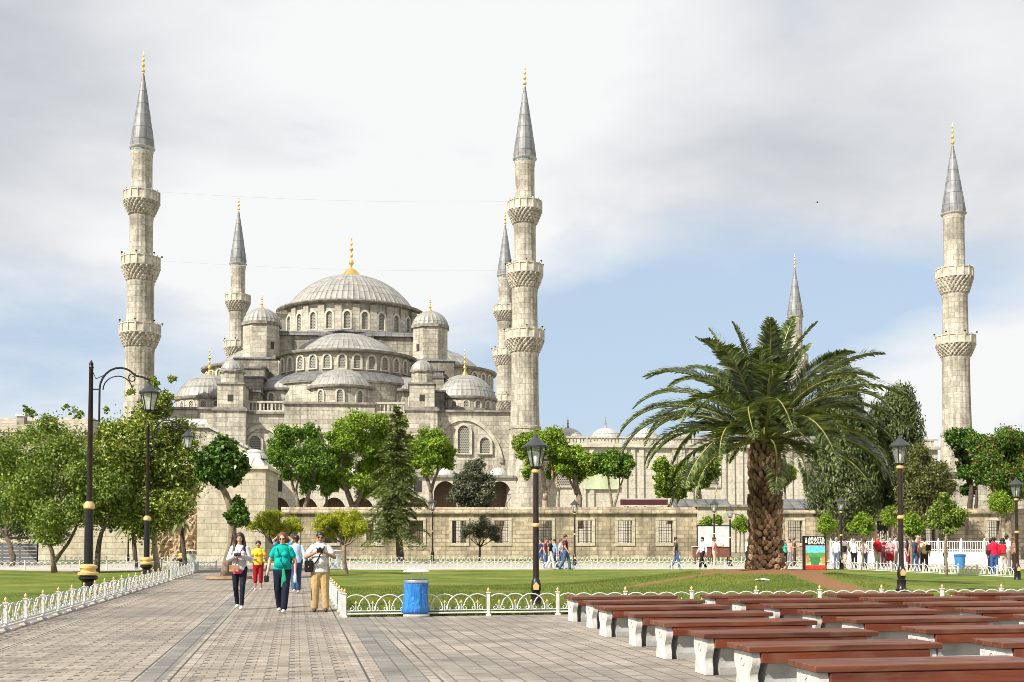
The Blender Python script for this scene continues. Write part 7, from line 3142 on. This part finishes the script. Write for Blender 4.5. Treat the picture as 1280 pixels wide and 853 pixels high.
def hair_mb(J, style):
    h = J['hea']
    mb = MB()
    if style == 'bald':
        return None
    if style == 'short':
        mb.blob(h + Vector((0, 0.020, 0.056)), (0.092, 0.104, 0.086), 14, 10)
        for s in (-1, 1):
            cap_shape(mb, h + Vector((s * 0.080, 0.02, 0.04)), h + Vector((s * 0.078, 0.03, -0.02)), 0.020, 0.014)
        cap_shape(mb, h + Vector((0, 0.06, 0.02)), h + Vector((0, 0.065, -0.05)), 0.058, 0.045)
    elif style == 'curly':
        r_ = random.Random(3)
        mb.blob(h + Vector((0, 0.03, 0.05)), (0.10, 0.10, 0.095), 14, 10)
        for q in range(34):
            a, e = r_.uniform(-0.5, PI + 0.5), r_.uniform(-0.5, 1.3)
            mb.blob(h + Vector((0.098 * math.cos(a) * math.cos(e), 0.03 + 0.095 * math.sin(a) * math.cos(e), 0.045 + 0.095 * math.sin(e))), 0.034, 7, 5)
        for s in (-1, 1):
            cap_shape(mb, h + Vector((s * 0.088, 0.0, 0.03)), h + Vector((s * 0.088, 0.02, -0.06)), 0.034, 0.030)
    elif style == 'long':
        mb.blob(h + Vector((0, 0.022, 0.054)), (0.096, 0.106, 0.09), 14, 10)
        for s in (-1, 1):
            cap_shape(mb, h + Vector((s * 0.080, 0.0, 0.03)), h + Vector((s * 0.100, 0.01, -0.15)), 0.034, 0.046)
            cap_shape(mb, h + Vector((s * 0.100, 0.0, -0.15)), h + Vector((s * 0.105, -0.07, -0.36)), 0.046, 0.028)
        cap_shape(mb, h + Vector((0, 0.075, 0.0)), h + Vector((0, 0.10, -0.22)), 0.072, 0.085, 0.5)
    elif style == 'tied':
        mb.blob(h + Vector((0, 0.020, 0.056)), (0.094, 0.106, 0.088), 14, 10)
        for s in (-1, 1):
            cap_shape(mb, h + Vector((s * 0.082, 0.0, 0.04)), h + Vector((s * 0.080, 0.03, -0.03)), 0.024, 0.018)
        mb.blob(h + Vector((0, 0.13, 0.03)), 0.045, 8, 6)
    return mb


PCACHE = {}


def person(label, pos, height, facing, pose, shirt, trousers, shoes=(0.04, 0.035, 0.03), hair='short', hairm='hair_dark', skin='skin', sleeve='short', length='long', fat=1.0, female=False, hem=0.06, fine=False, extra=None, loose=1.0, tloose=1.0, vox=None, skirt=False, group=None, glasses=False):
    r = thing('person', label, 'person', pos, facing, group)
    s = height / 1.70
    r.scale = (s, s, s)
    v = vox or (0.0085 if fine else 0.015)
    pz_ = dict(POSE[pose])
    if extra:
        pz_.update(extra)
    J = skeleton(pz_)

    def cached(key, fn, vx=None, sm=2):
        k = (key, pose, str(extra), fat, female, fine)
        if k not in PCACHE:
            mb = fn()
            cut = None
            if isinstance(mb, tuple):
                mb, cut = mb
            PCACHE[k] = fused(key[0], mb, vx or v, sm, cut) if mb else None
        return PCACHE[k]

    def part(name, me, mat, parent=r):
        o = link(name, me, parent)
        if not me.materials:
            me.materials.append(mat)
        set_mat(o, mat)
        return o
    b = part('body', cached(('body',), lambda: body_mb(J, fat, female), 0.0065 if fine else 0.011, 1), M[skin])
    if skirt:
        part('skirt', cached(('skirt', fat), lambda: skirt_mb(J, fat)), cloth(trousers))
    else:
        part('trousers', cached(('trousers', length, tloose), lambda: trouser_mb(J, fat, length, tloose)), cloth(trousers))
    part('shirt', cached(('shirt', sleeve, hem, loose), lambda: shirt_mb(J, fat, female, sleeve, hem, loose)), cloth(shirt))
    for sd in 'lr':
        part('shoe', cached(('shoe', sd), lambda: shoe_mb(J, sd), 0.011), cloth(shoes, 0.5))
    hm = cached(('hair', hair), lambda: hair_mb(J, hair), 0.011)
    if hm:
        part('hair', hm, M[hairm])
    if fine:
        h = J['hea']
        mb = MB()
        if glasses:
            for q in (-1, 1):
                mb.blob(h + Vector((q * 0.034, -0.092, 0.006)), (0.028, 0.008, 0.020), 10, 6)
                mb.tube([h + Vector((q * 0.06, -0.086, 0.012)), h + Vector((q * 0.080, 0.0, 0.012))], 0.004, 5)
            mb.tube([h + Vector((-0.012, -0.097, 0.012)), h + Vector((0.012, -0.097, 0.012))], 0.004, 5)
            mb.build('sunglasses', M['black_plastic'], r, True)
        else:
            for q in (-1, 1):
                mb = MB(); mb.blob(h + Vector((q * 0.032, -0.082, 0.008)), (0.014, 0.008, 0.008), 8, 5)
                mb.build('eye', M['eye'], r, True)
        mb = MB()
        mb.blob(h + Vector((0, -0.083, -0.056)), (0.022, 0.010, 0.008), 8, 5)
        mb.build('lips', M['lips'], r, True)
    return r, J, s


def wp(root, J, s, v):
    """a figure-space point in the world"""
    q = Vector(v) * s
    q.rotate(Euler((0, 0, root.rotation_euler[2])))
    return q + root.location


def strap(label, root, s, pts, rad, mat, name='bag_strap', parent=None):
    mb = MB()
    mb.tube(pts, rad, 5)
    return mb.build(name, mat, root, True)


# --- the four walkers in front
p = G(299, 762)
hands = {'wl': (-0.085, -0.235, 1.20), 'wr': (0.075, -0.245, 1.20), 'kl': (-0.085, -0.02, 0.50), 'al': (-0.075, 0.0, 0.085), 'kr': (0.085, -0.15, 0.52), 'ar': (0.080, -0.20, 0.095), 'kl': (-0.085, 0.02, 0.50), 'al': (-0.07, 0.20, 0.11)}
r1, J1, s1 = person('long-haired woman in white hooded jacket, pink hem and dark leggings, holding a phone', (p.x, p.y, 0.0), 1.66, 0.10, 'hands', (0.52, 0.50, 0.53), (0.012, 0.014, 0.025), (0.78, 0.77, 0.74), 'long', 'hair_dark', sleeve='long', female=True, hem=0.10, fine=True, extra=hands, tloose=0.4, loose=1.3)
mb = MB()
cap_shape(mb, J1['pel'] + Vector((0, 0, -0.02)), J1['pel'] + Vector((0, 0, -0.10)), 0.156, 0.164, 0.84, 16)
link('pink_hem', fused('pink_hem', mb, 0.010, 2, J1['pel'].z - 0.15), r1).data.materials.append(cloth((0.75, 0.06, 0.18)))
mb = MB()
for q in (-1, 1):
    cap_shape(mb, J1['nec'] + Vector((q * 0.075, 0.03, -0.01)), J1['che'] + Vector((q * 0.05, -0.10, 0.05)), 0.030, 0.022)
cap_shape(mb, J1['nec'] + Vector((-0.06, 0.075, -0.02)), J1['nec'] + Vector((0.06, 0.075, -0.02)), 0.05, 0.05)
link('hood', fused('hood', mb, 0.010), r1).data.materials.append(cloth((0.47, 0.45, 0.49)))
strap('', r1, s1, [J1['sr'] + Vector((-0.04, -0.05, 0.06)), J1['che'] + Vector((0.02, -0.165, 0.0)), J1['wai'] + Vector((-0.05, -0.16, -0.04)), (-0.08, -0.175, 0.985)], 0.008, M['bark_dark'], 'strap')
# phone and bag are things of their own
ph = wp(r1, J1, s1, (0.0, -0.335, 1.235))
mb = MB(); mb.bevel_box(-0.075, 0.075, -0.012, 0.012, -0.035, 0.035, 0.006)
o = mb.build('phone', M['black_plastic'], loc=ph); o.rotation_euler = (-0.6, 0, 0.1)
tag(o, 'black phone held in both hands by the woman in the white jacket', 'phone')


def handbag(label, root, s, c, size, col, name='handbag'):
    q = wp(root, None, s, c)
    t = thing(name, label, 'bag', q, root.rotation_euler[2])
    a, b, h = size
    mb = MB(); mb.bevel_box(-a, a, -b, b, -h, h, 0.018)
    mb.build('pouch', cloth(col, 0.5), t)
    mb = MB(); mb.bevel_box(-a * 0.98, a * 0.98, -b - 0.008, -b + 0.012, -h * 0.1, h * 1.02, 0.006)
    mb.build('flap', cloth(tuple(c_ * 0.75 for c_ in col), 0.5), t)
    mb = MB(); mb.blob((0, -b - 0.012, -h * 0.12), 0.012, 8, 5)
    mb.build('clasp', M['gold_paint'], t)
    return t


handbag('pinkish tan shoulder bag hanging at the front of the woman in the white jacket', r1, s1, (-0.085, -0.205, 0.92), (0.105, 0.035, 0.075), (0.50, 0.25, 0.18))

p = G(352.5, 766)
ar = {'el': (-0.275, 0.03, 1.13), 'wl': (-0.305, -0.08, 0.885), 'er': (0.265, 0.04, 1.13), 'wr': (0.285, -0.06, 0.885), 'kl': (-0.095, -0.06, 0.51), 'al': (-0.085, -0.03, 0.085), 'kr': (0.095, -0.15, 0.52), 'ar': (0.070, -0.22, 0.095), 'kl': (-0.095, 0.02, 0.50), 'al': (-0.08, 0.20, 0.11)}
r2, J2, s2 = person('woman with curly reddish hair and sunglasses in teal T-shirt and navy trousers', (p.x, p.y, 0.0), 1.64, 0.05, 'stand', (0.0, 0.34, 0.29), (0.010, 0.013, 0.032), (0.70, 0.66, 0.58), 'curly', 'hair_red', sleeve='short', female=True, fat=1.24, hem=0.03, fine=True, extra=ar, tloose=1.1, glasses=True)
strap('', r2, s2, [J2['sl'] + Vector((0.06, -0.03, 0.07)), J2['che'] + Vector((-0.085, -0.165, 0.07)), J2['che'] + Vector((-0.04, -0.20, -0.02)), J2['wai'] + Vector((0.0, -0.235, 0.04)), J2['wai'] + Vector((0.06, -0.232, -0.05)), J2['pel'] + Vector((0.13, -0.175, 0.03))], 0.007, M['black_plastic'], 'strap')
mb = MB()
cap_shape(mb, (0.05, -0.17, 0.93), (0.065, -0.17, 0.70), 0.035, 0.05, 0.35)
cap_shape(mb, (0.05, -0.175, 0.93), (0.02, -0.17, 0.58), 0.03, 0.025, 0.4)
link('green_scarf', fused('green_scarf', mb, 0.010), r2).data.materials.append(cloth((0.02, 0.30, 0.16)))
q = wp(r2, J2, s2, (-0.32, -0.13, 0.76))
t = thing('camera_case', 'small black camera case dangling from the hand of the woman in teal', 'bag', q)
mb = MB(); mb.bevel_box(-0.05, 0.05, -0.04, 0.04, -0.09, 0.05, 0.02); mb.build('pouch', M['black_plastic'], t)
mb = MB(); mb.tube([(-0.03, 0, 0.05), (0, 0, 0.10), (0.03, 0, 0.05)], 0.006, 5); mb.build('strap', M['black_plastic'], t)
q = wp(r2, J2, s2, (0.295, -0.135, 0.755))
t = thing('water_bottle', 'clear plastic water bottle in the other hand of the woman in teal', 'bottle', q)
mb = MB(); mb.lathe([(0.0, -0.10), (0.032, -0.10), (0.034, -0.05), (0.031, 0.0), (0.034, 0.04), (0.025, 0.075), (0.013, 0.095), (0.0, 0.096)], 12)
mb.build('bottle_body', simple('clear bottle', (0.62, 0.72, 0.82), 0.1, spec=0.8), t, True)
mb = MB(); mb.lathe([(0.0, 0.095), (0.016, 0.096), (0.016, 0.118), (0.0, 0.12)], 10); mb.build('cap', M['white_paint'], t)

p = G(400, 765)
ar = {'el': (-0.30, -0.05, 1.17), 'wl': (-0.085, -0.245, 1.275), 'er': (0.30, -0.05, 1.17), 'wr': (0.095, -0.245, 1.275), 'hea': (0, -0.015, 1.595), 'kl': (-0.10, -0.06, 0.51), 'al': (-0.115, -0.04, 0.085), 'kr': (0.10, -0.03, 0.50), 'ar': (0.125, -0.05, 0.085)}
r3, J3, s3 = person('man in white short-sleeved shirt, khaki trousers and sunglasses holding a camera at his chest', (p.x, p.y, 0.0), 1.68, 0.12, 'stand', (0.58, 0.57, 0.55), (0.44, 0.31, 0.14), (0.05, 0.035, 0.03), 'short', 'hair_dark', 'skin_tan', sleeve='short', fat=1.22, hem=0.12, fine=True, extra=ar, tloose=1.7, loose=1.5, glasses=True)
strap('', r3, s3, [J3['sr'] + Vector((-0.05, -0.04, 0.065)), J3['che'] + Vector((0.06, -0.165, 0.05)), J3['che'] + Vector((0.0, -0.185, -0.04)), J3['wai'] + Vector((-0.06, -0.235, 0.02)), J3['wai'] + Vector((-0.13, -0.20, -0.06)), J3['pel'] + Vector((-0.21, -0.12, 0.08))], 0.016, M['black_plastic'], 'strap')
strap('', r3, s3, [J3['nec'] + Vector((0.07, 0.02, 0.015)), J3['che'] + Vector((0.085, -0.15, 0.08)), (0.03, -0.32, 1.36)], 0.008, M['black_plastic'], 'strap')
strap('', r3, s3, [J3['nec'] + Vector((-0.07, 0.02, 0.015)), J3['che'] + Vector((-0.075, -0.15, 0.08)), (-0.03, -0.32, 1.36)], 0.008, M['black_plastic'], 'strap')
handbag('black shoulder bag at the hip of the man holding the camera', r3, s3, (-0.235, -0.12, 0.98), (0.09, 0.06, 0.12), (0.015, 0.014, 0.014), 'shoulder_bag')
q = wp(r3, J3, s3, (0.005, -0.335, 1.315))
t = thing('camera_in_hand', 'black photo camera held at chest height by the man in the white shirt', 'camera', q, 0.12)
mb = MB(); mb.bevel_box(-0.065, 0.065, -0.03, 0.03, -0.045, 0.045, 0.010); mb.bevel_box(-0.025, 0.025, -0.03, 0.02, 0.045, 0.07, 0.008); mb.build('camera_body', M['black_plastic'], t)
mb = MB(); mb.tube([(0, -0.03, -0.005), (0, -0.10, -0.012)], [0.036, 0.033], 14); mb.build('lens', M['black_iron'], t)

p = G(322.5, 738)
person('woman in yellow T-shirt and dark red cropped trousers walking behind the others', (p.x, p.y, 0.0), 1.50, 0.15, 'hands', (0.80, 0.52, 0.04), (0.30, 0.008, 0.018), (0.62, 0.55, 0.46), 'tied', 'hair_dark', 'skin_tan', length='capri', female=True, fat=1.12, hem=0.08, vox=0.012,
       extra={'wl': (-0.12, -0.20, 1.10), 'wr': (0.24, -0.22, 1.12), 'er': (0.25, 0.0, 1.14)})
p = G(353, 741)
person('person with arms raised over the head, mostly hidden behind the woman in teal', (p.x, p.y, 0), 1.62, 0.4, 'arms_up', (0.05, 0.34, 0.58), (0.30, 0.24, 0.17), (0.6, 0.2, 0.18), 'short', 'hair_dark', 'skin', female=True, fat=1.05, vox=0.012)
p = G(370, 742)
r6, J6, s6 = person('person seen from behind in pale blue shirt and jeans beside the woman in teal', (p.x, p.y, 0), 1.66, PI + 0.3, 'walk', (0.42, 0.55, 0.74), (0.045, 0.075, 0.15), (0.5, 0.5, 0.5), 'short', 'hair_dark', 'skin_tan', sleeve='long', fat=1.05, vox=0.012)
handbag('black bag slung at the side of the person in pale blue shirt', r6, s6, (0.2, 0.02, 1.0), (0.12, 0.07, 0.13), (0.015, 0.015, 0.02), 'shoulder_bag')

# --- people along the lane
WHITE, BLACK, JEANS, NAVY, GREY, RED, KHAKI, BROWN = (0.60, 0.59, 0.57), (0.016, 0.015, 0.017), (0.07, 0.12, 0.24), (0.025, 0.03, 0.06), (0.20, 0.20, 0.21), (0.55, 0.02, 0.025), (0.50, 0.42, 0.30), (0.10, 0.06, 0.045)
lane = [
    # px, feet py, height, facing, pose, shirt, trousers, kwargs, label
    (676, 709, 1.66, -1.3, 'walk', (0.02, 0.04, 0.12), JEANS, dict(hair='short'), 'person in navy top at the left end of the strolling group'),
    (682, 711, 1.70, 1.2, 'stand', (0.22, 0.06, 0.06), JEANS, dict(hairm='hair_red'), 'person in dark red top and jeans in the strolling group left of the small lamp'),
    (688, 712, 1.70, 1.5, 'walk', (0.03, 0.02, 0.03), WHITE, dict(female=True, hair='tied'), 'person in black top and white trousers in the middle of the strolling group'),
    (693, 711, 1.64, -1.4, 'stride', (0.20, 0.36, 0.52), JEANS, dict(sleeve='long'), 'person in pale blue top and jeans behind the one in white trousers'),
    (701, 711, 1.66, 1.4, 'walk', (0.72, 0.66, 0.62), JEANS, dict(female=True, hair='short', hairm='hair_red'), 'person in whitish top and jeans left of the tall man in dark red'),
    (707, 713, 1.86, 1.3, 'stride', (0.10, 0.025, 0.035), JEANS, dict(fat=1.08), 'tall man in dark red and navy shirt at the right end of the strolling group'),
    (845, 712, 1.75, 1.45, 'walk', (0.065, 0.075, 0.075), JEANS, dict(), 'man in dark grey T-shirt and jeans walking alone before the wall'),
    (878, 712, 1.74, -1.2, 'stride', (0.70, 0.74, 0.80), BLACK, dict(sleeve='long'), 'man in white shirt and black trousers by the gate, beside the man in pink'),
    (893, 712, 1.74, 1.35, 'point', (0.72, 0.34, 0.36), KHAKI, dict(skin='skin_tan'), 'man in pink shirt and khaki trousers reaching out by the gate'),
    (934, 711, 1.72, 1.5, 'stand', (0.68, 0.62, 0.56), BLACK, dict(hairm='hair_grey'), 'person in pale shirt and black trousers close to the palm trunk on its left'),
    (981, 709, 1.62, 0.6, 'stand', (0.06, 0.46, 0.30), BLACK, dict(female=True, hair='long'), 'person in green top just right of the palm trunk'),
    (987, 708, 1.66, -0.5, 'stand', (0.62, 0.32, 0.28), GREY, dict(hair='short'), 'person in dull pink top between the palm trunk and the billboard'),
    (993, 708, 1.72, 1.0, 'hands', (0.16, 0.09, 0.06), BROWN, dict(), 'person in brown jacket nearest the billboard on its left'),
    (1046, 712, 1.72, 2.6, 'stand', (0.55, 0.58, 0.66), (0.13, 0.15, 0.20), dict(hairm='hair_grey', sleeve='long'), 'man in pale shirt with brown bag standing right of the billboard by the lamp'),
    (1056, 711, 1.72, 2.2, 'stride', (0.22, 0.20, 0.165), KHAKI, dict(sleeve='long', length='short'), 'person in grey-brown top and shorts just right of the lamp beside the billboard'),
    (1068, 711, 1.66, 2.9, 'hands', WHITE, BLACK, dict(sleeve='long', female=True, hairm='hair_grey', hair='short'), 'grey-haired person in white jacket and black trousers in the queue'),
    (1081, 711, 1.62, 2.4, 'stand', (0.42, 0.38, 0.36), NAVY, dict(female=True, hair='tied'), 'short person in grey top and dark trousers left of the man in red'),
    (1097, 713, 1.80, 0.5, 'point', RED, (0.58, 0.50, 0.40), dict(fat=1.22, skin='skin_tan', hair='short', hairm='hair_red'), 'stout man in red T-shirt and beige trousers in the queue'),
    (1105, 710, 1.74, 0.2, 'stand', (0.10, 0.02, 0.05), (0.05, 0.01, 0.02), dict(), 'person in dark maroon clothes half hidden behind the man in red'),
    (1113, 713, 1.68, -0.3, 'stand', (0.62, 0.30, 0.34), RED, dict(female=True, hair='short', hairm='hair_grey', fat=1.2, length='short'), 'woman in pink patterned top and red shorts beside the man in red'),
    (1119, 711, 1.82, 0.6, 'stand', (0.70, 0.68, 0.68), GREY, dict(), 'tall person in white behind the woman in red shorts, left of the right lamp post'),
    (1135, 714, 1.66, 0.9, 'stand', (0.06, 0.035, 0.05), (0.30, 0.03, 0.06), dict(female=True, hair='long'), 'person in dark top just right of the right lamp post'),
    (1143, 715, 1.76, 2.9, 'stand', (0.055, 0.075, 0.12), JEANS, dict(sleeve='none'), 'person in dark blue vest behind the pale-trunked sapling'),
    (1149, 713, 1.80, 2.5, 'hands', RED, (0.05, 0.05, 0.07), dict(hairm='hair_grey'), 'person in bright red shirt behind the one in cream'),
    (1156, 715, 1.72, 2.7, 'stand', (0.72, 0.56, 0.40), (0.075, 0.04, 0.025), dict(sleeve='long', female=True, hair='short'), 'person in cream sweater and brown trousers seen from behind'),
    (1182, 716, 1.72, 1.2, 'stand', (0.60, 0.50, 0.50), BLACK, dict(female=True, hair='tied', skirt=False), 'woman in pale top with black waistcoat and black trousers by the blue tub'),
    (1239, 717, 1.64, 2.2, 'stand', (0.14, 0.05, 0.05), NAVY, dict(), 'person in dark clothes half hidden behind the woman in crimson'),
    (1243, 719, 1.70, 2.9, 'stand', (0.56, 0.015, 0.05), (0.05, 0.10, 0.28), dict(female=True, fat=1.15, sleeve='long', hair='short'), 'woman in crimson sweater and blue jeans seen from behind near the right edge'),
    (1254, 718, 1.66, 2.6, 'walk', (0.72, 0.60, 0.60), (0.70, 0.56, 0.54), dict(female=True, hair='long'), 'long-haired woman in pale pink trousers with a red backpack near the right edge'),
    (1259, 715, 1.84, 2.4, 'stand', (0.66, 0.68, 0.72), GREY, dict(), 'tall man in white shirt behind the woman with the red backpack'),
    (1268, 717, 1.72, 1.4, 'stand', (0.30, 0.16, 0.10), (0.06, 0.025, 0.02), dict(female=True, hair='long', hairm='hair_red'), 'person in brown top beside the right-edge lamp post'),
]
keep = {}
for (px, py, h, fc, pose, sh, tr, kw, lab) in lane:
    p = G(px, py)
    kw = dict(kw)
    keep[px] = person(lab, (p.x, p.y, -0.008), h, fc, pose, sh, tr, vox=0.017, group='people along the lane', **kw)
handbag('brown bag at the hip of the man in the pale shirt right of the billboard', keep[1046][0], keep[1046][2], (0.1, -0.17, 1.0), (0.15, 0.06, 0.13), (0.17, 0.07, 0.05), 'shoulder_bag')
handbag('black bag on the back of the person in grey-brown top beside the lamp', keep[1056][0], keep[1056][2], (-0.05, 0.17, 1.10), (0.15, 0.08, 0.17), (0.015, 0.015, 0.018), 'shoulder_bag')
handbag('dark brown bag carried by the person in the cream sweater', keep[1156][0], keep[1156][2], (-0.2, 0.12, 1.2), (0.12, 0.06, 0.14), (0.05, 0.02, 0.02), 'shoulder_bag')
handbag('dark bag on the arm of the woman in crimson', keep[1243][0], keep[1243][2], (0.24, -0.02, 1.05), (0.10, 0.10, 0.10), (0.05, 0.02, 0.025), 'shoulder_bag')
handbag('red backpack of the long-haired woman in pale pink trousers', keep[1254][0], keep[1254][2], (0.0, 0.19, 1.20), (0.15, 0.075, 0.21), (0.50, 0.015, 0.03), 'backpack')
